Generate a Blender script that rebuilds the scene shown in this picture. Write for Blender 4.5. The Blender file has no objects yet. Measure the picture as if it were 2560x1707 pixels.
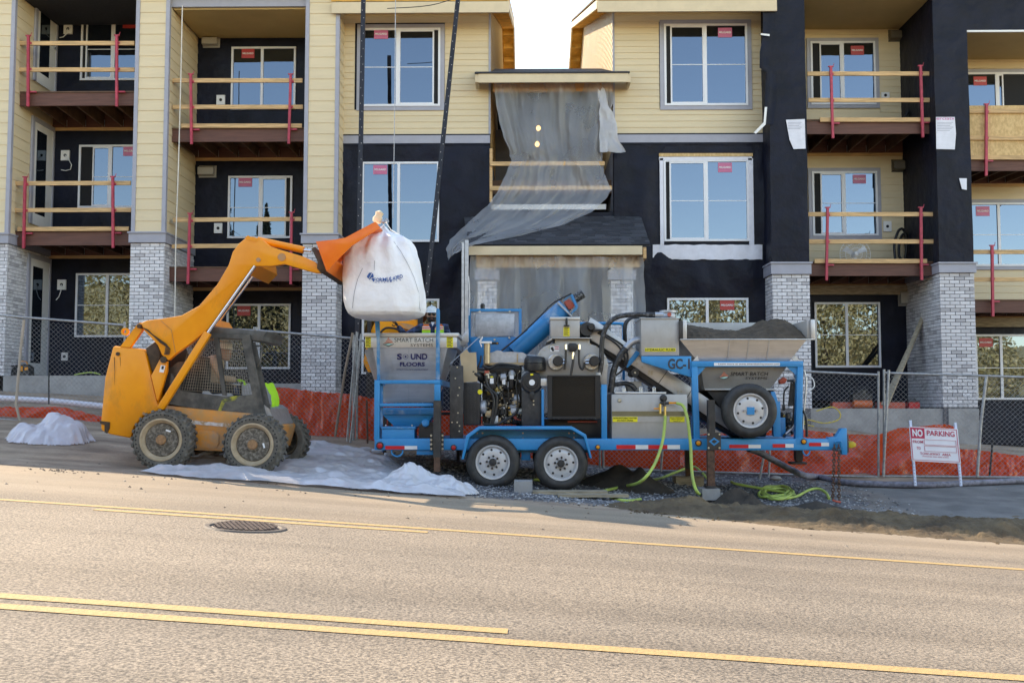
import bpy, bmesh, math, random
from mathutils import Vector, Matrix, noise
random.seed(7)
R = math.radians
SC = bpy.context.scene
COL = SC.collection
# ---------------------------------------------------------------- camera
F, CX, CY = 2500.0, 1280.0, 853.5            # focal length and centre in pixels of the 2560 px photograph
PITCH, YAW, CZ = math.atan(157 / F), math.atan(33 / F), 1.2
cam = bpy.data.cameras.new('camera'); co = bpy.data.objects.new('camera', cam); COL.objects.link(co)
cam.sensor_width = 36; cam.lens = F / 2560 * 36; cam.clip_end = 3000; cam.clip_start = .05
co.location = (0, 0, CZ); co.rotation_euler = (R(90) + PITCH, 0, YAW)
SC.camera = co
# ---------------------------------------------------------------- sky, sun, exposure
SUN = Vector((.95, -.89, -1.0))               # the way the sunlight travels
w = bpy.data.worlds.new('World'); SC.world = w; w.use_nodes = True
nt = w.node_tree; sk = nt.nodes.new('ShaderNodeTexSky'); sk.sky_type = 'NISHITA'; sk.sun_disc = False
sk.sun_elevation = math.atan2(1, math.hypot(SUN.x, SUN.y)); sk.sun_rotation = math.atan2(-SUN.x, -SUN.y)
sk.air_density = 1.0; sk.dust_density = 0.0; sk.ozone_density = 1.0
bgn = nt.nodes['Background']; bgn.inputs['Strength'].default_value = .15
nt.links.new(sk.outputs[0], bgn.inputs[0])
sl = bpy.data.lights.new('sun', 'SUN'); so = bpy.data.objects.new('sun', sl); COL.objects.link(so)
sl.energy = 2.3; sl.angle = R(.5); sl.color = (1, .93, .82); so.rotation_euler = SUN.to_track_quat('-Z', 'Y').to_euler()
vs = SC.view_settings; vs.view_transform = 'Standard'; vs.look = 'None'; vs.gamma = 1; vs.exposure = 1.9; vs.use_white_balance = True; vs.white_balance_temperature = 8200; vs.white_balance_tint = 12
SC.cycles.max_bounces = 10; SC.cycles.transparent_max_bounces = 16; SC.cycles.glossy_bounces = 4
SC.cycles.caustics_reflective = False; SC.cycles.caustics_refractive = False
SC.cycles.use_denoising = True

# ---------------------------------------------------------------- helpers
CAMROT = co.rotation_euler.to_matrix()
def P(px, py, Y):
    """the place at world depth Y that the photograph shows at pixel (px, py)"""
    d = CAMROT @ Vector(((px - CX) / F, (CY - py) / F, -1))
    t = Y / d.y
    return Vector((d.x * t, Y, CZ + d.z * t))
def pxw(n, Y): return n * Y / F
WL = {}                                       # world position of the origin of each object
def wl(o): return WL.get(o.name, Vector((0, 0, 0))) if o else Vector((0, 0, 0))
def tag(o, label=None, cat=None, group=None, kind=None):
    if label: o['label'] = label
    if cat: o['category'] = cat
    if group: o['group'] = group
    if kind: o['kind'] = kind
    return o
def thing(name, label, cat, loc, group=None):
    o = bpy.data.objects.new(name, None); COL.objects.link(o); o.location = loc
    o.empty_display_size = .1; WL[o.name] = Vector(loc)
    return tag(o, label, cat, group)
def grp(name, parent):
    o = bpy.data.objects.new(name, None); COL.objects.link(o); o.parent = parent; o.empty_display_size = .1
    WL[o.name] = wl(parent).copy(); return o
def frame(d):
    d = Vector(d).normalized(); a = Vector((0, 0, 1)) if abs(d.z) < .9 else Vector((1, 0, 0))
    u = d.cross(a).normalized(); return u, u.cross(d).normalized()
class MB:
    def __init__(s, *mats): s.v = []; s.f = []; s.mi = []; s.mats = list(mats); s.c = 0
    def use(s, m):
        if m not in s.mats: s.mats.append(m)
        s.c = s.mats.index(m); return s
    def add(s, vs, fs):
        b = len(s.v); s.v += [Vector(v) for v in vs]
        for f in fs: s.f.append([b + i for i in f]); s.mi.append(s.c)
        return s
    def box(s, a, b):
        x0, x1 = sorted((a[0], b[0])); y0, y1 = sorted((a[1], b[1])); z0, z1 = sorted((a[2], b[2]))
        return s.add([(x0,y0,z0),(x1,y0,z0),(x1,y1,z0),(x0,y1,z0),(x0,y0,z1),(x1,y0,z1),(x1,y1,z1),(x0,y1,z1)],
                     [(0,3,2,1),(4,5,6,7),(0,1,5,4),(1,2,6,5),(2,3,7,6),(3,0,4,7)])
    def pbox(s, x0, y0, x1, y1, Ya, Yb):      # a box whose front face fills a pixel rectangle at depth Ya
        xm, ym = (x0 + x1) / 2, (y0 + y1) / 2
        return s.box((P(x0, ym, Ya).x, Ya, P(xm, y1, Ya).z), (P(x1, ym, Ya).x, Yb, P(xm, y0, Ya).z))
    def prism(s, pts, ext):                   # closed outline pushed along a vector
        n = len(pts); e = Vector(ext); pts = [Vector(p) for p in pts]
        return s.add(pts + [p + e for p in pts], [list(range(n))[::-1], [n + i for i in range(n)]] +
                     [(i, (i + 1) % n, n + (i + 1) % n, n + i) for i in range(n)])
    def ppoly(s, pts, Ya, Yb): return s.prism([P(x, y, Ya) for x, y in pts], (0, Yb - Ya, 0))
    def bar(s, a, b, w, h=None, up=None):     # square bar between two places
        a, b = Vector(a), Vector(b); h = h or w; u, v = frame(b - a)
        if up is not None:
            d = (b - a).normalized(); u = d.cross(Vector(up)).normalized(); v = u.cross(d)
        u = u * w / 2; v = v * h / 2
        return s.prism([a - u - v, a + u - v, a + u + v, a - u + v], b - a)
    def tube(s, pts, r, n=8, cap=True):
        pts = [Vector(p) for p in pts]; rs = r if isinstance(r, (list, tuple)) else [r] * len(pts)
        b = len(s.v); u = None
        for i, p in enumerate(pts):
            d = (pts[min(i + 1, len(pts) - 1)] - pts[max(i - 1, 0)]).normalized()
            if u is None: u, w_ = frame(d)
            else:
                u = (u - d * u.dot(d)).normalized(); 
            w_ = d.cross(u)
            s.v += [p + (u * math.cos(k * 2 * math.pi / n) + w_ * math.sin(k * 2 * math.pi / n)) * rs[i] for k in range(n)]
        for i in range(len(pts) - 1):
            for k in range(n):
                s.f.append([b + i*n + k, b + i*n + (k+1) % n, b + (i+1)*n + (k+1) % n, b + (i+1)*n + k]); s.mi.append(s.c)
        if cap:
            s.f.append([b + k for k in range(n)][::-1]); s.mi.append(s.c)
            e = b + (len(pts) - 1) * n; s.f.append([e + k for k in range(n)]); s.mi.append(s.c)
        return s
    def lathe(s, c, axis, prof, n=24, cap=True):        # prof: (radius, distance along the axis)
        c = Vector(c); ax = Vector(axis).normalized(); u, v = frame(ax); b = len(s.v); m = len(prof)
        for r, t in prof:
            s.v += [c + ax * t + (u * math.cos(k*2*math.pi/n) + v * math.sin(k*2*math.pi/n)) * r for k in range(n)]
        for i in range(m - 1):
            for k in range(n):
                s.f.append([b+i*n+k, b+i*n+(k+1) % n, b+(i+1)*n+(k+1) % n, b+(i+1)*n+k]); s.mi.append(s.c)
        for i in (0, m - 1):
            if cap and prof[i][0] > 1e-4: s.f.append([b + i*n + k for k in range(n)]); s.mi.append(s.c)
        return s
    def pcyl(s, px, py, Ya, Yb, r, n=16):     # cylinder along the depth axis
        return s.lathe(P(px, py, Ya), (0, 1, 0), [(r, 0), (r, Yb - Ya)], n)
    def sheet(s, rows):                       # rows of points -> open surface
        b = len(s.v); n = len(rows[0])
        for r in rows: s.v += [Vector(p) for p in r]
        for i in range(len(rows) - 1):
            for k in range(n - 1):
                s.f.append([b+i*n+k, b+i*n+k+1, b+(i+1)*n+k+1, b+(i+1)*n+k]); s.mi.append(s.c)
        return s
    def text(s, st, TL, TR, BL, ex=.002, bold=0, shear=0):  # lettering stretched over a parallelogram
        cu = bpy.data.curves.new('t', 'FONT'); cu.body = st; cu.resolution_u = 3; cu.offset = bold; cu.shear = shear
        ob = bpy.data.objects.new('t', cu); COL.objects.link(ob)
        me = bpy.data.meshes.new_from_object(ob.evaluated_get(bpy.context.evaluated_depsgraph_get()))
        bpy.data.objects.remove(ob); bpy.data.curves.remove(cu)
        xs = [v.co.x for v in me.vertices]; ys = [v.co.y for v in me.vertices]
        if not xs: return s
        x0, x1, y0, y1 = min(xs), max(xs), min(ys), max(ys)
        TL, TR, BL = Vector(TL), Vector(TR), Vector(BL); nn = (TR - TL).cross(BL - TL).normalized()
        if nn.y > 0: nn = -nn
        b = len(s.v)
        for v in me.vertices:
            s.v.append(TL + (TR - TL) * ((v.co.x - x0) / (x1 - x0)) + (BL - TL) * ((y1 - v.co.y) / max(y1 - y0, 1e-6)) + nn * ex)
        for f in me.polygons: s.f.append([b + i for i in f.vertices]); s.mi.append(s.c)
        bpy.data.meshes.remove(me); return s
    def ptext(s, st, x0, y0, x1, y1, Y, **k): return s.text(st, P(x0, y0, Y), P(x1, y0, Y), P(x0, y1, Y), **k)
    def mesh(s, name, off, smooth=None, fix=True, bev=0):
        me = bpy.data.meshes.new(name); me.from_pydata([v - off for v in s.v], [], s.f)
        for m in s.mats: me.materials.append(m)
        me.polygons.foreach_set('material_index', s.mi)
        if fix:
            bm = bmesh.new(); bm.from_mesh(me); bmesh.ops.recalc_face_normals(bm, faces=bm.faces)
            if bev:
                ed = [e for e in bm.edges if len(e.link_faces) == 2 and e.calc_face_angle(0) > .5]
                try: bmesh.ops.bevel(bm, geom=ed, offset=bev, offset_type='OFFSET', segments=2, profile=.5, affect='EDGES', clamp_overlap=True)
                except Exception: pass
            bm.to_mesh(me); bm.free()
        if smooth:
            me.polygons.foreach_set('use_smooth', [True] * len(me.polygons)); me.set_sharp_from_angle(angle=R(smooth))
        me.update(); return me
    def build(s, name, parent=None, smooth=None, kind=None, fix=True, label=None, bev=0):
        off = wl(parent)
        o = bpy.data.objects.new(name, s.mesh(name, off, smooth or (40 if bev else None), fix, bev)); COL.objects.link(o); o.parent = parent
        WL[o.name] = off.copy()
        return tag(o, label=label, kind=kind)
def each(m, name, parent, smooth=None):       # every separate piece of a builder becomes a part of its own
    par = list(range(len(m.v)))
    def fd(i):
        while par[i] != i: par[i] = par[par[i]]; i = par[i]
        return i
    for f in m.f:
        for k in f[1:]: par[fd(k)] = fd(f[0])
    isl = {}
    for f, mi in zip(m.f, m.mi): isl.setdefault(fd(f[0]), []).append((f, mi))
    out = []
    for fs in isl.values():
        q = MB(*m.mats); ids = {}
        for f, mi in fs:
            for k in f:
                if k not in ids: ids[k] = len(q.v); q.v.append(m.v[k])
            q.f.append([ids[k] for k in f]); q.mi.append(mi)
        out.append(q.build(name, parent, smooth))
    return out
def solo(m, name, label, cat, base, group=None, smooth=None, kind=None, fix=True):   # a thing that is one mesh
    base = Vector(base); o = bpy.data.objects.new(name, m.mesh(name, base, smooth, fix)); COL.objects.link(o); o.location = base
    WL[o.name] = base; return tag(o, label, cat, group, kind)
def place(name, me, parent, loc, rz=0):       # a piece that shares its mesh with its like
    o = bpy.data.objects.new(name, me); COL.objects.link(o); o.parent = parent
    o.location = Vector(loc) - wl(parent); o.rotation_euler = (0, 0, rz); return o

# ---------------------------------------------------------------- materials
def mat(name, c, r=.6, m=0, v=.12, s=5, b=0, bs=40, spec=.5, det=6, c2=None, lo=.35, hi=.65, stretch=None, bd=.02):
    """principled paint with world-space mottling (c to c2) and fine relief"""
    M = bpy.data.materials.new(name); M.use_nodes = True; t = M.node_tree; bs_ = t.nodes['Principled BSDF']
    bs_.inputs['Roughness'].default_value = r; bs_.inputs['Metallic'].default_value = m; bs_.inputs['Specular IOR Level'].default_value = spec
    g = t.nodes.new('ShaderNodeNewGeometry'); src = g.outputs['Position']
    if stretch:
        mp = t.nodes.new('ShaderNodeMapping'); mp.inputs['Scale'].default_value = stretch; t.links.new(src, mp.inputs[0]); src = mp.outputs[0]
    if v or c2:
        n = t.nodes.new('ShaderNodeTexNoise'); n.inputs['Scale'].default_value = s; n.inputs['Detail'].default_value = det; n.inputs['Roughness'].default_value = .62
        t.links.new(src, n.inputs['Vector'])
        cr = t.nodes.new('ShaderNodeValToRGB'); t.links.new(n.outputs[0], cr.inputs[0])
        a = [x * (1 - v) for x in c] if not c2 else list(c); e = [min(1, x * (1 + v)) for x in c] if not c2 else list(c2)
        cr.color_ramp.elements[0].color = a + [1]; cr.color_ramp.elements[1].color = e + [1]
        cr.color_ramp.elements[0].position = lo; cr.color_ramp.elements[1].position = hi
        t.links.new(cr.outputs[0], bs_.inputs['Base Color'])
    else: bs_.inputs['Base Color'].default_value = list(c) + [1]
    if b:
        n2 = t.nodes.new('ShaderNodeTexNoise'); n2.inputs['Scale'].default_value = bs; n2.inputs['Detail'].default_value = 4
        t.links.new(src, n2.inputs['Vector']); bp = t.nodes.new('ShaderNodeBump'); bp.inputs['Strength'].default_value = b; bp.inputs['Distance'].default_value = bd
        t.links.new(n2.outputs[0], bp.inputs['Height']); t.links.new(bp.outputs[0], bs_.inputs['Normal'])
    return M
def per_piece(M, stops):
    """colour by piece: (position, colour) stops picked by the object's own random number, times the mottling"""
    t = M.node_tree; bs_ = t.nodes['Principled BSDF']; oi = t.nodes.new('ShaderNodeObjectInfo'); cr = t.nodes.new('ShaderNodeValToRGB')
    cr.color_ramp.interpolation = 'CONSTANT'; e = cr.color_ramp.elements; e[0].position = 0; e[0].color = list(stops[0][1]) + [1]; e[1].position = stops[1][0]; e[1].color = list(stops[1][1]) + [1]
    for p, c in stops[2:]: k = e.new(p); k.color = list(c) + [1]
    t.links.new(oi.outputs['Random'], cr.inputs[0]); mx = t.nodes.new('ShaderNodeMix'); mx.data_type = 'RGBA'; mx.blend_type = 'MULTIPLY'; mx.inputs[0].default_value = 1
    old = bs_.inputs['Base Color'].links[0].from_socket
    t.links.new(old, mx.inputs[6]); t.links.new(cr.outputs[0], mx.inputs[7]); t.links.new(mx.outputs[2], bs_.inputs['Base Color'])
    return M
def plastic(name, clear, c=(.8, .82, .85), rough=.25, gl=.12, s=3.0, trans=.5, var=.12):
    """thin polythene: part clear, part milky, with a soft sheen"""
    M = bpy.data.materials.new(name); M.use_nodes = True; t = M.node_tree; N = t.nodes; out = N['Material Output']; N.remove(N['Principled BSDF'])
    df = N.new('ShaderNodeBsdfDiffuse'); df.inputs[0].default_value = list(c) + [1]; tl = N.new('ShaderNodeBsdfTranslucent'); tl.inputs[0].default_value = list(c) + [1]
    tr = N.new('ShaderNodeBsdfTransparent'); gl_ = N.new('ShaderNodeBsdfGlossy'); gl_.inputs['Roughness'].default_value = rough
    a = N.new('ShaderNodeMixShader'); a.inputs[0].default_value = trans; t.links.new(df.outputs[0], a.inputs[1]); t.links.new(tl.outputs[0], a.inputs[2])
    b = N.new('ShaderNodeMixShader'); t.links.new(tr.outputs[0], b.inputs[2]); t.links.new(a.outputs[0], b.inputs[1])
    g = N.new('ShaderNodeNewGeometry'); n = N.new('ShaderNodeTexNoise'); n.inputs['Scale'].default_value = s; n.inputs['Detail'].default_value = 5
    t.links.new(g.outputs['Position'], n.inputs['Vector'])
    mr = N.new('ShaderNodeMapRange'); mr.inputs['From Min'].default_value = .3; mr.inputs['From Max'].default_value = .7
    mr.inputs['To Min'].default_value = max(0, clear - var); mr.inputs['To Max'].default_value = min(1, clear + var)
    t.links.new(n.outputs[0], mr.inputs[0]); t.links.new(mr.outputs[0], b.inputs[0])
    d = N.new('ShaderNodeMixShader'); d.inputs[0].default_value = gl; t.links.new(b.outputs[0], d.inputs[1]); t.links.new(gl_.outputs[0], d.inputs[2])
    t.links.new(d.outputs[0], out.inputs[0]); return M
def glassy(name, refl, dark, rough=.01, wav=.0):
    """double glazing over a near-black base that stands in for the unlit room"""
    M = bpy.data.materials.new(name); M.use_nodes = True; t = M.node_tree; N = t.nodes; out = N['Material Output']; N.remove(N['Principled BSDF'])
    df = N.new('ShaderNodeBsdfDiffuse'); df.inputs[0].default_value = list(dark) + [1]; g = N.new('ShaderNodeBsdfGlossy'); g.inputs['Roughness'].default_value = rough
    g.inputs[0].default_value = list(refl) + [1]
    lw = N.new('ShaderNodeFresnel'); lw.inputs[0].default_value = 3.2; a = N.new('ShaderNodeMixShader'); t.links.new(lw.outputs[0], a.inputs[0])
    if wav:
        ge = N.new('ShaderNodeNewGeometry'); n = N.new('ShaderNodeTexNoise'); n.inputs['Scale'].default_value = 2.6; n.inputs['Detail'].default_value = 2
        t.links.new(ge.outputs['Position'], n.inputs['Vector']); bp = N.new('ShaderNodeBump'); bp.inputs['Strength'].default_value = wav; bp.inputs['Distance'].default_value = .02
        t.links.new(n.outputs[0], bp.inputs['Height']); t.links.new(bp.outputs[0], g.inputs['Normal'])
    t.links.new(df.outputs[0], a.inputs[1]); t.links.new(g.outputs[0], a.inputs[2]); t.links.new(a.outputs[0], out.inputs[0]); return M
def crumple(x, y, seed, f=1.0, n=7):
    """straight-creased relief of crushed film, 0..1"""
    rnd = random.Random(seed); z = 0; wx = x + .25 / f * noise.noise((x * f * .8, y * f * .8, seed)); wy = y + .25 / f * noise.noise((x * f * .8, y * f * .8, seed + 9))
    for i in range(n):
        a = rnd.uniform(0, math.pi); fr = f * rnd.uniform(.5, 2.2); ph = rnd.random(); k = (wx * math.cos(a) + wy * math.sin(a)) * fr + ph; tri = abs(k - math.floor(k) - .5) * 2
        z += tri * max(0, .25 + noise.noise((x * f * .7 + i * 3, y * f * .7, seed + i))) / (fr / f) ** .8
    return z / n * 1.6
def glow(name, c, e):
    M = bpy.data.materials.new(name); M.use_nodes = True; b = M.node_tree.nodes['Principled BSDF']
    b.inputs['Base Color'].default_value = list(c) + [1]; b.inputs['Emission Color'].default_value = list(c) + [1]; b.inputs['Emission Strength'].default_value = e; return M
siding = mat('siding', (.66, .535, .345), .55, v=.05, s=1.3, b=.12, bs=30, stretch=(.6, .6, 5))
trim = mat('grey_trim', (.33, .33, .38), .5, v=.05)
paper = mat('building_paper', (.0045, .0058, .0150), .5, v=.4, s=2, b=.6, bs=3.0, bd=.06, spec=.22)
brickm = per_piece(mat('brick', (1.06, 1.05, 1.05), .8, v=.1, s=14, b=.35, bs=70, bd=.006),
                   [(0, (.40, .385, .40)), (.09, (.47, .455, .465)), (.17, (.55, .535, .545)), (.27, (.60, .585, .60)), (.6, (.66, .645, .66)), (.82, (.57, .555, .575))])
mortar = mat('mortar', (.13, .125, .13), .9, v=.2, s=20)
concrete = mat('concrete', (.30, .29, .28), .85, v=.18, s=3, b=.2, bs=60)
wood = mat('lumber', (.56, .35, .165), .7, v=.28, s=6, stretch=(.5, 3, 9), b=.1, bs=25)
oldwood = mat('weathered_lumber', (.33, .27, .19), .8, v=.3, s=6, stretch=(1, 3, 8))
beam = mat('treated_beam', (.115, .045, .03), .65, v=.22, s=4, stretch=(.5, 3, 6), b=.1)
joistm = mat('treated_joist', (.12, .062, .035), .75, v=.25, s=5)
redsteel = mat('red_steel', (.42, .035, .065), .5, v=.2, s=12)
vinyl = mat('white_vinyl', (.72, .72, .74), .35, v=.02)
glass = glassy('window_glass', (.41, .53, .68), (.006, .007, .009), wav=.025)
darkgap = mat('unlit_black', (.006, .006, .007), .8, v=0)  # near-black colour standing in for the shade inside gaps and rooms
pinkst = mat('sticker_pink', (.55, .13, .25), .4, v=.03); redst = mat('sticker_red', (.48, .035, .03), .4, v=.03); whitep = mat('white_print', (.8, .8, .8), .5, v=0)
shingm = per_piece(mat('shingle', (1, 1, 1), .85, v=.35, s=60, b=.3, bs=120, bd=.004), [(0, (.026, .029, .038)), (.3, (.040, .044, .055)), (.6, (.058, .062, .075)), (.85, (.034, .037, .047))])
fascia = mat('fascia_board', (.62, .50, .33), .6, v=.06, s=3)
osb = mat('osb', (.52, .33, .14), .75, c2=(.68, .46, .22), s=22, v=0, stretch=(1, 1, .6), lo=.4, hi=.62)
soffitm = mat('soffit_board', (.50, .37, .17), .7, v=.05, s=2)
ply = mat('raw_rafter', (.62, .33, .07), .7, v=.2, s=5)
sheath = mat('white_siding', (.72, .68, .6), .6, v=.05)
wrap = mat('flashing_wrap', (.66, .66, .72), .4, v=.06, s=8, b=.3, bs=9, bd=.02)
galv = mat('galvanised', (.45, .46, .48), .38, m=.75, v=.15, s=14)
oldgalv = mat('weathered_galvanised', (.33, .33, .33), .5, m=.5, v=.25, s=20)
plwhite = mat('white_plastic', (.75, .74, .72), .4, v=.03)
greybox = mat('grey_plastic', (.36, .34, .31), .5, v=.05)
ventm = mat('brown_vent', (.10, .085, .065), .5, v=.1)
sheet1 = plastic('clear_polythene', .72, (.82, .84, .88), gl=.04, trans=.35, rough=.35, s=1.2, var=.05); sheet2 = plastic('milky_polythene', .22, (.78, .78, .82), gl=.06)
black = mat('black_rubber', (.012, .012, .013), .5, v=.2, s=12)
# ---------------------------------------------------------------- the ground
def lerp_tab(t, x):
    if x <= t[0][0]: return t[0][1]
    for (a, va), (b, vb) in zip(t, t[1:]):
        if x <= b: return va + (vb - va) * (x - a) / (b - a)
    return t[-1][1]
def road_z(x, Y): return -1.038 - .066 * max(-60, min(60, x)) - .0175 * (min(max(Y, -12), 13.8) - 4.46)
T17 = [(-60, 3.2), (-15, .06), (-9, -.286), (-2.8, -.632), (1.1, -1.07), (3, -1.217), (6, -1.238), (9, -1.25), (15, -1.7), (60, -4.9)]
T20 = [(-60, 3.6), (-15, .55), (-10, .22), (-7, .12), (-4, -.12), (0, -.5), (4, -.5), (6, -.46), (7.2, -.6), (8.6, -.78), (15, -1.2), (60, -4.4)]
def gz(x, Y):
    r = road_z(x, Y)
    if Y <= 11.2: return r + CZ
    a = road_z(x, 13.8)
    if x > 2.7: a = lerp_tab([(2.7, road_z(2.7, 13.8)), (4, -1.43), (6.4, -1.40), (9, -1.42), (15, -1.9), (60, -5.1)], x)
    if Y <= 13.8:
        t = (Y - 11.2) / 2.6; return road_z(x, 11.2) * (1 - t) + a * t + CZ
    b = lerp_tab(T17, x)
    if Y <= 17: t = (Y - 13.8) / 3.2; return a * (1 - t) + b * t + CZ
    c = lerp_tab(T20, x); t = min(1, (Y - 17) / 3.2); return b * (1 - t) + c * t + CZ
def on_ground(px, Y, up=0):
    """the place on the ground at depth Y under pixel column px"""
    x = (px - 1313) / F * Y; x = P(px, 1010 - (gz(x, Y) - CZ) / Y * F, Y).x
    return Vector((x, Y, gz(x, Y) + up))
def strip(a, b, st): 
    n = max(1, int(round((b - a) / st))); return [a + (b - a) * i / n for i in range(n + 1)]
def grid(m, xs, ys, zf):
    m.sheet([[(x, y, zf(x, y)) for x in xs] for y in ys])
def bumpy(x, y):
    k = .5 * noise.noise((x * 1.3, y * 1.3, 0)) + .3 * noise.noise((x * 4, y * 4, 3)) + .2 * noise.noise((x * 11, y * 11, 5)); return k
dirtm = mat('dirt', (.21, .147, .105), .9, c2=(.46, .345, .245), v=0, s=1.6, b=.9, bs=30, det=12, lo=.36, hi=.66, stretch=(.6, 1.5, 1), bd=.03)
def mix_ground():
    """dirt, with old asphalt by the sign and gravel fines under the trailer"""
    M = dirtm; t = M.node_tree; N = t.nodes; bs_ = N['Principled BSDF']; old = bs_.inputs['Base Color'].links[0].from_socket
    g = N.new('ShaderNodeNewGeometry'); sx = N.new('ShaderNodeSeparateXYZ'); t.links.new(g.outputs['Position'], sx.inputs[0])
    n = N.new('ShaderNodeTexNoise'); n.inputs['Scale'].default_value = .9; n.inputs['Detail'].default_value = 6; t.links.new(g.outputs['Position'], n.inputs['Vector'])
    def ma(op, a, b):
        k = N.new('ShaderNodeMath'); k.operation = op
        for i, q in enumerate((a, b)):
            if isinstance(q, (int, float)): k.inputs[i].default_value = q
            else: t.links.new(q, k.inputs[i])
        return k.outputs[0]
    wob = ma('MULTIPLY', ma('SUBTRACT', n.outputs[0], .5), 2.5)
    def ramp(v, a, b):
        k = N.new('ShaderNodeMapRange'); k.inputs['From Min'].default_value = a; k.inputs['From Max'].default_value = b; t.links.new(v, k.inputs[0]); return k.outputs[0]
    X = ma('ADD', sx.outputs[0], wob); Y = ma('ADD', sx.outputs[1], ma('MULTIPLY', wob, .6))
    def over(base, fac, c, c2, s):
        nn = N.new('ShaderNodeTexNoise'); nn.inputs['Scale'].default_value = s; nn.inputs['Detail'].default_value = 5; t.links.new(g.outputs['Position'], nn.inputs['Vector'])
        cr = N.new('ShaderNodeValToRGB'); t.links.new(nn.outputs[0], cr.inputs[0]); cr.color_ramp.elements[0].color = list(c) + [1]; cr.color_ramp.elements[1].color = list(c2) + [1]
        cr.color_ramp.elements[0].position = .35; cr.color_ramp.elements[1].position = .65
        mx = N.new('ShaderNodeMix'); mx.data_type = 'RGBA'; t.links.new(fac, mx.inputs[0]); t.links.new(base, mx.inputs[6]); t.links.new(cr.outputs[0], mx.inputs[7]); return mx.outputs[2]
    grav = ma('MULTIPLY', ma('MULTIPLY', ramp(X, -2.2, -1.2), ramp(X, 5.2, 4.4)), ma('MULTIPLY', ramp(Y, 12.2, 12.7), ramp(Y, 17.6, 17)))
    c = over(old, grav, (.075, .075, .08), (.18, .18, .19), 18)
    asp = ma('MULTIPLY', ramp(X, 4.5, 5.2), ma('MULTIPLY', ramp(Y, 12.2, 13.0), ramp(Y, 16.8, 16.4)))
    c = over(c, asp, (.13, .122, .115), (.215, .20, .185), 2.2)
    t.links.new(c, bs_.inputs['Base Color'])
mix_ground()
m = MB(dirtm)
xs = [-400, -150, -60, -30, -20, -16] + strip(-13, 13, .13) + [16, 20, 30, 60, 150, 400]
ys = [-200, -60, -20, -5] + strip(2, 10.8, 1.1) + strip(11.0, 20.6, .13) + [22, 40, 100, 400]
grid(m, xs, ys, lambda x, y: gz(x, y) + (.035 * bumpy(x, y) if 11.3 < y < 20.5 and abs(x) < 12.9 else 0) - (.006 if y < 12 else 0))
m.build('ground', smooth=60, kind='structure', fix=False)
# road: worn asphalt, dusted with tan dirt toward the verge
asph = mat('asphalt', (.095, .077, .059), .85, c2=(.345, .277, .205), v=0, s=64, b=1.0, bs=75, det=6, bd=.008, lo=.39, hi=.61)
def dust():
    t = asph.node_tree; N = t.nodes; bs_ = N['Principled BSDF']; old = bs_.inputs['Base Color'].links[0].from_socket
    g = N.new('ShaderNodeNewGeometry'); sx = N.new('ShaderNodeSeparateXYZ'); t.links.new(g.outputs['Position'], sx.inputs[0])
    n = N.new('ShaderNodeTexNoise'); n.inputs['Scale'].default_value = .8; n.inputs['Detail'].default_value = 8
    mp = N.new('ShaderNodeMapping'); mp.inputs['Scale'].default_value = (.35, 1.3, 1); t.links.new(g.outputs['Position'], mp.inputs[0]); t.links.new(mp.outputs[0], n.inputs['Vector'])
    k = N.new('ShaderNodeMath'); k.operation = 'MULTIPLY_ADD'; k.inputs[1].default_value = 5; t.links.new(n.outputs[0], k.inputs[0]); t.links.new(sx.outputs[1], k.inputs[2])
    mr = N.new('ShaderNodeMapRange'); mr.inputs['From Min'].default_value = 10.9; mr.inputs['From Max'].default_value = 14.2; mr.inputs['To Max'].default_value = .85; t.links.new(k.outputs[0], mr.inputs[0])
    mx = N.new('ShaderNodeMix'); mx.data_type = 'RGBA'; t.links.new(mr.outputs[0], mx.inputs[0]); t.links.new(old, mx.inputs[6]); mx.inputs[7].default_value = (.34, .265, .185, 1)
    n2 = N.new('ShaderNodeTexNoise'); n2.inputs['Scale'].default_value = .45; n2.inputs['Detail'].default_value = 4; t.links.new(g.outputs['Position'], n2.inputs['Vector'])
    cr = N.new('ShaderNodeValToRGB'); cr.color_ramp.elements[0].color = (.86, .86, .87, 1); cr.color_ramp.elements[1].color = (1.08, 1.06, 1.04, 1); cr.color_ramp.elements[0].position = .35; cr.color_ramp.elements[1].position = .65
    t.links.new(n2.outputs[0], cr.inputs[0]); m2 = N.new('ShaderNodeMix'); m2.data_type = 'RGBA'; m2.blend_type = 'MULTIPLY'; m2.inputs[0].default_value = 1
    wv = N.new('ShaderNodeTexNoise'); wv.inputs['Scale'].default_value = 1; wv.inputs['Detail'].default_value = 5; mp2 = N.new('ShaderNodeMapping'); mp2.inputs['Scale'].default_value = (.05, 1.6, 1); t.links.new(g.outputs['Position'], mp2.inputs[0]); t.links.new(mp2.outputs[0], wv.inputs['Vector'])
    c3 = N.new('ShaderNodeValToRGB'); c3.color_ramp.elements[0].color = (.84, .83, .82, 1); c3.color_ramp.elements[1].color = (1.06, 1.06, 1.06, 1); c3.color_ramp.elements[0].position = .38; c3.color_ramp.elements[1].position = .6; t.links.new(wv.outputs[0], c3.inputs[0])
    m3 = N.new('ShaderNodeMix'); m3.data_type = 'RGBA'; m3.blend_type = 'MULTIPLY'; m3.inputs[0].default_value = 1; t.links.new(mx.outputs[2], m3.inputs[6]); t.links.new(c3.outputs[0], m3.inputs[7])
    t.links.new(m3.outputs[2], m2.inputs[6]); t.links.new(cr.outputs[0], m2.inputs[7]); t.links.new(m2.outputs[2], bs_.inputs['Base Color'])
dust()
def road_edge(x): return lerp_tab([(-40, 12.3), (-8, 12.4), (-3, 12.2), (0, 11.75), (3, 11.5), (8, 11.3), (40, 11.2)], x) + .12 * noise.noise((x * .7, 1, 1)) + .05 * noise.noise((x * 4, 2, 1))
m = MB(asph); rows = []
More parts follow.
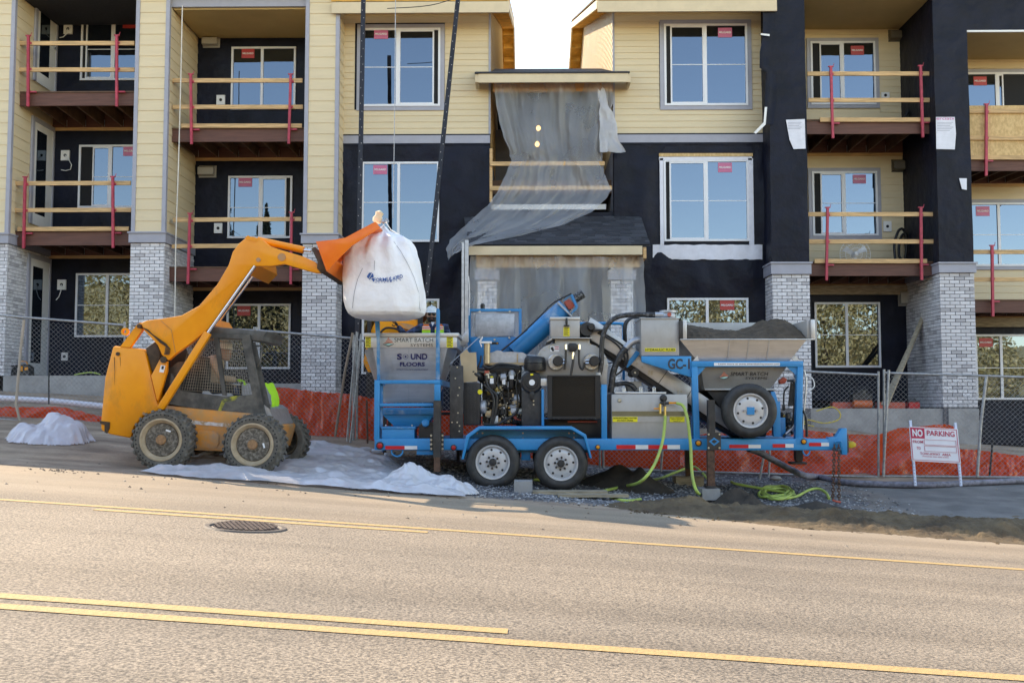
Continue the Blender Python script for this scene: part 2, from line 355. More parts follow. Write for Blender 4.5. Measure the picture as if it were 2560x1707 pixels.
xs = [-300, -100, -40, -20] + strip(-13, 13, .2) + [20, 40, 100, 300]
for k in range(40):
    t = k / 39; rows.append([(x, -8 + t * (road_edge(x) + 8), gz(x, -8 + t * (road_edge(x) + 8)) + .004) for x in xs])
m.sheet(rows); m.build('road', smooth=60, kind='structure', fix=False)
yel = mat('road_paint_yellow', (.27, .20, .12), .8, c2=(.47, .305, .125), v=0, s=34, b=.7, bs=42, lo=.30, hi=.44, det=8, bd=.012)
def line(Y, x0, x1, w_=.10, name='lane_line', lbl=''):
    m = MB(yel); xs = strip(x0, x1, .15); k = random.random() * 9
    e = lambda x, q: .006 * noise.noise((x * 6, q, k))
    m.sheet([[(x, Y - w_ / 2 + e(x, 1), gz(x, Y) + .0085) for x in xs], [(x, Y + w_ / 2 + e(x, 5), gz(x, Y) + .0085) for x in xs]])
    o = m.build(name, kind='structure', fix=False); o['label'] = lbl
line(4.40, -14, 14, lbl='solid yellow line nearest the camera'); line(4.62, -14, -.08, lbl='broken yellow line inside the nearer pair')
line(8.52, -20, 20, lbl='solid yellow line along the far lane edge'); line(8.27, -4.0 + .45, -.8, lbl='broken yellow line beside the far solid line')
# manhole
iron = mat('cast_iron', (.05, .04, .042), .55, m=.4, v=.3, s=20); ironr = mat('worn_iron_rim', (.10, .08, .066), .6, v=.2, s=25)
c = on_ground(615, 7.75, .008); t = thing('manhole_cover', 'round cast iron manhole cover with raised chequer studs in the road', 'manhole cover', c)
slope = lambda p: Vector((p.x, p.y, gz(p.x, p.y)))
m = MB(ironr)
def ring(m, r0, r1, h):
    n = 48; a = [c + Vector((math.cos(i*2*math.pi/n), math.sin(i*2*math.pi/n), 0)) for i in range(n)]
    q = lambda r, i, z: (lambda p: Vector((p.x, p.y, gz(p.x, p.y) + z)))(c + Vector((r*math.cos(i*2*math.pi/n), r*math.sin(i*2*math.pi/n), 0)))
    m.sheet([[q(r, i, z) for i in range(n + 1)] for r, z in ((r1, .004), (r1 - .01, h), (r0 + .01, h), (r0, .004))])
ring(m, .262, .315, .016); m.build('rim', t)
m = MB(iron); ring(m, 0.0, .255, .010); lid = m.build('lid', t)
m = MB(mat('lit_stud_iron', (.17, .125, .105), .6, m=.2, v=.3, s=30)); k = 0  # studs coloured as lit iron, the dark lid as shaded gaps between them
for i in range(-6, 7):
    for j in range(-6, 7):
        p = Vector((i * .04 + (.02 if j % 2 else 0), j * .04, 0))
        if p.length < .235:
            q = c + p; z = gz(q.x, q.y) + .01 + (q.y - c.y + .3) * .035; m.box((q.x - .0125, q.y - .0125, z), (q.x + .0125, q.y + .0125, z + .009))
m.build('stud', lid, kind='stuff')

# ---------------------------------------------------------------- the apartment building
YC, YB, YG, YR = 20.5, 20.82, 21.15, 22.36    # pier fronts, deck edges, flush walls, balcony back walls
X = lambda px, Y, py=500: P(px, py, Y).x
Z = lambda py, Y, px=1313: P(px, py, Y).z
ZTOP = Z(-25, YC)
B = thing('apartment_building', 'three storey apartment building under construction with tan siding, black paper and whitewashed brick', 'building', (0, YC, gz(0, YC)))
_bm = {}
def piece(kind, L, h, ms, d0, d1):            # shared mesh of a board or brick; front faces -y
    k = (kind, round(L, 3), round(h, 3))
    if k not in _bm:
        m = MB(ms); m.prism([(0, -d0, h), (0, -d1, 0), (0, 0, 0), (0, 0, h)], (L, 0, 0)); _bm[k] = m.mesh(kind, Vector((0, 0, 0)))
    return _bm[k]
def segs(L, z, holes):
    out = [(0, L)]
    for a, b, c, d in holes:
        if c < z < d:
            nx = []
            for s, e in out:
                if a > s: nx.append((s, min(e, a)))
                if b < e: nx.append((max(s, b), e))
            out = [q for q in nx if q[1] - q[0] > .01]
    return out
def siding_wall(org, rz, L, z0, z1, pitch, holes=(), ms=None, name='siding_panel', par=None):
    g = grp(name, par or B); u = Vector((math.cos(rz), math.sin(rz), 0)); z = z0
    while z < z1 - .01:
        h = min(pitch, z1 - z)
        for s, e in segs(L, z + h / 2, holes):
            place('siding_board', piece('siding_board', e - s, h, ms or siding, .004, .017), g, Vector((org[0], org[1], z)) + u * s, rz)
        z += h
    return g
BR = []                                       # (rank, part, length, place, angle)
def brick_wall(part, org, rz, L, z0, z1, rank, p=.0722, bl=.2045, gap=.011, holes=()):
    u = Vector((math.cos(rz), math.sin(rz), 0)); z = z1 - p; k = 0; random.seed(int(L * 1000) + int(abs(org[0]) * 77))
    while z > z0 - p * .5:
        s = -(bl / 2 if k % 2 else 0)
        while s < L - .02:
            a, b = max(s, 0), min(s + bl - gap, L)
            if b - a > .03:
                mid = (a + b) / 2
                if not any(h[0] < mid < h[1] and h[2] < z + p / 2 < h[3] for h in holes):
                    BR.append((rank, part, round(b - a, 2), Vector((org[0], org[1], z)) + u * a, rz))
            s += bl
        z -= p; k += 1
def lay_bricks(limit=300):
    BR.sort(key=lambda q: q[0]); rest = {}
    for i, (rk, part, L, loc, rz) in enumerate(BR):
        if i < limit: place('brick', piece('brick', L, .061, brickm, .016 + .002 * (i % 3), .016 + .002 * (i % 3)), part, loc + Vector((0, 0, .002)), rz)
        else: rest.setdefault(part, []).append((L, loc, rz))
    for part, q in rest.items():
        ms = [brickmix[i] for i in range(6)]; m = MB(*ms)
        for L, loc, rz in q:
            m.c = random.choices(range(6), (.9, .8, 1., 3.3, 2.2, 1.8))[0]; u = Vector((math.cos(rz), math.sin(rz), 0)); n = Vector((u.y, -u.x, 0)) * .017; h = Vector((0, 0, .061))
            m.add([loc, loc + n, loc + n + u * L, loc + u * L, loc + h, loc + n + h, loc + n + u * L + h, loc + u * L + h], [(1, 2, 6, 5), (4, 5, 6, 7), (0, 3, 2, 1), (0, 1, 5, 4), (2, 3, 7, 6)])
        m.build('brick', part, kind='stuff', fix=False)
brickmix = [mat('brick_tone', [min(1, x * 1.06) for x in c], .8, v=.12, s=14, b=.35, bs=70, bd=.006) for c in
            ((.40, .385, .40), (.47, .455, .465), (.55, .535, .545), (.60, .585, .60), (.66, .645, .66), (.57, .555, .575))]
# --- piers: (left px, right px, ledge top py, ledge bottom py, brick foot py, upper cladding, faces with a return)
def pier(l, r, y0, y1, yf, up, ret, Ysh, rank, rank2):
    g = grp('brick_pier', B); x0, x1 = X(l, YC, 600), X(r, YC, 600); za, zb, zf = Z(y0, YC), Z(y1, YC), Z(yf, YC)
    Yb = YR + .1
    m = MB(mortar); m.box((x0 + .02, YC + .02, zf - .4), (x1 - .02, Yb, zb + .02)); m.build('pier_core', g)
    if up == 'siding':
        m = MB(siding); m.box((x0 + .02, YC + .02, zb + .02), (x1 - .02, Yb, ZTOP)); m.build('pier_shaft', g)
        siding_wall((x0 + .09, YC + .02, za), 0, x1 - x0 - .18, za, ZTOP, .2335, par=g) if 0 else None
        s = grp('siding_panel', B); z = za
        while z < ZTOP:
            place('siding_board', piece('siding_board', x1 - x0 - .16, .2335, siding, .003, .014), s, (x0 + .08, YC + .02, z))
            for sd in ret:
                Ys = Ysh[sd]; L = Ys - YC - .09
                place('siding_board', piece('siding_board', L, .2335, siding, .003, .014), s, (x1 - .02, YC + .09, z) if sd == 'R' else (x0 + .02, Ys, z), R(90) if sd == 'R' else R(-90))
            z += .2335
        m = MB(trim); m.box((x0 - .002, YC - .004, za), (x0 + .078, YC + .086, ZTOP)); m.box((x1 - .078, YC - .004, za), (x1 + .002, YC + .086, ZTOP)); m.build('corner_trim', g)
    else:
        m = MB(paper); zz = [za]; 
        while zz[-1] < ZTOP: zz.append(zz[-1] + .22)
        loop = []                              # wrinkled paper round the shaft
        n = 40; per = [(x0, YC)] + [(x0 + (x1 - x0) * i / 10, YC) for i in range(1, 10)] + [(x1, YC)] + [(x1, YC + (Yb - YC) * i / 6) for i in range(1, 7)]
        per = [(x0, Yb - (Yb - YC) * i / 6) for i in range(0, 6)] + per
        for z in zz:
            loop.append([(x + .012 * noise.noise((x * 3, y * 3, z * 1.3)), y - .014 * abs(noise.noise((x * 5, z * 2.2, 4))) + .006 * math.sin(z * 5), z) for x, y in per])
        m.sheet(loop); m.build('paper_shaft', g, smooth=50, fix=False)
        m = MB(darkgap); m.box((x0 + .03, YC + .03, zb), (x1 - .03, Yb, ZTOP)); m.build('pier_shaft', g)
    m = MB(trim); m.box((x0 - .03, YC - .045, zb + .002), (x1 + .03, YC + .5 if not ret else max(Ysh.values()) - .02, za - .035)); m.build('ledge_band', g)
    m = MB(trim); m.box((x0 - .05, YC - .075, za - .033), (x1 + .05, YC + .5 if not ret else max(Ysh.values()) - .02, za)); m.build('ledge_cap', g)
    brick_wall(g, (x0, YC + .02, 0), 0, x1 - x0, zf, zb, rank)
    for sd in ret:
        brick_wall(g, (x1 - .02, YC, 0) if sd == 'R' else (x0 + .02, Ysh[sd], 0), R(90) if sd == 'R' else R(-90), Ysh[sd] - YC, zf, zb, rank2)
    return x0, x1, zf
random.seed(3)
pier(-60, 20, 580, 606, 936, 'siding', 'R', {'R': YR}, 4, 3)
pier(327, 412, 578, 605, 985, 'siding', 'R', {'R': YR}, 1.5, 5)
pier(757, 843, 583, 608, 985, 'siding', 'R', {'R': YG}, 1, 6)
pier(1929, 2022, 657, 687, 1021, 'paper', 'L', {'L': YG}, 2, 7)
pier(2347, 2433, 658, 684, 1021, 'paper', 'L', {'L': YR}, 0, 5.5)
# --- walls behind the balconies and flush walls
def wallbox(l, r, Y, ms, zb, zt, name='wall', py=500, par=None, wr=.0):
    x0, x1 = X(l, Y, py), X(r, Y, py); m = MB(ms)
    m.box((x0, Y + .004, zb), (x1, Y + .25, zt)); o = m.build(name, par or B)
    if wr:                                    # paper skin with sags and laps
        m = MB(ms); nx, nz = max(2, int((x1 - x0) / .12)), max(2, int((zt - zb) / .12))
        rows = [[(x0 + (x1 - x0) * i / nx, Y - wr * (abs(noise.noise((i * .30, j * .16, x0))) * .6 + .4 * abs(noise.noise((i * .11, j * .5, x0)))), zb + (zt - zb) * j / nz) for i in range(nx + 1)] for j in range(nz + 1)]
        m.sheet(rows); m.build('paper_skin', o, smooth=60, fix=False)
    return o
zb_ = lambda x: gz(x, YR) - .5
wallbox(100, 345, YR, paper, Z(945, YR), ZTOP, wr=.025); wallbox(470, 790, YR, paper, Z(960, YR), ZTOP, wr=.025)
wallbox(2000, 2330, YR, paper, Z(1000, YR), Z(712, YR)); wallbox(2000, 2330, YR, siding, Z(712, YR), ZTOP)
wallbox(2380, 2700, YR, paper, Z(1110, YR), Z(800, YR), wr=.02); wallbox(2380, 2700, YR, siding, Z(800, YR), ZTOP)
ZE = Z(38, 20.55)                             # eaves of the two flush blocks
xL0, xL1, xR0, xR1 = X(850, YG), X(1225, YG), X(1535, YG), X(1922, YG)
ZBAND0, ZBAND1 = Z(363, YG), Z(336, YG)
for x0, x1 in ((xL0, xL1), (xR0, xR1)):
    m = MB(paper); m.box((x0, YG + .01, gz(x0, YG) - .6), (x1, YG + .25, ZE + .43)); wo = m.build('flush_wall', B)
    m = MB(paper); nx, nz = 40, 44; zt, zb = ZBAND0, gz(x0, YG) - .4
    wz = [(X(l, YG), X(r, YG), Z(b_, YG), Z(t_, YG)) for l, t_, r, b_ in ((905, 405, 1098, 605), (905, 747, 1098, 935), (1659, 402, 1871, 605), (1668, 746, 1871, 935))]
    def far(x, z): return min(1, min(max(max(a - x, x - b_), max(c_ - z, z - d_), 0) for a, b_, c_, d_ in wz) / .35)
    m.sheet([[(x0 + (x1 - x0) * i / nx, YG - far(x0 + (x1 - x0) * i / nx, zb + (zt - zb) * j / nz) * (.10 * abs(noise.noise((i * .16, j * .13, x0))) + .05 * abs(noise.noise((i * .07, j * .3, x0 + 5))) + .05 * crumple(i * .1, j * .1, 60, .8)), zb + (zt - zb) * j / nz) for i in range(nx + 1)] for j in range(nz + 1)])
    m.build('paper_skin', wo, smooth=60, fix=False)
    m = MB(trim); m.box((x0, YG - .05, ZBAND0 + .035), (x1, YG, ZBAND1 - .03)); m.use(paper).box((x0, YG - .045, ZBAND1 - .029), (x1, YG, ZBAND1)); m.use(paper).box((x0, YG - .045, ZBAND0), (x1, YG, ZBAND0 + .034)); m.build('band_board', B)
def px_hole(l, t, r, b, Y, x0): return (X(l, Y, (t + b) / 2) - x0, X(r, Y, (t + b) / 2) - x0, Z(b, Y), Z(t, Y))
siding_wall((xL0, YG, 0), 0, xL1 - xL0, ZBAND1, ZE + .42, .1362, [px_hole(887, 57, 1112, 278, YG, xL0)])
siding_wall((xR0, YG, 0), 0, xR1 - xR0, ZBAND1, ZE + .42, .1362, [px_hole(1648, 54, 1877, 276, YG, xR0)])
m = MB(trim); m.box((xL1 - .03, YG - .03, ZBAND1), (xL1 + .012, YG + .01, ZE + .4)); m.build('corner_trim', B)
m = MB(trim); m.box((xR0 - .012, YG - .03, ZBAND1), (xR0 + .03, YG + .01, ZE + .4)); m.build('corner_trim', B)
x0 = X(2000, YR)
siding_wall((x0, YR, 0), 0, X(2300, YR) - x0, Z(712, YR), ZTOP - .2, .150, [px_hole(2012, 98, 2198, 278, YR, x0), px_hole(2018, 421, 2202, 602, YR, x0)])
x0 = X(2390, YR)
siding_wall((x0, YR, 0), 0, 2.2, Z(800, YR), ZTOP - .5, .150, [px_hole(2400, 180, 2600, 352, YR, x0), px_hole(2405, 505, 2610, 676, YR, x0)])
# --- the body behind, roofs
ZR, YRG = Z(51, 31.6), 31.6                    # ridge
def roof_z(Y): return ZE + .36 + (ZR - ZE - .36) * (Y - 20.45) / (YRG - 20.45) if Y <= YRG else ZR - (Y - YRG) * .36
m = MB(darkgap)
for x0, x1 in ((X(-60, YC), xL1 - .03), (xR0 + .03, 14)):
    m.prism([(x0, YR + .3, -1.5), (x0, 41, -1.5), (x0, 41, roof_z(41) - .45), (x0, YRG, ZR - .45), (x0, YR + .3, roof_z(YR + .3) - .45)], (x1 - x0, 0, 0))
each(m, 'inner_mass', B)
xgl, xgr = -.33, 1.50                          # roof edges either side of the gap
shing = mat('roof_felt', (.025, .026, .032), .8, v=.3, s=30)
for x0, x1, xe in ((xL0 - .1, xgl, xgl), (xgr, xR1 + .05, xgr)):
    m = MB(shing); q = lambda Y, dz: (x0, Y, roof_z(Y) + dz)
    m.prism([q(20.42, 0), q(YRG, 0), q(41, 0), q(41, -.03), q(YRG, -.03), q(20.42, -.03)], (x1 - x0, 0, 0)); rf = m.build('roof', B)
    m = MB(ply); m.prism([q(20.45, -.033), q(YRG, -.033), q(41, -.033), q(41, -.09), q(YRG, -.09), q(20.45, -.09)], (x1 - x0, 0, 0)); m.build('roof_deck', rf)
    m = MB(fascia); m.box((x0 + .02, 20.40, ZE), (x1, 20.449, ZE + .235)); m.build('fascia_board', B)
    m = MB(fascia); s = -1 if xe == xgl else 1
    m.prism([(xe, 20.46, roof_z(20.46) - .04), (xe, YRG, ZR - .04), (xe, YRG, ZR - .27), (xe, 20.46, roof_z(20.46) - .27)], (s * .04, 0, 0))
    m.prism([(xe, YRG, ZR - .04), (xe, 41, roof_z(41) - .04), (xe, 41, roof_z(41) - .27), (xe, YRG, ZR - .27)], (s * .04, 0, 0)); each(m, 'barge_board', B)
    wx = xL1 if xe == xgl else xR0
    lk = MB(ply)
    for Y in strip(21.3, 40, .62): lk.box((min(xe, wx) + .04, Y, roof_z(Y) - .26), (max(xe, wx) - .04, Y + .045, roof_z(Y) - .095))
    each(lk, 'lookout', rf)
# end walls facing the gap
m = MB(osb); m.prism([(xL1, YG + .02, ZBAND0), (xL1, 41, ZBAND0), (xL1, 41, roof_z(41) - .1), (xL1, YRG, ZR - .1), (xL1, YG + .02, roof_z(YG) - .1)], (-.1, 0, 0)); m.build('end_wall', B)
m = MB(siding); m.prism([(xR0, YG + .02, ZBAND0), (xR0, 41, ZBAND0), (xR0, 41, roof_z(41) - .1), (xR0, YRG, ZR - .1), (xR0, YG + .02, roof_z(YG) - .1)], (.1, 0, 0)); m.build('end_wall', B)
z = Z(200, YG); g = grp('siding_panel', B)
while z < ZR - .3:
    ya = YG + .02
    if roof_z(ya) - .15 < z + .13: ya = 20.45 + (z + .28 - ZE - .36) / (ZR - ZE - .36) * (YRG - 20.45)
    yb = min(40, YRG + (ZR - .15 - z) / .36) - .3
    if yb > ya + .3: place('siding_board', piece('siding_board', yb - ya, .1362, siding, .003, .014), g, (xR0, yb, z), R(-90))
    z += .1362
z = Z(200, YG); g = grp('siding_panel', B)
while z < ZR - .3:
    ya = YG + .02
    if roof_z(ya) - .15 < z + .13: ya = 20.45 + (z + .28 - ZE - .36) / (ZR - ZE - .36) * (YRG - 20.45)
    yb = min(40, YRG + (ZR - .15 - z) / .36) - .3
    if yb > ya + .3: place('siding_board', piece('siding_board', yb - ya, .1362, siding, .003, .014), g, (xL1, ya, z), R(90))
    z += .1362
# low roof over the entry recess
zl0 = Z(181, 20.6); m = MB(shing)
m.prism([(0, 20.6, zl0), (0, 24.2, zl0 + 1.33), (0, 27, zl0 + .3), (0, 27, zl0 + .2), (0, 24.2, zl0 + 1.25), (0, 20.6, zl0 - .03)], (0, 0, 0)) if 0 else None
m.prism([(xL1 + .02, 21.1, zl0 + .185), (xL1 + .02, 24.2, zl0 + 1.30), (xL1 + .02, 27.5, zl0 + .1), (xL1 + .02, 27.5, zl0), (xL1 + .02, 24.2, zl0 + 1.22), (xL1 + .02, 21.1, zl0 + .10)], (xR0 - xL1 - .04, 0, 0))
m.prism([(X(1186, 20.6), 20.58, zl0 - .03), (X(1186, 20.6), 20.58, zl0), (X(1186, 20.6), 21.11, zl0 + .19), (X(1186, 20.6), 21.11, zl0 + .10)], (X(1577, 20.6) - X(1186, 20.6), 0, 0)); m.build('low_roof', B)
m = MB(fascia); m.pbox(1196, 184, 1571, 206, 20.60, 20.64); m.pbox(1188, 186, 1196, 206, 20.62, 21.1); m.pbox(1571, 186, 1577, 206, 20.62, 21.1); each(m, 'fascia_board', B)
m = MB(mat('header_beam', (.50, .27, .12), .7, v=.15, stretch=(.4, 3, 8))); m.pbox(1232, 206, 1533, 229, 21.02, 21.12); m.build('header_beam', B)
# entry recess: dim rooms behind the sheet
drywall = mat('grey_board', (.19, .20, .24), .8, v=.15, s=1.2)
m = MB(drywall); m.box((xL1, 25.0, -1), (xR0, 25.1, zl0)); m.build('recess_back_wall', B)
m = MB(drywall); m.box((xL1 - .12, YG + .26, -1), (xL1 - .002, 25, zl0 + .1)); m.build('recess_side_wall', B)
m = MB(drywall); m.box((xR0 + .002, YG + .26, -1), (xR0 + .12, 25, zl0 + .1)); m.build('recess_side_wall', B)
m = MB(joistm)
for py in (345, 700): m.box((xL1, YG + .6, Z(py + 90, YG) - .3), (xR0, 25, Z(py + 90, YG)))
each(m, 'recess_floor', B)
m = MB(wood); m.pbox(1224, 372, 1231, 505, 21.0, 21.06); m.build('stud', B)
m = MB(plwhite); m.pbox(1228, 511, 1515, 524, 21.4, 21.5); m.build('white_board', B)
m = MB(paper); m.box((xL1, YG + .05, -1), (xR0, YG + .2, Z(530, YG))); m.build('low_wall', B)
for i, (a, b, py) in enumerate(((1226, 1512, 409), (1226, 1530, 470))):
    m = MB(wood); m.pbox(a, py - 5, b, py + 5, 20.93, 20.97); m.build('guard_board', B)
# bulbs behind the sheet
for px, py, s in ((1346, 321, 'upper'), (1343, 361, 'lower')):
    t = thing('light_bulb', 'lit warm bulb glowing behind the plastic sheet, %s of two' % s, 'light bulb', P(px, py, 23.2), 'bulbs behind the entry plastic')
    m = MB(glow('bulb_glass', (1, .55, .2), 1.2)); m.lathe(P(px, py, 23.2), (0, 0, -1), [(.01, -.07), (.045, -.03), (.055, 0), (.04, .04), (.02, .055)], 12); m.build('glass', t, 50)
    m = MB(galv); m.lathe(P(px, py, 23.2), (0, 0, 1), [(.022, .06), (.022, .12)], 10); m.tube([P(px, py, 23.2) + Vector((0, 0, .12)), P(px, py, 23.2) + Vector((0, 0, .9))], .006, 6); m.build('socket', t)
# --- porch: shingled canopy, posts, beam
zc0, zc1 = Z(613, 19.2), Z(543, 21.1); m = MB(shing)
xa, xb, xc, xd = X(1172, 19.2), X(1625, 19.2), X(1160, 21.1), X(1603, 21.1)
m.add([(xa, 19.2, zc0), (xb, 19.2, zc0), (xd, 21.1, zc1), (xc, 21.1, zc1), (xa, 19.2, zc0 - .03), (xb, 19.2, zc0 - .03), (xd, 21.1, zc1 - .03), (xc, 21.1, zc1 - .03)], [(0, 1, 2, 3), (4, 5, 6, 7), (0, 1, 5, 4), (1, 2, 6, 5), (2, 3, 7, 6), (3, 0, 4, 7)]); po = m.build('porch_roof', B)
n = 15; random.seed(5); sh = {}
for i in range(n):
    t = i / n; y0 = 19.17 + 1.95 * t; xl, xr = xa + (xc - xa) * t, xb + (xd - xb) * t; s = xl - random.random() * .2
    while s < xr:
        L = random.choice((.16, .2, .24, .3)); a, b = max(s, xl), min(s + L, xr); s += L
        if b - a < .04: continue
        key = round(b - a, 2)
        if key not in sh:
            mm = MB(shingm); dy, dz = 1.95 / n, (zc1 - zc0) / n
            for _ in (0,): mm.add([(0, 0, .016), (key - .006, 0, .016), (key - .006, dy * 1.25, dz * 1.25 + .006), (0, dy * 1.25, dz * 1.25 + .006), (0, 0, .004), (key - .006, 0, .004)], [(0, 1, 2, 3), (0, 1, 5, 4)])
            sh[key] = mm.mesh('shingle', Vector((0, 0, 0)))
        place('shingle', sh[key], po, (a, y0, zc0 + (zc1 - zc0) * t + random.choice((.001, .004, .007))))
m = MB(fascia); m.pbox(1172, 615, 1606, 637, 19.16, 19.2); m.build('fascia_board', B)
m = MB(wood); m.pbox(1608, 618, 1616, 646, 19.2, 20.9); m.build('rafter_end', B)
m = MB(osb); m.pbox(1190, 638, 1600, 668, 19.55, 19.75); m.build('porch_beam', B)
for l, r in ((1194, 1242), (1527, 1583)):
    g = grp('porch_pier', B); x0, x1 = X(l, 19.6, 700), X(r, 19.6, 700); zt, zm, zg = Z(638, 19.6), Z(676, 19.6), gz(x0, 19.6) - .2
    m = MB(mortar); m.box((x0 + .02, 19.62, zg), (x1 - .02, 20.1, zt)); m.build('pier_core', g)
    m = MB(trim); m.box((x0 - .05, 19.55, Z(700, 19.6)), (x1 + .05, 20.15, zm)); m.build('ledge_band', g)
    brick_wall(g, (x0, 19.62, 0), 0, x1 - x0, zg, Z(701, 19.6), 8); brick_wall(g, (x0, 19.62, 0), 0, x1 - x0, Z(676, 19.6), zt, 8)
m = MB(darkgap); m.box((X(1230, 20.9), 20.95, -1), (X(1540, 20.9), 21.0, Z(640, 20.9))); m.build('entry_shade_slab', B)  # near-black slab stands in for the shade of the doorway
# --- balconies
def balcony(l, r, yt, yb, ybk, n=7, Yf=YB):
    g = grp('balcony', B); x0, x1 = X(l, Yf, yt), X(r, Yf, yt); zt, zb = Z(yt, Yf), Z(yb, Yf)
    m = MB(beam); m.box((x0, Yf, zb), (x1, Yf + .045, zt)); m.build('edge_beam', g)
    m = MB(joistm); m.box((x0, Yf - .02, zt + .002), (x1, YR, zt + .03)); m.build('deck', g)
    m = MB(wood); zl = Z(ybk, YR); m.box((x0 - .1, YR - .03, zl - .07), (x1, YR, zl)); m.build('ledger_strip', g)
    m = MB(beam); m.box((x0, YR - .045, zl), (x1, YR - .001, zt)); m.build('ledger', g)
    for i in range(n):
        x = x0 + .05 + (x1 - x0 - .14) * i / (n - 1); m = MB(joistm); m.prism([(x, Yf + .046, zb + .03), (x, YR - .046, zl + .02), (x, YR - .046, zt), (x, Yf + .046, zt)], (.04, 0, 0)); m.build('joist', g)
        m = MB(galv); m.box((x - .012, YR - .055, zl + .02), (x + .0, YR - .046, zl + .17)); m.box((x + .04, YR - .055, zl + .02), (x + .052, YR - .046, zl + .17)); m.build('joist_hanger', g)
    m = MB(galv)
    for x in (x0 - .02, x1): m.box((x, Yf - .004, zb - .02), (x + .02, Yf + .1, zt - .03))
    each(m, 'corner_bracket', g); return g
balcony(27, 345, 228, 260, 316); balcony(20, 345, 578, 611, 637)
balcony(428, 768, 321, 352, 393); balcony(424, 768, 669, 702, 718)
balcony(2014, 2340, 306, 338, 386); balcony(2018, 2348, 659, 691, 712)
balcony(2412, 2700, 400, 431, 463); balcony(2425, 2700, 754, 783, 793)
m = MB(trim); m.pbox(428, -40, 775, 17, 20.62, 20.7); m.build('header_board', B)
m = MB(soffitm); m.box((X(425, 20.7), 20.7, Z(17, 20.62)), (X(800, YR), YR, Z(17, 20.62) + .1)); m.build('soffit', B)
m = MB(soffitm); zs = Z(12, YR); m.box((X(20, 20.7), 20.7, zs), (X(345, YR), YR, zs + .1)); m.build('soffit', B)
m = MB(soffitm); zs = Z(78, YR); m.box((X(2000, 20.6), 20.62, zs), (X(2400, 20.6), YR, zs + .1)); m.build('soffit', B)
m = MB(soffitm); zs = Z(155, YR); m.box((X(2420, 20.6), 20.62, zs), (X(2760, 20.6), YR, zs + .1)); m.build('soffit', B)
m = MB(paper); m.box((X(2418, 20.6), 20.58, zs + .01), (X(2760, 20.6), 20.66, ZTOP)); m.use(plwhite).box((X(2418, 20.6), 20.575, zs - .03), (X(2760, 20.6), 20.62, zs + .009)); m.build('header_board', B)
m = MB(oldwood); m.pbox(2015, 713, 2300, 736, YR - .1, YR); m.pbox(2425, 794, 2620, 817, YR - .1, YR); each(m, 'header_strip', B)
m = MB(wrap); m.box((X(2290, YR) - .06, YR - .1, Z(310, YR)), (X(2290, YR), YR, Z(76, YR))); m.build('wrap_edge', B)
# tower roofs, mostly above the picture
m = MB(shing)
for l, r in ((-80, 850), (1925, 2800)): m.box((X(l, YC), YC - .15, ZTOP), (X(r, YC), 26, ZTOP + .12))
each(m, 'tower_roof', B)
# eave of the tower roof seen over the flush blocks
m = MB(sheath); m.prism([P(851, -12, 23), P(1022, -12, 23), P(1022, 12, 23), P(851, 19, 23)], (0, 1.5, 0)); m.use(shing).prism([P(851, -22, 22.95), P(1028, -20, 22.95), P(1026, 16, 22.95), P(1021, 16, 22.95), P(1021, -11, 22.95), P(851, -13, 22.95)], (0, 1.5, 0)); m.build('tower_eave', B)
m = MB(sheath); m.prism([P(1846, 13, 23), P(1925, -30, 23), P(1925, 13, 23)], (0, 1.5, 0)); m.use(shing).prism([P(1838, 12, 22.95), P(1880, -40, 22.95), P(1890, -40, 22.95), P(1848, 12, 22.95)], (0, 1.5, 0)); m.build('tower_eave', B)
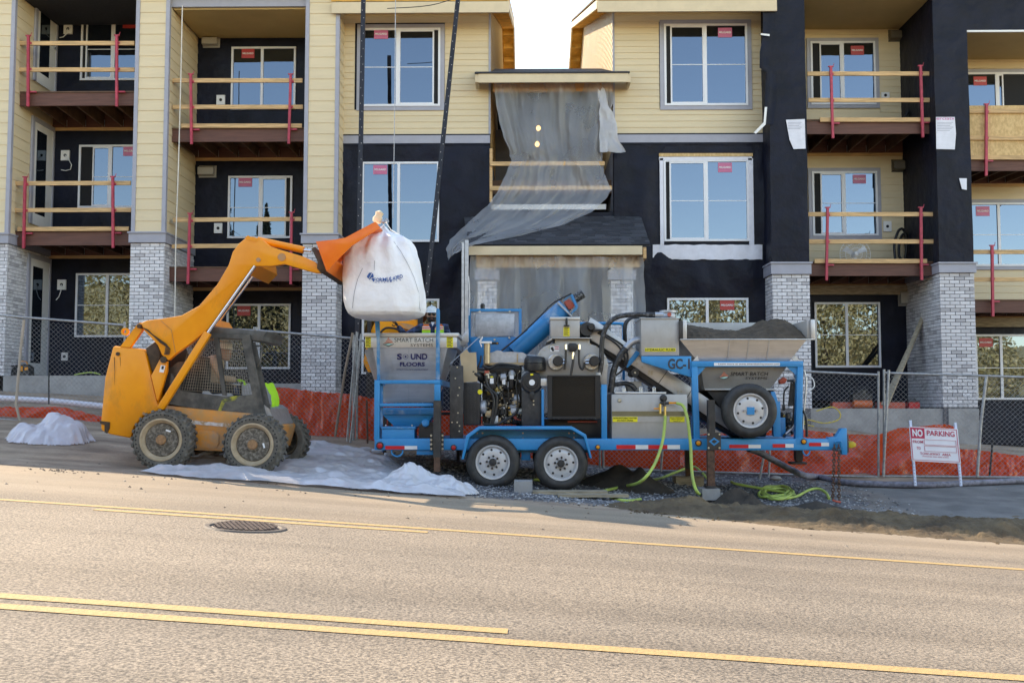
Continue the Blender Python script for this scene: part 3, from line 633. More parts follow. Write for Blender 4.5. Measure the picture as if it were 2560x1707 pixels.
# --- windows
def window(x0, y0, x1, y1, mull, Y, st=None, open_=None, surround=0, gridy=None, kind='pink', tilt=0):
    g = grp('window', B); a, b = X(x0, Y, (y0 + y1) / 2), X(x1, Y, (y0 + y1) / 2); c, d = Z(y1, Y), Z(y0, Y); k = X(mull, Y, (y0 + y1) / 2); fw = .045
    if surround:
        s = surround; m = MB(trim); m.box((a - s, Y - .035, d), (b + s, Y + .002, d + s)); m.box((a - s, Y - .035, c - s), (b + s, Y + .002, c)); m.box((a - s, Y - .034, c), (a, Y + .002, d)); m.box((b, Y - .034, c), (b + s, Y + .002, d)); m.build('surround', g)
    m = MB(vinyl)
    m.box((a, Y - .05, d - fw), (b, Y + .002, d)); m.box((a, Y - .05, c), (b, Y + .002, c + fw)); m.box((a, Y - .0495, c + fw), (a + fw, Y + .002, d - fw)); m.box((b - fw, Y - .0495, c + fw), (b, Y + .002, d - fw)); m.box((k - .03, Y - .0485, c + fw), (k + .03, Y + .002, d - fw)); m.build('frame', g)
    halves = [(a + fw, k - .03), (k + .03, b - fw)]
    for i, (p, q) in enumerate(halves):
        if open_ is not None and (open_ > 0) == (i == 1):
            gw = abs(open_); m = MB(darkgap)
            if i: m.box((q - gw, Y - .02, c + fw), (q, Y - .004, d - fw)); q -= gw
            else: m.box((p, Y - .02, c + fw), (p + gw, Y - .004, d - fw)); p += gw
            m.build('gap_shade_slab', g)  # near-black slab painted as the shaded opening beside the sash
            m = MB(vinyl); s_ = .032
            for bx_ in ((p, p + s_, c + fw, d - fw), (q - s_, q, c + fw, d - fw)): m.box((bx_[0], Y - .044, bx_[2]), (bx_[1], Y - .006, bx_[3]))
            m.box((p + s_, Y - .044, c + fw), (q - s_, Y - .006, c + fw + s_)); m.box((p + s_, Y - .044, d - fw - s_), (q - s_, Y - .006, d - fw)); m.build('sash', g); p += s_; q -= s_
        m = MB(glass); u = random.uniform(-.002, .002) + tilt; w_ = random.uniform(-.002, .002)
        m.add([(p, Y - .022 - u, c + fw), (q, Y - .022 + u, c + fw), (q, Y - .022 + u + w_, d - fw), (p, Y - .022 - u + w_, d - fw)], [(0, 1, 2, 3)]); m.build('pane', g, fix=False)
        if gridy: m = MB(vinyl); m.box((p, Y - .027, Z(gridy, Y) - .008), (q, Y - .026 + .012, Z(gridy, Y) + .008)); m.build('glazing_bar', g)
    if st:
        sx, sy, sw, sh_ = st; Ys = Y - .031; m = MB(redst if kind == 'red' else pinkst); m.pbox(sx, sy, sx + sw, sy + sh_, Ys, Ys + .003); m.use(whitep).ptext('MILGARD', sx + 2.5, sy + sh_ * .38, sx + sw - 2.5, sy + sh_ * .58, Ys - .002, ex=.001, bold=.02)
        m.build('sticker', g)
    return g
random.seed(11)
window(204, 41, 366, 198, 286, YR, (307, 47, 40, 24), -.07, kind='red', gridy=120); window(198, 360, 358, 518, 278, YR, (308, 366, 36, 24), -.27, gridy=440); window(190, 682, 350, 842, 269, YR, gridy=762)
window(579, 116, 740, 273, 656, YR, (604, 123, 32, 23), kind='red', gridy=196); window(571, 439, 731, 595, 651, YR, (596, 445, 34, 22), .09, gridy=518); window(567, 759, 727, 922, 648, YR, (593, 765, 33, 24), gridy=841, kind='red')
window(903, 71, 1101, 266, 994, YG, (935, 74, 35, 24), .09, .09, 168); window(905, 405, 1098, 605, 997, YG, (933, 413, 35, 23), gridy=506); window(905, 747, 1098, 935, 997, YG)
window(1660, 64, 1868, 267, 1763, YG, (1795, 70, 35, 24), -.09, .09, 165); window(1659, 402, 1871, 605, 1766, YG, (1795, 407, 35, 24), -.08, gridy=504); window(1668, 746, 1871, 935, 1768, YG, (1800, 751, 36, 24), kind='red')
window(2026, 109, 2188, 266, 2106, YR, (2127, 115, 33, 23), -.16, .08, kind='red', gridy=188); window(2030, 432, 2193, 592, 2110, YR, (2132, 437, 33, 22), -.14, .08, gridy=511); window(2036, 757, 2200, 919, 2116, YR, gridy=838)
window(2414, 188, 2580, 345, 2491, YR, (2434, 192, 33, 22), .6, .08, kind='red'); window(2421, 511, 2590, 668, 2496, YR, (2440, 516, 34, 24), None, .08, gridy=590); window(2437, 837, 2610, 999, 2502, YR, (2448, 845, 34, 22), gridy=920, kind='red')
# wrap round the taped window and its header
m = MB(wrap); nx = 40
m.sheet([[P(1632 + (1906 - 1632) * i / nx + (3 * noise.noise((i * .4, j, 1))), 612 + 37 * j / 4 + 3 * noise.noise((i * .3, 2, 0)) - (14 * max(0, (i - 34) / 6) if 0 else 0), YG - .06 - .02 * noise.noise((i * .25, j * .4, 7))) for i in range(nx + 1)] for j in range(5)]); m.build('flashing_wrap', B, smooth=60, fix=False)
m = MB(wrap); m.pbox(1650, 396, 1659, 612, YG - .055, YG - .02); m.pbox(1872, 396, 1884, 612, YG - .055, YG - .02); m.pbox(1648, 392, 1880, 401, YG - .055, YG - .02); each(m, 'flashing_wrap', B)
m = MB(osb); m.pbox(1648, 383, 1882, 391, YG - .07, YG - .03); m.build('osb_strip', B)
m = MB(paper); m.ppoly([(1652, 383), (1665, 366), (1876, 366), (1886, 383)], YG - .075, YG - .06); m.build('paper_flap', B)
m = MB(paper)
m.sheet([[P(x + dx + 6 * noise.noise((x * .1, y * .01, 2)), y, YC - .02 - .06 * abs(noise.noise((dx * .2, y * .012, 3)))) for dx in (0, 7, 14, 21, 28)] for x, y in ((1907, -20), (1908, 40), (1904, 90), (1900, 130), (1900, 170), (1914, 180), (1912, 230), (1912, 260), (1906, 300), (1903, 312))]); m.build('hanging_paper', B, smooth=60, fix=False)
m = MB(plwhite); m.ppoly([(1884, 332), (1890, 335), (1914, 312), (1918, 268), (1912, 268), (1909, 306)], YC - .1, YC - .095); m.ppoly([(1902, 84), (1924, 86), (1924, 91), (1902, 88)], YC - .1, YC - .095); each(m, 'torn_wrap', B)
pink = mat('pink_print', (.6, .05, .25), .5, v=0); greyp = mat('grey_print', (.3, .3, .36), .5, v=0)
m = MB(wrap); m.ppoly([(1965, 300), (2012, 298), (2014, 372), (1984, 373), (1974, 350)], YC - .03, YC - .024); m.use(greyp)
for k in range(5): m.pbox(1970, 306 + k * 4, 2004 - 3 * (k % 3), 307.2 + k * 4, YC - .032, YC - .03)
m.build('wrap_patch', B)
m = MB(wrap); m.ppoly([(2340, 293), (2387, 293), (2390, 335), (2387, 374), (2341, 373)], YC - .03, YC - .024); m.use(pink).ptext('erciatv', 2341, 293, 2386, 300, YC - .032); m.use(greyp)
for k in range(6): m.pbox(2343, 306 + k * 4, 2383 - 4 * (k % 3), 307.2 + k * 4, YC - .032, YC - .03)
m.build('wrap_patch', B)
m = MB(wrap); m.ppoly([(2398, 446), (2417, 446), (2417, 475), (2405, 473)], YC - .03, YC - .024); m.build('wrap_patch', B)
# --- balcony doors in the end wall, vents, boxes
xd = X(20, YC, 600) - .02
for i, (y0, y1) in enumerate(((-8, 226), (323, 572), (655, 937))):
    g = grp('balcony_door', B); zt, zb = Z(y0, 22.2), Z(y1, 22.2); ya, yb = 21.42, 22.3
    m = MB(trim); m.box((xd + .016, ya - .1, zb), (xd + .06, ya, zt + .1)); m.box((xd + .016, yb, zb), (xd + .06, yb + .05, zt + .1)); m.box((xd + .016, ya, zt), (xd + .06, yb, zt + .1)); m.build('door_casing', g)
    m = MB(plwhite); m.box((xd + .016, ya, zb), (xd + .04, yb, zt)); m.build('door_leaf', g)
    m = MB(glass); m.box((xd + .0405, ya + .13, zb + .25), (xd + .042, yb - .3, zt - .16)); m.build('door_pane', g)
    m = MB(galv); m.box((xd + .041, yb - .12, zb + 1.0), (xd + .075, yb - .06, zb + 1.05)); m.build('door_handle', g)
def vent(l, t, r, b, ms, Y=YR):
    m = MB(ms); x0, x1, z0, z1 = X(l, Y), X(r, Y), Z(b, Y), Z(t, Y)
    m.box((x0 - .01, Y - .03, z0 - .02), (x1 + .03, Y, z1 + .01)); m.prism([(x0, Y - .031, z1), (x0, Y - .16, z1 - .05), (x0, Y - .16, z0 + .03), (x0, Y - .031, z0)], (x1 - x0, 0, 0)); m.build('vent_hood', B)
vent(502, 91, 540, 115, plwhite if 0 else greybox); vent(498, 414, 537, 440, greybox); vent(2231, 82, 2272, 108, ventm); vent(2231, 404, 2272, 432, ventm); vent(2240, 728, 2286, 764, greybox)
def jbox(l, t, r, b, wire=None, Y=YR):
    m = MB(plwhite); m.pbox(l, t, r, b, Y - .045, Y); m.use(darkgap).pcyl((l + r) / 2, (t + b) / 2, Y - .047, Y - .04, .035, 12)
    if wire: m.use(plwhite).tube([P(x, y, Y - .07) for x, y in wire], .009, 6)
    m.build('junction_box', B)
jbox(159, 60, 180, 85, [(170, 72), (167, 85), (158, 93), (149, 95)]); jbox(152, 376, 173, 401, [(162, 388), (172, 400), (179, 412), (176, 424), (164, 427), (153, 425)]); jbox(143, 699, 164, 724, [(153, 711), (152, 728), (147, 742), (140, 750)]); jbox(153, 881, 168, 901)
jbox(541, 238, 562, 262); jbox(535, 558, 555, 583); jbox(2204, 231, 2224, 246); jbox(2209, 553, 2229, 579)
# --- foundations
m = MB(concrete); m.box((X(-60, YC), YC + .02, -.4), (X(330, YC), YR, Z(938, YC))); m.box((X(405, YC), YC + .05, -.9), (X(765, YC), YR, Z(958, YC))); each(m, 'concrete_footing', B)
m = MB(concrete); m.box((X(1925, YC), YC + .06, -.9), (X(2352, YC), YR, Z(1021, YC))); m.box((X(2357, YC), YC - .005, -.9), (X(2432, YC), YC + .5, Z(1021, YC) - .003)); each(m, 'concrete_footing', B)
lay_bricks()
# unseen wing added out of frame at the left, shaped to shade the verge
nb = thing('shade_wing', 'unseen wing added out of frame to shade the verge', 'building', (-19, YC, 0))
NBZ = 9.3
m = MB(siding); m.box((-40, YC, -1), (-12.6, 33, NBZ)); m.build('wall', nb)
m = MB(shing); m.prism([(-40.2, YC - .3, NBZ), (-40.2, 27, NBZ + 1.2), (-40.2, 33.3, NBZ)], (27.5, 0, 0)); m.build('roof', nb)
# --- temporary guard rails on the balconies
def guard(label, rails, posts, Y=YB, sheetp=None):
    t = thing('guard_rail', label, 'guard rail', P(posts[0][2], posts[0][3], Y - .06), 'temporary guard rails on the balconies')
    if sheetp: m = MB(osb); m.pbox(*sheetp, Y - .02, Y - .005); m.build('osb_sheet', t)
    for a, b, py, dy in rails:
        m = MB(wood); p, q = P(a, py, Y - .045), P(b, py + dy, Y - .045); m.bar(p, q, .036, .085, up=(0, 1, 0)) if 0 else m.prism([p + Vector((0, -.018, -.044)), p + Vector((0, .018, -.044)), p + Vector((0, .018, .044)), p + Vector((0, -.018, .044))], q - p); m.build('rail_board', t)
    for xt, yt, xb_, yb in posts:
        a, b = P(xt, yt, Y - .09), P(xb_, yb, Y - .09); m = MB(redsteel); m.bar(a, b, .05, .05, up=(0, 1, 0)); m.build('post', t)
        m = MB(redsteel); mid = a + (b - a) * .775; m.box((mid.x - .02, Y - .07, mid.z - .03), (mid.x + .16, Y - .03, mid.z + .0)); m.box((a.x - .055, Y - .11, a.z), (a.x + .055, Y - .07, a.z + .02)); m.tube([a + Vector((.05, 0, .01)), a + Vector((.07, 0, .08))], .006, 5)
        for f in (.09, .46): q = a + (b - a) * f; m.box((q.x, Y - .075, q.z - .03), (q.x + .06, Y - .022, q.z + .015))
        each(m, 'clamp', t)
guard('red posted guard rail on the top left balcony beside the door', [(33, 336, 109, 0), (30, 336, 175, 0)], [(71, 91, 70, 267), (292, 90, 292, 267)])
guard('red posted guard rail on the second floor balcony at the left edge', [(26, 327, 459, -1), (25, 328, 526, -1), (44, 322, 573, -1)], [(63, 444, 59, 621), (282, 443, 283, 620)])
guard('red posted guard rail on the top balcony left of the gable window', [(432, 756, 202, 0), (432, 757, 268, 0), (454, 755, 315, 0)], [(477, 187, 479, 361), (727, 187, 722, 360)])
guard('red posted guard rail on the second floor balcony behind the loader arm', [(433, 753, 550, -2), (430, 700, 616, -2)], [(475, 535, 470, 710), (729, 532, 727, 711)])
guard('red posted guard rail on the top balcony between the black piers', [(2018, 2335, 185, 0), (2021, 2338, 251, 0), (2050, 2333, 300, 0)], [(2077, 168, 2082, 346), (2301, 166, 2307, 344)])
guard('red posted guard rail on the balcony with the white fan', [(2018, 2342, 536, 0), (2017, 2337, 604, 0), (2036, 2317, 653, 0)], [(2069, 520, 2066, 701), (2302, 520, 2304, 700)])
guard('guard rail with chipboard sheets on the far right balcony', [(2415, 2640, 278, 0), (2416, 2640, 345, 1), (2416, 2640, 394, 1)], [(2466, 262, 2465, 440), (2680, 262, 2680, 440)], sheetp=(2415, 264, 2660, 398))
guard('red posted guard rail on the lower balcony at the right edge', [(2422, 2640, 630, 0), (2432, 2640, 699, 0)], [(2480, 615, 2482, 791), (2690, 615, 2690, 791)])
# ---------------------------------------------------------------- skid steer loader
A4 = lambda x, y: (x / 2.45, 560 + y / 2.45)
A5 = lambda x, y: (840 + x / 2.45, 560 + y / 2.45)
A6 = lambda x, y: (1700 + x / 2.45, 560 + y / 2.45)
K4 = lambda x, y: (240 + x / 3.408, 740 + y / 3.408)
def pl(c, *pts): return [c(*p) for p in pts]
ora = mat('orange_paint', (.83, .272, .006), .36, c2=(.91, .33, .010), v=0, s=2.2, b=.03, bs=20)
def grime(M, c, s, lo, hi, st=(1, 1, 1), amt=.8):
    """patches of dirt with their own outline over a paint"""
    t = M.node_tree; N = t.nodes; b = N['Principled BSDF']; old = b.inputs['Base Color'].links[0].from_socket; g = N.new('ShaderNodeNewGeometry'); mp = N.new('ShaderNodeMapping'); mp.inputs['Scale'].default_value = st; t.links.new(g.outputs['Position'], mp.inputs[0])
    n = N.new('ShaderNodeTexNoise'); n.inputs['Scale'].default_value = s; n.inputs['Detail'].default_value = 10; n.inputs['Roughness'].default_value = .7; t.links.new(mp.outputs[0], n.inputs['Vector']); r = N.new('ShaderNodeMapRange'); r.inputs['From Min'].default_value = lo; r.inputs['From Max'].default_value = hi; r.inputs['To Max'].default_value = amt; t.links.new(n.outputs[0], r.inputs[0])
    mx = N.new('ShaderNodeMix'); mx.data_type = 'RGBA'; t.links.new(r.outputs[0], mx.inputs[0]); t.links.new(old, mx.inputs[6]); mx.inputs[7].default_value = list(c) + [1]; t.links.new(mx.outputs[2], b.inputs['Base Color'])
grime(ora, (.34, .16, .035), 2.2, .56, .74, (1, 1, .5), .55); grime(ora, (.10, .055, .02), 7, .66, .78, (2, 2, .6), .7)
oradirt = mat('dusty_orange_paint', (.48, .23, .065), .6, c2=(.74, .25, .025), v=0, s=3.5, b=.05, bs=30)
bucketm = mat('bucket_paint', (.88, .15, .006), .32, c2=(.92, .20, .01), v=0, s=3)
cabm = mat('cab_steel', (.062, .060, .055), .55, v=.45, s=6); cabtop = mat('cab_roof_paint', (.10, .10, .095), .5, v=.3, s=6)
chrome = mat('chrome_rod', (.75, .76, .78), .12, m=1, v=0)
tyrem = mat('solid_tyre', (.12, .108, .09), .85, v=.35, s=14, b=.2, bs=50); holem = mat('hole_shade', (.006, .006, .006), .8, v=0)
rimm = mat('muddy_rim', (.36, .27, .17), .8, c2=(.48, .37, .25), v=0, s=9); dishm = mat('scuffed_disc', (.085, .07, .052), .7, c2=(.32, .28, .23), v=0, s=26, det=10, lo=.45, hi=.72); hubm = mat('rusty_hub', (.30, .16, .075), .7, v=.25, s=30)
grease = mat('grease', (.05, .028, .012), .6, v=.4, s=20)
Sb = on_ground(510, 14.1); grime(oradirt, (.30, .235, .17), 3, .42, .62, (1, 1, 1.4), .8); grime(cabm, (.16, .145, .12), 3, .48, .66, amt=.6)
S = thing('skid_steer_loader', 'orange skid steer loader with raised arm lifting a white bulk bag', 'loader', Sb)
YN, YF = 13.5, 14.75                           # near and far faces of the body
m = MB(ora); rear = pl(A4, (690, 745), (862, 763), (890, 785), (965, 1100), (985, 1150), (880, 1170), (820, 1240), (800, 1312), (670, 1287), (615, 1262), (615, 1200), (640, 940))
m.ppoly(rear, YN, YF); m.build('rear_body', S, bev=.03)
m = MB(grease); m.ppoly(pl(A4, (612, 1205), (672, 1212), (670, 1250), (655, 1282), (640, 1275), (640, 1230), (612, 1222)), YN - .012, YN - .001); m.build('rear_latch', S)
m = MB(oradirt); m.ppoly(pl(A4, (960, 1105), (1200, 1130), (1600, 1165), (1690, 1240), (1650, 1380), (1400, 1392), (1180, 1385), (1000, 1300), (900, 1250)), YN + .02, YF - .02); m.build('chassis', S, bev=.02)
m = MB(oradirt); m.ppoly(pl(A4, (1185, 1290), (1195, 1270), (1230, 1262), (1310, 1265), (1340, 1290), (1340, 1345), (1320, 1375), (1210, 1370), (1185, 1345)), YN + .005, YN + .019)
m.build('axle_cover', S, bev=.006)
m = MB(mat('chalky_scuff', (.42, .24, .11), .8, c2=(.62, .55, .5), v=0, s=16, lo=.42, hi=.6)); m.ppoly(pl(A4, (1150, 1197), (1290, 1212), (1420, 1222), (1420, 1246), (1290, 1234), (1150, 1222)), YN + .012, YN + .0195); m.build('scuff_strip', S)
m = MB(grease); m.ppoly(pl(K4, (420, 445), (510, 380), (545, 470), (545, 600), (475, 645)), YN + .03, YF - .03); m.build('engine_hood', S, bev=.015)
m = MB(ora)
for y in (YN + .0, YF - .1): m.ppoly(pl(K4, (205, 432), (352, 240), (380, 225), (405, 250), (395, 285), (285, 437)), y, y + .08)
each(m, 'rear_link', S)
for y in (YN - .02, YF - .1):
    c = P(*K4(243, 302), y); m = MB(ora); n = 18; m.sheet([[c + Vector((math.cos(a) * r, d, math.sin(a) * r)) for a in [i * 2 * math.pi / n for i in range(n + 1)]] for r, d in ((.026, 0), (.05, 0), (.05, .05), (.026, .05), (.026, 0))]); m.build('lifting_eye', S)
arm = pl(A4, (862, 605), (900, 590), (990, 580), (1110, 560), (1220, 500), (1330, 370), (1400, 250), (1425, 170), (1465, 118), (1510, 82), (1550, 78), (1610, 100), (1660, 140), (1740, 165), (1860, 200), (1935, 235), (1965, 300), (1935, 300), (1880, 285), (1740, 245), (1660, 258), (1560, 258), (1500, 330), (1400, 480), (1280, 640), (1180, 720), (1080, 792), (1030, 835), (990, 800), (965, 740), (880, 650))
for y in (YN - .06, YF + .0):
    m = MB(ora); m.ppoly(arm, y, y + .1); a = m.build('lift_arm', S, bev=.012)
    m = MB(ora); m.ppoly(pl(A4, (1500, 82), (1520, 70), (1540, 84), (1585, 88), (1570, 110), (1520, 100)), y - .004, y + .104); each(m, 'hose_clip', a)
    m = MB(grease)
    for cx, cy, r in ((851, 625, .03), (1000, 830, .045), (1965, 270, .04)): m.pcyl(*A4(cx, cy), y - .012, y + .112, r, 14)
    m.use(oradirt)
    for cx, cy, r in ((1582, 220, .03), (1725, 203, .055)): m.pcyl(*A4(cx, cy), y - .01, y + .11, r, 16)
    each(m, 'pivot_pin', a)
m = MB(ora); m.ppoly(pl(A4, (1440, 190), (1540, 110), (1560, 240), (1500, 300)), YN, YF); m.ppoly(pl(A4, (1180, 690), (1270, 610), (1240, 560), (1170, 620)), YN, YF); each(m, 'arm_crossbar', S)
for y in (YN - .05, YF + .01):
    m = MB(ora); m.ppoly(pl(K4, (538, 545), (575, 508), (608, 520), (604, 640), (530, 895), (515, 880), (468, 680)), y + .02, y + .09); m.build('front_link', S, bev=.01)
m = MB(whitep); m.ppoly(pl(K4, (553, 588), (590, 592), (575, 652), (538, 646)), YN - .04, YN - .031); m.use(black).ppoly(pl(K4, (560, 595), (580, 597), (573, 625), (556, 622)), YN - .043, YN - .0405); m.build('warning_label', S)
for y, s in ((YN - .12, 0), (YF + .05, 18)):   # lift rams
    a, b = P(*A4(985 + s, 1130), y + .04), P(*A4(1275 + s, 665), y + .04); c = P(*A4(1562 + s * 1.8, 258), y + .04)
    m = MB(oradirt if s else ora); m.bar(a, b, .095, .08, up=(0, 1, 0)); m.build('lift_ram', S, bev=.012)
    m = MB(chrome); m.tube([b, c], .02, 12); m.build('ram_rod', S, 40)
for y in (YN + .25, YF - .3):                  # bucket rams along the boom
    a, b = P(*A4(1580, 100), y), P(*A4(1860, 160), y); c = P(*A4(1905, 165), y); m = MB(ora); m.tube([a, b], .05, 14); m.build('tilt_ram', S, 40); m = MB(chrome); m.tube([b, c], .022, 10); m.build('ram_rod', S, 40)
# bucket
by0, by1 = YN - .22, YF + .22; m = MB(bucketm)
N1 = lambda x, y: (840 + x / 4.356, 520 + y / 4.356)
bk = [A4(1935, 108), N1(0, 343), N1(105, 322), N1(425, 150), N1(440, 160), N1(110, 338), N1(0, 360), A4(1950, 118), A4(2012, 275), A4(2000, 290)]
m.ppoly(bk, by0, by1); m.build('bucket_shell', S)
for y in (by0, by1 - .02):
    m = MB(bucketm); m.ppoly([A4(1940, 112), N1(0, 345), N1(105, 325), N1(432, 155), N1(482, 215), N1(300, 330), N1(170, 412), N1(0, 582), A4(2008, 288)], y - .004, y + .02); m.build('bucket_side', S, bev=.005)
m = MB(bucketm); m.ppoly([A4(2008, 290), N1(0, 582), N1(3, 570), A4(2000, 275)], by0 + .02, by1 - .03); m.build('bucket_lip', S)
m = MB(grease); m.ppoly(pl(A4, (1905, 150), (1925, 138), (1960, 170), (2010, 262), (2000, 288), (1965, 300), (1940, 270), (1945, 230)), YN - .08, YF + .08); m.build('quick_hitch', S, bev=.01)
# wheels (one mesh for all four)
WR = .407
def tyre_mesh():
    m = MB(tyrem); r = WR; m.lathe((0, 0, 0), (0, 1, 0), [(.27, .0), (.30, -.012), (r - .06, -.015), (r - .022, .015), (r - .018, .15), (r - .022, .28), (r - .06, .31), (.30, .31), (.27, .30)], 48, cap=False)
    for k in range(26):
        for s, d in ((.0, 0), (.155, .5)):
            a = (k + d) * 2 * math.pi / 26; ca, sa = math.cos(a), math.sin(a); u = Vector((ca, 0, sa)); v = Vector((-sa, 0, ca)); c = u * (r - .03); y0, y1 = (-.01, .17) if s == 0 else (.14, .305)
            sk_ = .05 if s == 0 else -.05
            m.add([c + v * (-.022) + Vector((0, y0, 0)), c + v * .022 + Vector((0, y0, 0)), c + v * (.022 + sk_) + Vector((0, y1, 0)), c + v * (-.022 + sk_) + Vector((0, y1, 0)),
                   c + u * .03 + v * (-.018) + Vector((0, y0 + .005, 0)), c + u * .03 + v * .018 + Vector((0, y0 + .005, 0)), c + u * .03 + v * (.018 + sk_) + Vector((0, y1, 0)), c + u * .03 + v * (-.018 + sk_) + Vector((0, y1, 0))],
                  [(0, 1, 2, 3), (4, 5, 6, 7), (0, 1, 5, 4), (1, 2, 6, 5), (2, 3, 7, 6), (3, 0, 4, 7)])
    m.use(holem)
    for k in range(40):
        a = k * 2 * math.pi / 40; m.lathe((math.cos(a) * .332, -.0175, math.sin(a) * .332), (0, 1, 0), [(.0105, 0), (.0105, .004)], 8)  # near-black discs stand in for the shaded holes of the tyre
    return m.mesh('tyre', Vector((0, 0, 0)), 35)
def rim_mesh():
    m = MB(rimm); m.lathe((0, 0, 0), (0, 1, 0), [(.285, -.014), (.28, -.02), (.262, -.02), (.255, .0), (.235, .012), (.22, .05), (.2, .055)], 40, cap=False); m.use(dishm); m.lathe((0, 0, 0), (0, 1, 0), [(.222, .045), (.215, .03), (.1, .022), (.09, .01), (0.001, .01)], 40, cap=False)
    return m.mesh('rim', Vector((0, 0, 0)), 40)
def hub_mesh():
    m = MB(hubm); m.lathe((0, 0, 0), (0, 1, 0), [(.066, .02), (.066, -.012), (.058, -.022), (.001, -.022)], 24); m.use(whitep); m.box((.02, -.0, .13), (.085, .018, .15)); return m.mesh('hub', Vector((0, 0, 0)), 40)
tm, rm, hm = tyre_mesh(), rim_mesh(), hub_mesh()
for px, py, Y, a in ((402.5, 1099, YN - .25, .3), (631, 1111, YN - .25, 1.3), (402.5, 1099, YF + .25, 2), (631, 1111, YF + .25, 4)):
    c = P(px, py, YN - .25); c.y = Y; g = grp('wheel', S); far = Y > YF
    for n_, me in (('tyre', tm), ('rim', rm), ('hub', hm)):
        o = place(n_, me, g, c); o.rotation_euler = (0, a, R(180) if far else 0)
# cab
m = MB(cabtop); m.ppoly(pl(K4, (830, 320), (870, 258), (920, 252), (1090, 268), (1460, 300), (1425, 345), (1420, 385), (1330, 385), (1300, 350), (860, 335)), YN + .1, YF - .1); m.build('cab_roof', S, bev=.02)
for y in (YN + .06, YF - .1):
    f = MB(cabm)
    f.ppoly(pl(K4, (1235, 345), (1312, 345), (1440, 1010), (1350, 1000), (1330, 830)), y, y + .05); f.ppoly(pl(K4, (998, 335), (1040, 338), (1108, 850), (1075, 845)), y, y + .045)
    f.ppoly(pl(K4, (790, 310), (1310, 330), (1312, 368), (800, 345)), y - .004, y + .054); each(f, 'cab_frame', S)
    f = MB(cabm); f.ppoly(pl(K4, (715, 805), (1095, 855), (1335, 838), (1440, 1035), (850, 985), (850, 958), (605, 915), (640, 660)), y - .002, y + .048); f.build('cab_side_panel', S)
    g = MB(mat('guard_wire', (.26, .24, .20), .5, m=.4, v=.2)); T0, T1, B0, B1 = K4(820, 340), K4(1240, 358), K4(690, 800), K4(1332, 838)
    for i in range(31):
        t = i / 30; a, b = Vector(T0).lerp(Vector(T1), t), Vector(B0).lerp(Vector(B1), t); g.bar(P(*a, y + .025), P(*b, y + .025), .0045)
    for i in range(20):
        t = i / 19; a, b = Vector(T0).lerp(Vector(B0), t), Vector(T1).lerp(Vector(B1), t); g.bar(P(*a, y + .028), P(*b, y + .028), .0045)
    g.build('mesh_guard', S, kind='stuff')
spray = mat('yellow_overspray', (.42, .40, .03), .6, c2=(.07, .075, .04), v=0, s=9, lo=.4, hi=.6)
m = MB(spray); m.ppoly(pl(K4, (1075, 880), (1180, 850), (1230, 845), (1180, 890), (1100, 905), (1060, 990), (1035, 990)), YN + .056, YN + .0575); m.build('paint_overspray', S)
m = MB(cabm); m.ppoly(pl(K4, (1312, 392), (1352, 392), (1480, 960), (1440, 1000)), YN + .12, YN + .17); m.ppoly(pl(K4, (1312, 392), (1352, 392), (1480, 960), (1440, 1000)), YF - .17, YF - .12); each(m, 'front_post', S)
m = MB(plwhite if 0 else galv); m.ppoly(pl(K4, (1430, 925), (1475, 960), (1530, 1095), (1450, 1020)), YN + .1, YF - .1); m.build('front_step', S)
m = MB(cabm); m.tube([P(*K4(1365, 425), YN + .1), P(*K4(1405, 425), YN + .05), P(*K4(1415, 450), YN + .05), P(*K4(1400, 560), YN + .05), P(*K4(1372, 610), YN + .1)], .011, 8); m.build('grab_handle', S)
m = MB(black); m.ppoly(pl(K4, (720, 640), (800, 560), (840, 640), (850, 800), (730, 800)), YN + .2, YF - .2); m.ppoly(pl(K4, (880, 520), (930, 520), (950, 730), (1150, 760), (1150, 800), (880, 790)), YN + .35, YF - .35); m.build('seat', S)
m = MB(black); m.tube([P(*K4(1230, 840), YN + .5), P(*K4(1240, 700), YN + .45)], .014, 8); m.lathe(P(*K4(1240, 700), YN + .45), (0, 0, 1), [(.02, -.02), (.03, .01), (.02, .04)], 10); m.build('control_lever', S)
m = MB(cabm); m.ppoly(pl(K4, (560, 660), (700, 560), (840, 560), (700, 905), (600, 905)), YN + .2, YF - .2); m.build('cab_rear_panel', S)
# seams, bolts and hinge on the rear plate
m = MB(grease); m.pbox(*A4(640, 1118), *A4(955, 1121), YN - .003, YN - .0005) if 0 else m.pcyl(*A4(720, 795), YN - .02, YN - .001, .026, 12); m.build('plate_bolt', S)
m = MB(oradirt); m.pcyl(*A4(880, 1160), YN - .012, YN - .001, .02, 10); m.build('plate_bolt', S)
m = MB(grease); m.tube([P(*A4(700, 815), YN - .004), P(*A4(703, 900), YN - .004), P(*A4(700, 985), YN - .004)], [.004, .0025, .001], 4); m.tube([P(*A4(735, 815), YN - .004), P(*A4(738, 870), YN - .004)], [.003, .001], 4); m.build('rust_run', S)
m = MB(oradirt); m.bar(P(*A4(1075, 788), YN - .065), P(*A4(1050, 650), YN - .065), .006, .004); m.bar(P(*A4(1050, 650), YN - .065), P(*A4(985, 590), YN - .065), .006, .004); m.build('weld_line', S)
# cables in the greasy pivot
m = MB(grease)
for k in range(5): m.tube([P(*K4(400 + 10 * k, 270 + 4 * k), YN - .08), P(*K4(500 + 12 * k, 340 + 14 * k), YN - .085), P(*K4(600 + 8 * k, 410 + 10 * k), YN - .08), P(*K4(585 + 9 * k, 500), YN - .075)], .006, 5)
each(m, 'hydraulic_line', S)
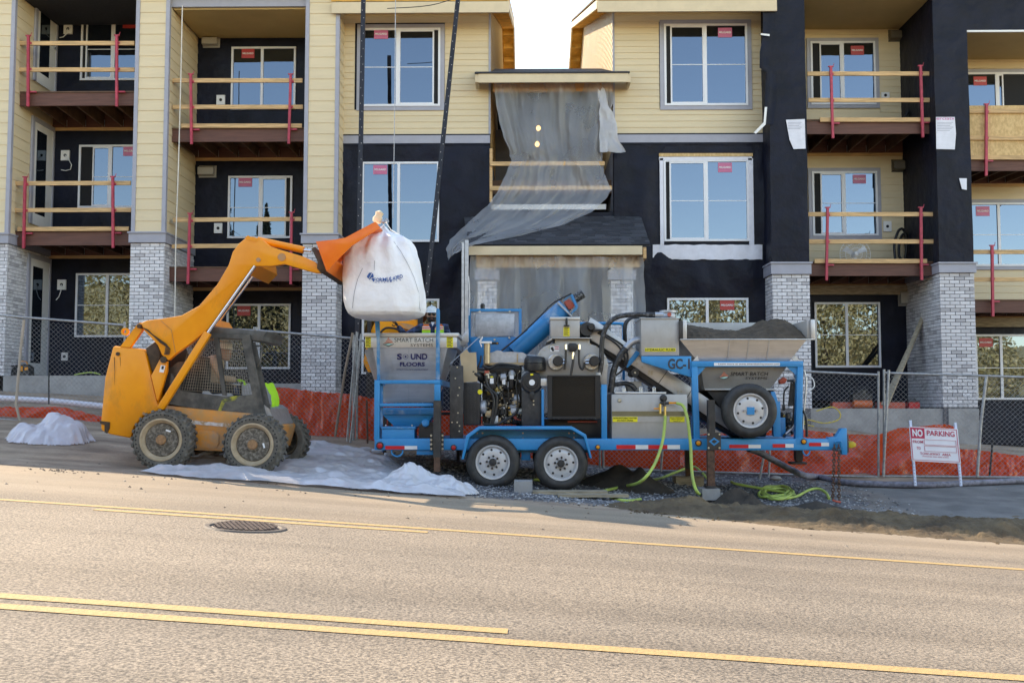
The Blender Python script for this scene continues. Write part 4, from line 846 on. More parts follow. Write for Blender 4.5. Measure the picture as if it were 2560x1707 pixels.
# ---------------------------------------------------------------- bulk bag
bagm = mat('bulk_bag_fabric', (.86, .85, .86), .7, v=.03, s=4, b=.8, bs=3.6, bd=.07); strapm = mat('bag_strap', (.78, .77, .75), .7, v=.05)
blueprint = mat('blue_print', (.02, .10, .33), .5, v=.03)
prof = [(567, 959, 5), (577, 960, 14), (586, 959, 30), (593, 957, 52), (601, 955, 70), (612, 954, 79), (628, 953, 87), (648, 954, 94), (670, 957, 97), (700, 959, 100), (730, 962, 102), (757, 964, 102), (774, 966, 99), (785, 967, 94), (792, 966, 84), (799, 966, 56), (803, 966, 8)]
BY = 14.0
def bag_r(a, t, i):
    c, s_ = abs(math.cos(a)), abs(math.sin(a)); q = (c ** 3.2 + s_ ** 3.2) ** (-1 / 3.2); top = max(0, 1 - t * 2.4)
    return q * (1 + (.03 + .09 * top) * noise.noise((math.cos(a) * (2 + 3 * top), math.sin(a) * (2 + 3 * top), t * 2.5)) + (.014 + .085 * top) * math.sin(a * 9 + 2.2 * math.sin(a * 2.3 + 1)) + .03 * top * math.sin(a * 21 + 3 * math.sin(a * 3)) + .012 * noise.noise((math.cos(a) * 6, math.sin(a) * 6, t * 9)))
n = 144; rows = []
pf = []
for (y0, c0, r0), (y1, c1, r1) in zip(prof, prof[1:]):
    for k in range(5): f = k / 5; pf.append((y0 + (y1 - y0) * f, c0 + (c1 - c0) * f, r0 + (r1 - r0) * f))
pf.append(prof[-1])
for py, cx, r in pf:
    c = P(cx, py, BY); rr = pxw(r, BY); t = (py - 567) / 236
    rows.append([c + Vector((math.cos(a) * rr * bag_r(a, t, 0) * .985, math.sin(a) * rr * bag_r(a, t, 0) * .85, 0)) for a in [k * 2 * math.pi / n for k in range(n)]])
G = thing('bulk_bag', 'full white bulk bag hanging from the loader bucket above the steel hopper', 'bulk bag', P(966, 803, BY))
m = MB(bagm); m.sheet([r + [r[0]] for r in rows]); m.build('bag_body', G, smooth=60, fix=False)
def bag_front(x, z):
    best = None
    for r in rows:
        if best is None or abs(r[0].z - z) < abs(best[0].z - z): best = r
    return min((p for p in best if p.y <= BY), key=lambda p: abs(p.x - x)).y
def on_bag(m, lift=.012):
    for i, v in enumerate(m.v): m.v[i] = Vector((v.x, bag_front(v.x, v.z) - lift, v.z))
m = MB(blueprint)
for ch, x, y, w_, h in zip('FORMULATED', (395, 425, 462, 495, 540, 578, 606, 634, 656, 682), (752, 751, 750, 748, 743, 738, 733, 727, 719, 709), (26, 34, 30, 40, 34, 24, 30, 22, 24, 30), [40] * 10): m.ptext(ch, *N1(x, y), *N1(x + w_, y + h), 13.4, bold=.02, ex=0)
for k, ch in enumerate('MATERIALS'): x = 412 + k * 33; m.ptext(ch, *N1(x, 792 - k * k * .5), *N1(x + 17, 808 - k * k * .5), 13.4, ex=0)
on_bag(m); m.build('printed_name', G, fix=False)
m = MB(blueprint)
for q in (((320, 735), (345, 695), (378, 692), (338, 760)), ((345, 765), (385, 700), (396, 722), (396, 750), (372, 745), (352, 772)), ((372, 755), (396, 757), (398, 792), (392, 792))):
    m.add([P(*N1(*p), 13.4) for p in q], [list(range(len(q)))])
on_bag(m); m.build('printed_logo', G, fix=False)
ap = P(*N1(522, 190), BY)
for q in (((522, 190), (470, 260), (435, 330), (395, 400)), ((522, 190), (560, 260), (610, 330), (640, 390)), ((545, 160), (600, 240), (690, 290), (735, 345)), ((500, 200), (450, 270), (410, 300), (380, 340))):
    m = MB(strapm); dy = -.32 if q[0][0] in (522,) else .2; pts = [P(*N1(*p), BY + dy * i / 3) for i, p in enumerate(q)]
    for a, b in zip(pts, pts[1:]): m.bar(a, b, .012, .055, up=(0, 1, 0))
    m.build('lifting_strap', G)
seam = mat('seam_thread', (.22, .22, .25), .8, v=0)
m = MB(seam)
for q in (((600, 330), (680, 440), (760, 580), (830, 730), (880, 900), (890, 1120)), ((270, 640), (215, 760), (180, 900), (150, 1100)), ((405, 560), (402, 680))):
    pts = [P(*N1(*p), 13.4) for p in q]; pts = [a.lerp(b, k / 8) for a, b in zip(pts, pts[1:]) for k in range(8)]; pts = [Vector((v.x, bag_front(v.x, v.z) - .006, v.z)) for v in pts]; m.tube(pts, .0028, 4)
m.build('seam', G)
m = MB(mat('knotted_rope', (.72, .60, .40), .8, v=.2)); c = P(*N1(460, 105), 14.0)
m.lathe(c, (.3, 0, 1), [(.01, -.09), (.06, -.07), (.075, -.02), (.05, .03), (.06, .07), (.02, .10)], 12); m.build('rope_knot', G, 50)
m = MB(galv); c = P(*N1(525, 140), 14.0)
for k in range(7): a = k * .9; m.lathe(c + Vector((math.cos(a) * .05, math.sin(a) * .04, .02 * math.sin(k * 2))), (math.cos(k), math.sin(k * 2), 1), [(.018, -.012), (.03, 0), (.018, .012)], 8)
m.build('chain_bundle', G)
# ---------------------------------------------------------------- mixing trailer
Z9 = lambda x, y: (900 + x / 3.408, 740 + y / 3.408)
E1 = lambda x, y: (1140 + x / 4.126, 700 + y / 4.126)
E2 = lambda x, y: (1160 + x / 6.532, 840 + y / 6.532)
M3 = lambda x, y: (1360 + x / 5.2275, 740 + y / 5.2275)
C7 = lambda x, y: (1500 + x / 3.016, 740 + y / 3.016)
blue = mat('blue_paint', (.002, .215, .48), .36, c2=(.004, .26, .56), v=0, s=2.5, b=.03, bs=25)
dustblue = mat('dusty_blue_paint', (.01, .20, .44), .5, c2=(.30, .41, .52), v=0, s=6, det=9, lo=.48, hi=.72)
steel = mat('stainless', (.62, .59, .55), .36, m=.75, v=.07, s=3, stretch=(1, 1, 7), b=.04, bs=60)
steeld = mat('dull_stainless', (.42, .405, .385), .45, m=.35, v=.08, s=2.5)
steelb = mat('stainless_bead', (.55, .54, .52), .4, m=.6, v=.08, s=5)
dsteel = mat('dark_steel', (.045, .042, .04), .5, m=.3, v=.25, s=9); blk = mat('black_paint', (.014, .014, .015), .42, v=.2, s=10)
hosem = mat('black_hose', (.015, .015, .016), .38, v=.3, s=12); dirtyhose = mat('splashed_hose', (.018, .018, .019), .4, c2=(.16, .16, .17), v=0, s=20, lo=.5, hi=.72)
yell = mat('yellow_label', (.80, .68, .02), .5, v=.03); inkm = mat('black_ink', (.012, .012, .014), .5, v=0); navy = mat('navy_ink', (.02, .014, .11), .5, v=0)
redr = mat('red_reflector', (.62, .012, .02), .3, v=.05); whr = mat('white_reflector', (.72, .70, .68), .4, v=.05); amber = mat('amber_lens', (.75, .27, .01), .25, v=.05); redl = mat('red_lens', (.5, .01, .012), .2, v=.05)
cardb = mat('cardboard', (.46, .35, .22), .8, v=.08, s=4); tan = mat('heated_pipe', (.45, .35, .22), .4, m=.6, v=.15, s=8)
rust = mat('rusty_steel', (.10, .05, .03), .75, v=.4, s=20); brass = mat('brass', (.55, .38, .12), .35, m=.7, v=.1); lime = mat('lime_hose', (.40, .52, .10), .55, c2=(.30, .36, .12), v=0, s=9, lo=.45, hi=.75); alum = mat('cast_aluminium', (.42, .43, .45), .45, m=.4, v=.15, s=14)
tred = mat('coral_red', (.55, .10, .06), .45, v=.15, s=10); teal = mat('mint_print', (.35, .62, .58), .5, v=0); coral = mat('coral_print', (.62, .16, .08), .5, v=0); trimw = mat('grey_bolt', (.5, .46, .36), .4, m=.7, v=.1)
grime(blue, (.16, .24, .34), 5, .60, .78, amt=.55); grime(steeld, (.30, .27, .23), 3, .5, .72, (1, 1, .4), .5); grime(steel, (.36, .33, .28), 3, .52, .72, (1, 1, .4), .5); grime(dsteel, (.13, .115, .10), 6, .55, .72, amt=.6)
TY = 14.2; T = thing('mixing_trailer', 'blue twin axle trailer carrying a gypsum mixing plant with steel hoppers and an engine', 'trailer', on_ground(1500, 15.2))
def tb(name, ms, c, x0, y0, x1, y1, Ya, Yb, par=None): m = MB(ms); m.pbox(*c(x0, y0), *c(x1, y1), Ya, Yb); return m.build(name, par or T, bev=.006 if Yb - Ya > .02 else 0)
def tp(name, ms, c, pts, Ya, Yb, par=None): m = MB(ms); m.ppoly(pl(c, *pts), Ya, Yb); return m.build(name, par or T, bev=.006 if Yb - Ya > .03 else 0)
def tt(name, ms, c, pts, r, Y, par=None, n=10):
    m = MB(ms); m.tube(smooth_path([P(*c(p[0], p[1]), Y + (p[2] if len(p) > 2 else 0)) for p in pts]), r, n); return m.build(name, par or T, 50)
def smooth_path(p, k=5):
    if len(p) < 3: return p
    out = []; q = [p[0] * 2 - p[1]] + p + [p[-1] * 2 - p[-2]]
    for i in range(1, len(q) - 2):
        for j in range(k):
            t = j / k; a, b, c, d = q[i-1], q[i], q[i+1], q[i+2]
            out.append(.5 * ((2 * b) + (c - a) * t + (2*a - 5*b + 4*c - d) * t * t + (3*b - a - 3*c + d) * t ** 3))
    return out + [p[-1]]
# chassis
m = MB(blue); m.pbox(936, 1096, 2106, 1125, TY, TY + .1); m.build('main_rail', T, bev=.012)
m = MB(blue); m.pbox(950, 1096, 2080, 1122, 16.0, 16.1); m.build('main_rail', T, bev=.012)
m = MB(blue); m.box((P(937, 1096, TY).x, TY + .11, P(937, 1096, TY).z - .06), (P(2040, 1096, TY).x, 15.99, P(937, 1096, TY).z - .01)); m.build('deck_plate', T)
for i, px in enumerate((960, 1200, 1480, 1760, 2020)):
    m = MB(blue); p = P(px, 1110, TY); m.box((p.x, TY + .11, p.z - .05), (p.x + .06, 15.99, p.z + .0)); m.build('cross_member', T)
tb('side_step', blue, Z9, 482, 1308, 622, 1352, TY + .05, TY + .35)
for c, segs_ in ((Z9, ((215, 1275, 380, 1305, 1), (380, 1275, 487, 1305, 0))), (A5, ((1718, 1352, 1835, 1378, 1), (1835, 1352, 1912, 1378, 0), (1912, 1352, 2030, 1378, 1), (2030, 1352, 2107, 1378, 0))),
                 (C7, ((975, 1119, 1120, 1146, 1), (1120, 1119, 1213, 1146, 0), (1303, 1114, 1398, 1142, 1), (1398, 1114, 1460, 1142, 0), (1577, 1104, 1668, 1131, 1), (1668, 1104, 1727, 1131, 0)))):
    for x0, y0, x1, y1, r_ in segs_: tb('reflective_tape', redr if r_ else whr, c, x0, y0, x1, y1, TY - .006, TY - .001)
for c, x, y, r, ms in ((Z9, 170, 1273, .040, redl), (Z9, 798, 1290, .032, redl), (A5, 1603, 1365, .026, amber), (C7, 741, 1107, .034, amber), (C7, 1534, 1096, .03, amber)):
    m = MB(blk); m.lathe(P(*c(x, y), TY), (0, -1, 0), [(r * 1.35, 0), (r * 1.35, .018), (r * 1.05, .02)], 20); m.use(ms); m.lathe(P(*c(x, y), TY), (0, -1, 0), [(r, .015), (r * .9, .026), (r * .4, .032)], 20); m.build('marker_lamp', T, 40)
tb('lamp_bracket', blue, C7, 702, 1078, 778, 1128, TY - .004, TY - .0015); tb('lamp_bracket', blue, C7, 1480, 1068, 1562, 1118, TY - .004, TY - .0015)
# rear frame
tb('frame_post', blue, Z9, 120, 715, 166, 1224, TY, TY + .1); tb('frame_post', dustblue, Z9, 168, 748, 192, 1220, TY + .1, TY + .16); tb('frame_post', blue, Z9, 632, 748, 684, 890, TY, TY + .1)
tb('frame_beam', blue, Z9, 167, 715, 684, 746, TY, TY + .1); tb('frame_beam', blue, Z9, 167, 911, 624, 940, TY, TY + .1)
tp('guard_handle', dustblue, Z9, [(118, 118), (126, 103), (142, 100), (157, 104), (164, 118), (166, 350), (168, 714), (143, 714), (141, 360), (133, 320)], TY + .03, TY + .08)
tp('guard_handle', dustblue, Z9, [(649, 118), (656, 106), (666, 103), (675, 110), (679, 125), (679, 714), (645, 714)], TY + .03, TY + .08)
for x in (150, 660):
    m = MB(blue); p = P(*Z9(x, 730), TY); m.box((p.x - .05, TY + .11, p.z - .05), (p.x + .05, 15.99, p.z + .03)); m.build('frame_beam', T)
tp('trough', blue, Z9, [(192, 950), (630, 950), (630, 1005), (560, 1110), (290, 1110), (192, 1010)], TY + .35, TY + .9); tb('trough_lip', dustblue, Z9, 192, 968, 630, 1008, TY + .3, TY + .35)
tb('tool_box', blue, Z9, 186, 1128, 462, 1220, TY + .02, TY + .4); tb('tool_box_lid', dustblue, Z9, 180, 1112, 472, 1131, TY + .0, TY + .42)
tb('latch', galv, Z9, 212, 1094, 226, 1112, TY + .1, TY + .14); tb('latch', galv, Z9, 436, 1094, 448, 1112, TY + .1, TY + .14)
m = MB(blk); m.pbox(*Z9(502, 1095), *Z9(624, 1220), TY + .12, TY + .6); m.ppoly(pl(Z9, (512, 1095), (525, 1075), (615, 1075), (622, 1095)), TY + .12, TY + .6); t_ = m.build('fuel_tank', T)
m = MB(blue); m.lathe(P(*Z9(560, 1085), TY + .12), (0, -1, .3), [(.055, 0), (.055, .05), (.03, .06)], 16); m.build('fuel_cap', t_)
m = MB(blue); n = 20; c = P(*Z9(316, 1340), TY + .04); m.tube([c + Vector((math.sin(a) * .08, 0, .03 - math.cos(a) * .07)) for a in [(-2.6 + 5.2 * i / 16) + math.pi * 0 for i in range(17)]], .012, 8); m.build('tie_ring', T, 50)
m = MB(blue); c = P(*C7(1556, 1172), TY + .04); m.tube([c + Vector((math.sin(a) * .05, 0, .02 - math.cos(a) * .075)) for a in [(-2.8 + 5.6 * i / 16) for i in range(17)]], .011, 8); m.build('tie_ring', T, 50)
# jacks
def jack(up, low, Y, blk_=None):
    g = grp('jack', T); m = MB(dsteel); m.pbox(*up, Y, Y + .13); m.build('jack_sleeve', g); m = MB(rust if blk_ is None else dsteel); m.pbox(*low, Y + .015, Y + .115); m.build('jack_leg', g); return g
g = jack((*Z9(625, 890), *Z9(686, 1372)), (*Z9(629, 1372), *Z9(680, 1495)), TY - .14)
tb('jack_plate', dsteel, Z9, 597, 1165, 713, 1312, TY - .012, TY - .002)
m = MB(trimw)
for x in (606, 703):
    for y in (1187, 1224, 1262, 1300): m.pcyl(*Z9(x, y), TY - .03, TY - .011, .016, 8)
m.build('jack_bolt', T, kind='stuff')
g = jack((*C7(818, 782), *C7(868, 1026)), (*C7(813, 1162), *C7(867, 1440)), TY - .13); tb('jack_plate', dsteel, C7, 808, 1026, 912, 1160, TY - .14, TY - .125)
m = MB(trimw); [m.pcyl(*C7(x, y), TY - .155, TY - .139, .014, 8) for x in (820, 902) for y in (1042, 1144)]; m.build('jack_bolt', T, kind='stuff')
m = MB(blue); m.prism([P(*C7(*q), TY - .142) for q in ((822, 1095), (860, 1065), (902, 1095), (860, 1128))], (0, -.004, 0)); m.use(dsteel).prism([P(*C7(*q), TY - .147) for q in ((840, 1095), (860, 1080), (884, 1095), (860, 1112))], (0, -.003, 0)); m.build('jack_emblem', T)
tb('jack_foot', dsteel, C7, 800, 1432, 880, 1446, TY - .16, TY + .04)
jack((*C7(648, 1165), *C7(682, 1300)), (*C7(650, 1300), *C7(680, 1368)), 15.9); g = jack((*C7(1478, 1150), *C7(1530, 1240)), (*C7(1485, 1240), *C7(1522, 1262)), 15.0); tb('jack_foot', dsteel, C7, 1450, 1252, 1562, 1268, 14.95, 15.2)
# fender and running wheels
tp('fender', blue, A5, [(768, 1440), (797, 1292), (872, 1238), (1445, 1238), (1532, 1288), (1568, 1434), (1556, 1434), (1518, 1304), (1440, 1258), (882, 1258), (816, 1306), (782, 1440)], TY - .12, TY + .22)
tp('fender_skirt', blue, A5, [(814, 1306), (882, 1259), (1440, 1259), (1518, 1305), (1550, 1400), (800, 1400)], TY + .19, TY + .21); tb('axle_hanger', blue, A5, 1135, 1345, 1190, 1446, TY + .15, TY + .186)
m = MB(trimw)
for x, y in ((865, 1280), (897, 1280), (1145, 1280), (1145, 1312), (1427, 1280), (1458, 1280), (1458, 1308)): m.pcyl(*A5(x, y), TY + .178, TY + .19, .012, 8)
m.build('fender_bolt', T, kind='stuff')
roadtyre = mat('trailer_tyre', (.02, .0195, .019), .62, c2=(.045, .042, .04), v=0, s=9); rimw = mat('silver_rim', (.55, .55, .56), .35, m=.25, v=.05)
def whl(R0, r1):
    m = MB(roadtyre); m.lathe((0, 0, 0), (0, 1, 0), [(r1, .015), (r1 + .012, -.012), (r1 + .05, -.028), (R0 - .06, -.026), (R0 - .025, -.008), (R0 - .004, .03), (R0, .06), (R0, .17), (R0 - .01, .21), (R0 - .06, .25), (r1, .24)], 56, cap=False)
    for k in (.07, .105, .14): m.lathe((0, k, 0), (0, 1, 0), [(R0 + .002, -.003), (R0 - .006, 0), (R0 + .002, .003)], 40, cap=False)
    a = m.mesh('tyre', Vector((0, 0, 0)), 40)
    m = MB(rimw); m.lathe((0, 0, 0), (0, 1, 0), [(r1 + .008, -.006), (r1 + .002, -.016), (r1 - .012, -.014), (r1 - .022, .012), (r1 - .03, .03), (r1 - .05, .02), (r1 - .1, .012), (.07, .014), (.06, .0), (.001, .0)], 48, cap=False)
    m.use(inkm)
    for k in range(8): q = k * math.pi / 4 + .2; m.lathe((math.cos(q) * (r1 - .062), .0165, math.sin(q) * (r1 - .062)), (0, -1, 0), [(.017, 0), (.017, .0015)], 12)  # black discs painted where the rim holes would be in shade
    b = m.mesh('rim', Vector((0, 0, 0)), 40)
    m = MB(dsteel); m.lathe((0, 0, 0), (0, 1, 0), [(.055, .01), (.052, -.03), (.04, -.045), (.001, -.048)], 20, cap=False)
    for k in range(8): q = k * math.pi / 4; m.lathe((math.cos(q) * .085, .014, math.sin(q) * .085), (0, -1, 0), [(.016, 0), (.016, .025), (.009, .035)], 8)
    return a, b, m.mesh('hub', Vector((0, 0, 0)), 40)
wt, wr_, wh = whl(.380, .236)
for px, py, Y, a, parts in ((*A5(960, 1458), TY - .08, .1, 'trh'), (*A5(1378, 1466), TY - .08, .9, 'trh'), (*A5(960, 1458), 16.18, 0, 'trh'), (*A5(1378, 1466), 16.18, 0, 'trh')):
    c = P(px, py, TY - .08); c.y = Y; g = grp('wheel', T)
    for n_, me in (('tyre', wt), ('rim', wr_), ('hub', wh)): o = place(n_, me, g, c); o.rotation_euler = (0, a, R(180) if Y > 16 else 0)
m = MB(dsteel)
for x in (960, 1378): p = P(*A5(x, 1458), TY); m.tube([(p.x, TY, p.z), (p.x, 16.1, p.z)], .045, 10)
each(m, 'axle', T)
c = P(*C7(1135, 864), TY - .2); g = grp('spare_wheel', T); g['label'] = 'spare wheel mounted below the sand hopper'
for n_, me in (('tyre', wt), ('rim', wr_)): place(n_, me, g, c)
m = MB(blue); m.box((c.x - .05, c.y - .01, c.z - .055), (c.x + .055, c.y + .1, c.z + .05)); m.build('centre_plate', g)
m = MB(galv); [m.lathe(c + Vector((s * .085, .01, 0)), (0, -1, 0), [(.016, 0), (.016, .04)], 8) for s in (-1, 1)]; each(m, 'wheel_nut', g)
# rear batch hopper, stainless
YH = 14.36
tb('hopper_rim', steelb, Z9, 30, 314, 842, 346, YH - .03, 16.05)
H = tb('batch_hopper', steelb, Z9, 42, 345, 826, 440, YH, 16.0)
def hopper_face(y): return YH + .012 + (y - 441) / 464 * .33
def loop(y, xs, Ys): return [P(*Z9(x, y), Y) for x, Y in zip(xs, Ys)]
m = MB(steel); L0 = loop(441, (43, 110, 745, 825, 825, 43), (14.9, YH + .02, YH + .02, 14.9, 15.95, 15.95)); L1 = loop(905, (186, 200, 632, 655, 655, 186), (15.0, YH + .35, YH + .35, 15.0, 15.6, 15.6))
for i in range(6): L0[i].z = L0[1].z; L1[i].z = L1[1].z
m.sheet([L0 + [L0[0]], L1 + [L1[0]]]); m.build('hopper_cone', T)
m = MB(steelb); m.add([P(*Z9(413, 445), hopper_face(445) - .003), P(*Z9(417, 445), hopper_face(445) - .003), P(*Z9(417, 903), hopper_face(903) - .003), P(*Z9(413, 903), hopper_face(903) - .003)], [(0, 1, 2, 3)]); m.build('weld_seam', T)
def tx(m, s, c, x0, y0, x1, y1, Y, **k):
    f = Y if callable(Y) else (lambda y: Y); m.text(s, P(*c(x0, y0), f(y0)), P(*c(x1, y0), f(y0)), P(*c(x0, y1), f(y1)), ex=.003, **k)
def logo(m, c, x0, y0, x1, y1, Y):
    w_, h = x1 - x0, y1 - y0; q = lambda u, v: P(*c(x0 + w_ * u, y0 + h * v), Y - .003); m.use(coral)
    m.add([q(.5, 0), q(.62, .14), q(.38, .22)], [(0, 1, 2)]); m.add([q(.34, .3), q(.66, .2), q(.72, .28), q(.26, .46)], [(0, 1, 2, 3)]); m.add([q(.2, .54), q(.78, .35), q(.84, .44), q(.1, .66)], [(0, 1, 2, 3)]); m.add([q(.06, .7), q(.88, .48), q(.94, .56), q(.6, .62), q(.3, .72)], [(0, 1, 2, 3, 4)])
    m.use(teal); m.add([q(.08, .72), q(.5, .58), q(.92, .7), q(.5, .88)], [(0, 1, 2, 3)]); m.use(inkm); m.add([q(.0, .72), q(.06, .7), q(.5, .9), q(.94, .68), q(1, .72), q(.5, 1)], [(0, 1, 2, 3, 4, 5)])
m = MB(inkm); tx(m, 'SMART BATCH', Z9, 293, 357, 623, 392, YH); tx(m, 'SYSTEMS', Z9, 430, 405, 622, 430, YH); logo(m, Z9, 193, 352, 290, 432, YH); m.use(navy)
tx(m, 'S', Z9, 315, 491, 357, 541, hopper_face, bold=.03); tx(m, 'UND', Z9, 432, 491, 574, 541, hopper_face, bold=.03); tx(m, 'FLOORS', Z9, 340, 563, 552, 598, hopper_face, bold=.03); tx(m, 'GYPSUM CONCRETE UNDERLAYMENT', Z9, 312, 620, 580, 632, hopper_face)
c = P(*Z9(388, 516), hopper_face(516) - .008); m.lathe(c, (0, 1, 0), [(.014, 0), (.014, .002)], 12); m.lathe(c, (0, 1, 0), [(.034, 0), (.038, 0), (.038, .002)], 24, cap=False); m.build('hopper_lettering', T, fix=False, kind='stuff')
def warn(c, x0, y0, x1, y1, Y):
    m = MB(yell); m.pbox(*c(x0, y0), *c(x1, y1), Y - .004, Y - .001); m.use(inkm); h = y1 - y0; w_ = x1 - x0
    for k in range(7):
        a = y0 + h * (.06 + .13 * k); m.pbox(*c(x0 + w_ * .1, a), *c(x0 + w_ * (.9 - .2 * (k % 2)), a + h * .06), Y - .0055, Y - .0042)
    m.build('warning_label', T)
warn(Z9, 46, 348, 92, 438, YH); warn(Z9, 738, 348, 792, 438, YH)
# worker platform behind the hopper
m = MB(dsteel); m.box((P(960, 1030, 16.2).x, 16.06, 1.03), (P(1150, 1030, 16.2).x, 16.75, 1.07)); m.build('platform', T)
m = MB(dsteel); p = P(960, 1030, 16.2); q = P(1150, 1030, 16.2); [m.box((x, y, gz(x, y) - .05), (x + .05, y + .05, 1.03)) for x in (p.x, q.x - .05) for y in (16.12, 16.68)]; each(m, 'platform_leg', T)
# engine bay
tb('end_guard', dsteel, Z9, 764, 592, 878, 1222, TY + .02, TY + .08)
m = MB(trimw); [m.pcyl(*Z9(x, y), TY + .005, TY + .021, .011, 8) for x, y in ((828, 606), (812, 700), (834, 845), (834, 995), (784, 1075), (828, 1075), (846, 1150), (846, 780), (848, 1105))]; m.build('guard_bolt', T, kind='stuff')
tp('cardboard_sheet', cardb, Z9, [(850, 500), (905, 452), (930, 482), (990, 478), (1002, 728), (885, 735)], TY + .2, TY + .205)
tb('radiator', blk, Z9, 882, 738, 1022, 1100, TY + .18, TY + .55); m = MB(dsteel); [m.pbox(*Z9(x, 745), *Z9(x + 6, 1090), TY + .172, TY + .18) for x in range(886, 1016, 12)]; m.build('radiator_fin', T, kind='stuff')
m = MB(blk); m.pbox(*E2(300, 620), *E2(940, 1440), TY + .45, TY + 1.1); m.build('engine_block', T)
tb('engine_head', blk, E2, 330, 470, 940, 640, TY + .4, TY + 1.0)
m = MB(alum); m.ppoly(pl(E2, (310, 330), (345, 290), (470, 262), (540, 232), (600, 240), (640, 262), (760, 255), (960, 268), (1018, 300), (1018, 460), (960, 478), (460, 478), (320, 470)), TY + .38, TY + .8); m.build('muffler', T)
tb('muffler_band', tan, E2, 862, 290, 884, 470, TY + .372, TY + .38); tb('muffler_seam', tan, E2, 318, 432, 1012, 470, TY + .371, TY + .3795)
m = MB(tan); m.tube([P(*E2(378, 450), TY + .3), P(*E2(376, 95), TY + .3)], .047, 16); m.build('exhaust_pipe', T, 40)
m = MB(plwhite); m.pbox(*E2(268, 85), *E2(450, 118), TY + .24, TY + .36); m.ppoly(pl(E2, (246, 85), (300, 0), (306, 20), (262, 95), (296, 165), (282, 180)), TY + .24, TY + .36); m.build('rain_flap', T)
tt('intake_hose', hosem, E2, [(330, 590, .1), (230, 580, .05), (160, 570), (170, 600), (230, 650), (300, 720, .1)], .05, TY + .25, n=12)
tb('hose_clamp', tred, E2, 325, 562, 410, 640, TY + .3, TY + .42)
tb('filter_body', blk, E2, 395, 615, 522, 855, TY + .25, TY + .45); tb('filter_label', whitep, E2, 425, 688, 484, 775, TY + .246, TY + .2495); tb('filter_label', yell, E2, 430, 656, 476, 678, TY + .246, TY + .2495)
for x0, x1, y0, y1, lb in ((605, 702, 620, 860, (622, 705, 676, 790)), (722, 842, 560, 850, (748, 645, 812, 702))):
    c0, c1 = P(*E2((x0 + x1) / 2, y1), TY + .33), P(*E2((x0 + x1) / 2, y0), TY + .33); r = pxw((x1 - x0) / 2 / 6.532, TY)
    m = MB(blk); m.lathe(c0, (0, 0, 1), [(r * .75, 0), (r * .9, .02), (r * .9, (c1 - c0).length * .62)], 18); m.build('fuel_filter', T, 40)
    m = MB(alum); m.lathe(c0, (0, 0, 1), [(r * .95, (c1 - c0).length * .62), (r, (c1 - c0).length * .7), (r * .95, (c1 - c0).length * .88), (r * .5, (c1 - c0).length)], 18); m.build('filter_head', T, 40)
    m = MB(whitep); m.pbox(*E2(lb[0], lb[1]), *E2(lb[2], lb[3]), TY + .33 - r * .95 - .004, TY + .33 - r * .85); m.build('filter_label', T)
m = MB(blk); c = P(*E2(1105, 752), TY + .12); r = .16; m.lathe(c, (0, 1, 0), [(.05, -.012), (r * .55, -.012), (r * .6, -.004), (r * .85, -.002), (r * .9, .012), (r, .02), (r, .3)], 32); m.build('air_cleaner', T, 35)
m = MB(whitep); m.lathe(P(*E2(1109, 757), TY + .12), (0, -1, 0), [(.042, .012), (.042, .0145)], 20); m.use(yell); m.pbox(*E2(1085, 612), *E2(1130, 642), TY + .1, TY + .118); m.build('air_cleaner_label', T)
m = MB(blk); c = P(*E2(1158, 570), TY + .25); r = .158; m.lathe(c, (0, 0, 1), [(r * .96, 0), (r, .02), (r, .1), (r * .97, .105), (r, .112), (r * .98, .17), (r * .85, .2), (r * .4, .212)], 28); m.build('intake_cap', T, 35)
tb('duct', tan, E2, 1085, 566, 1225, 592, TY + .2, TY + .32); tp('drain_valve', blk, E2, [(1070, 910), (1145, 910), (1140, 985), (1130, 1040), (1090, 1040), (1078, 985)], TY + .1, TY + .2)
tb('clamp_plate', steelb, E2, 1255, 690, 1360, 815, TY + .1, TY + .14); tb('side_plate', dsteel, E2, 942, 880, 1266, 1460, TY + .16, TY + .2)
m = MB(trimw); [m.pcyl(*E2(x, y), TY + .145, TY + .161, .012, 8) for x, y in ((1137, 1058), (1137, 1117))]; m.build('plate_bolt', T, kind='stuff')
tb('frame_post', blue, E2, 1266, 868, 1308, 1462, TY + .1, TY + .2); tb('frame_strut', blue, E2, 1270, 1338, 1416, 1347, TY + .1, TY + .16)
# engine clutter: many small real castings, bolts, pipes
random.seed(21); m = MB(dsteel, blk, alum, tan, trimw, brass)
for k in range(150):
    x, y = random.uniform(300, 925), random.uniform(640, 1420); w_, h = random.uniform(12, 62), random.uniform(12, 62); m.c = random.choices(range(6), (5, 5, 2.4, .9, 1.0, .4))[0]; d = random.uniform(.0, .14)
    if random.random() < .5: m.pbox(*E2(x, y), *E2(x + w_, y + h), TY + .3 + d, TY + .46)
    else: m.lathe(P(*E2(x, y), TY + .3 + d), random.choice(((0, 1, 0), (1, 0, .2), (0, 0, 1))), [(w_ * .0009, 0), (w_ * .0012, .02), (w_ * .0011, .09)], 10)
m.build('engine_casting', T, kind='stuff')
m = MB(trimw); [m.pcyl(*E2(random.uniform(310, 930), random.uniform(560, 1420)), TY + .26, TY + .31, random.uniform(.004, .009), 7) for k in range(60)]; m.build('engine_bolt', T, kind='stuff')
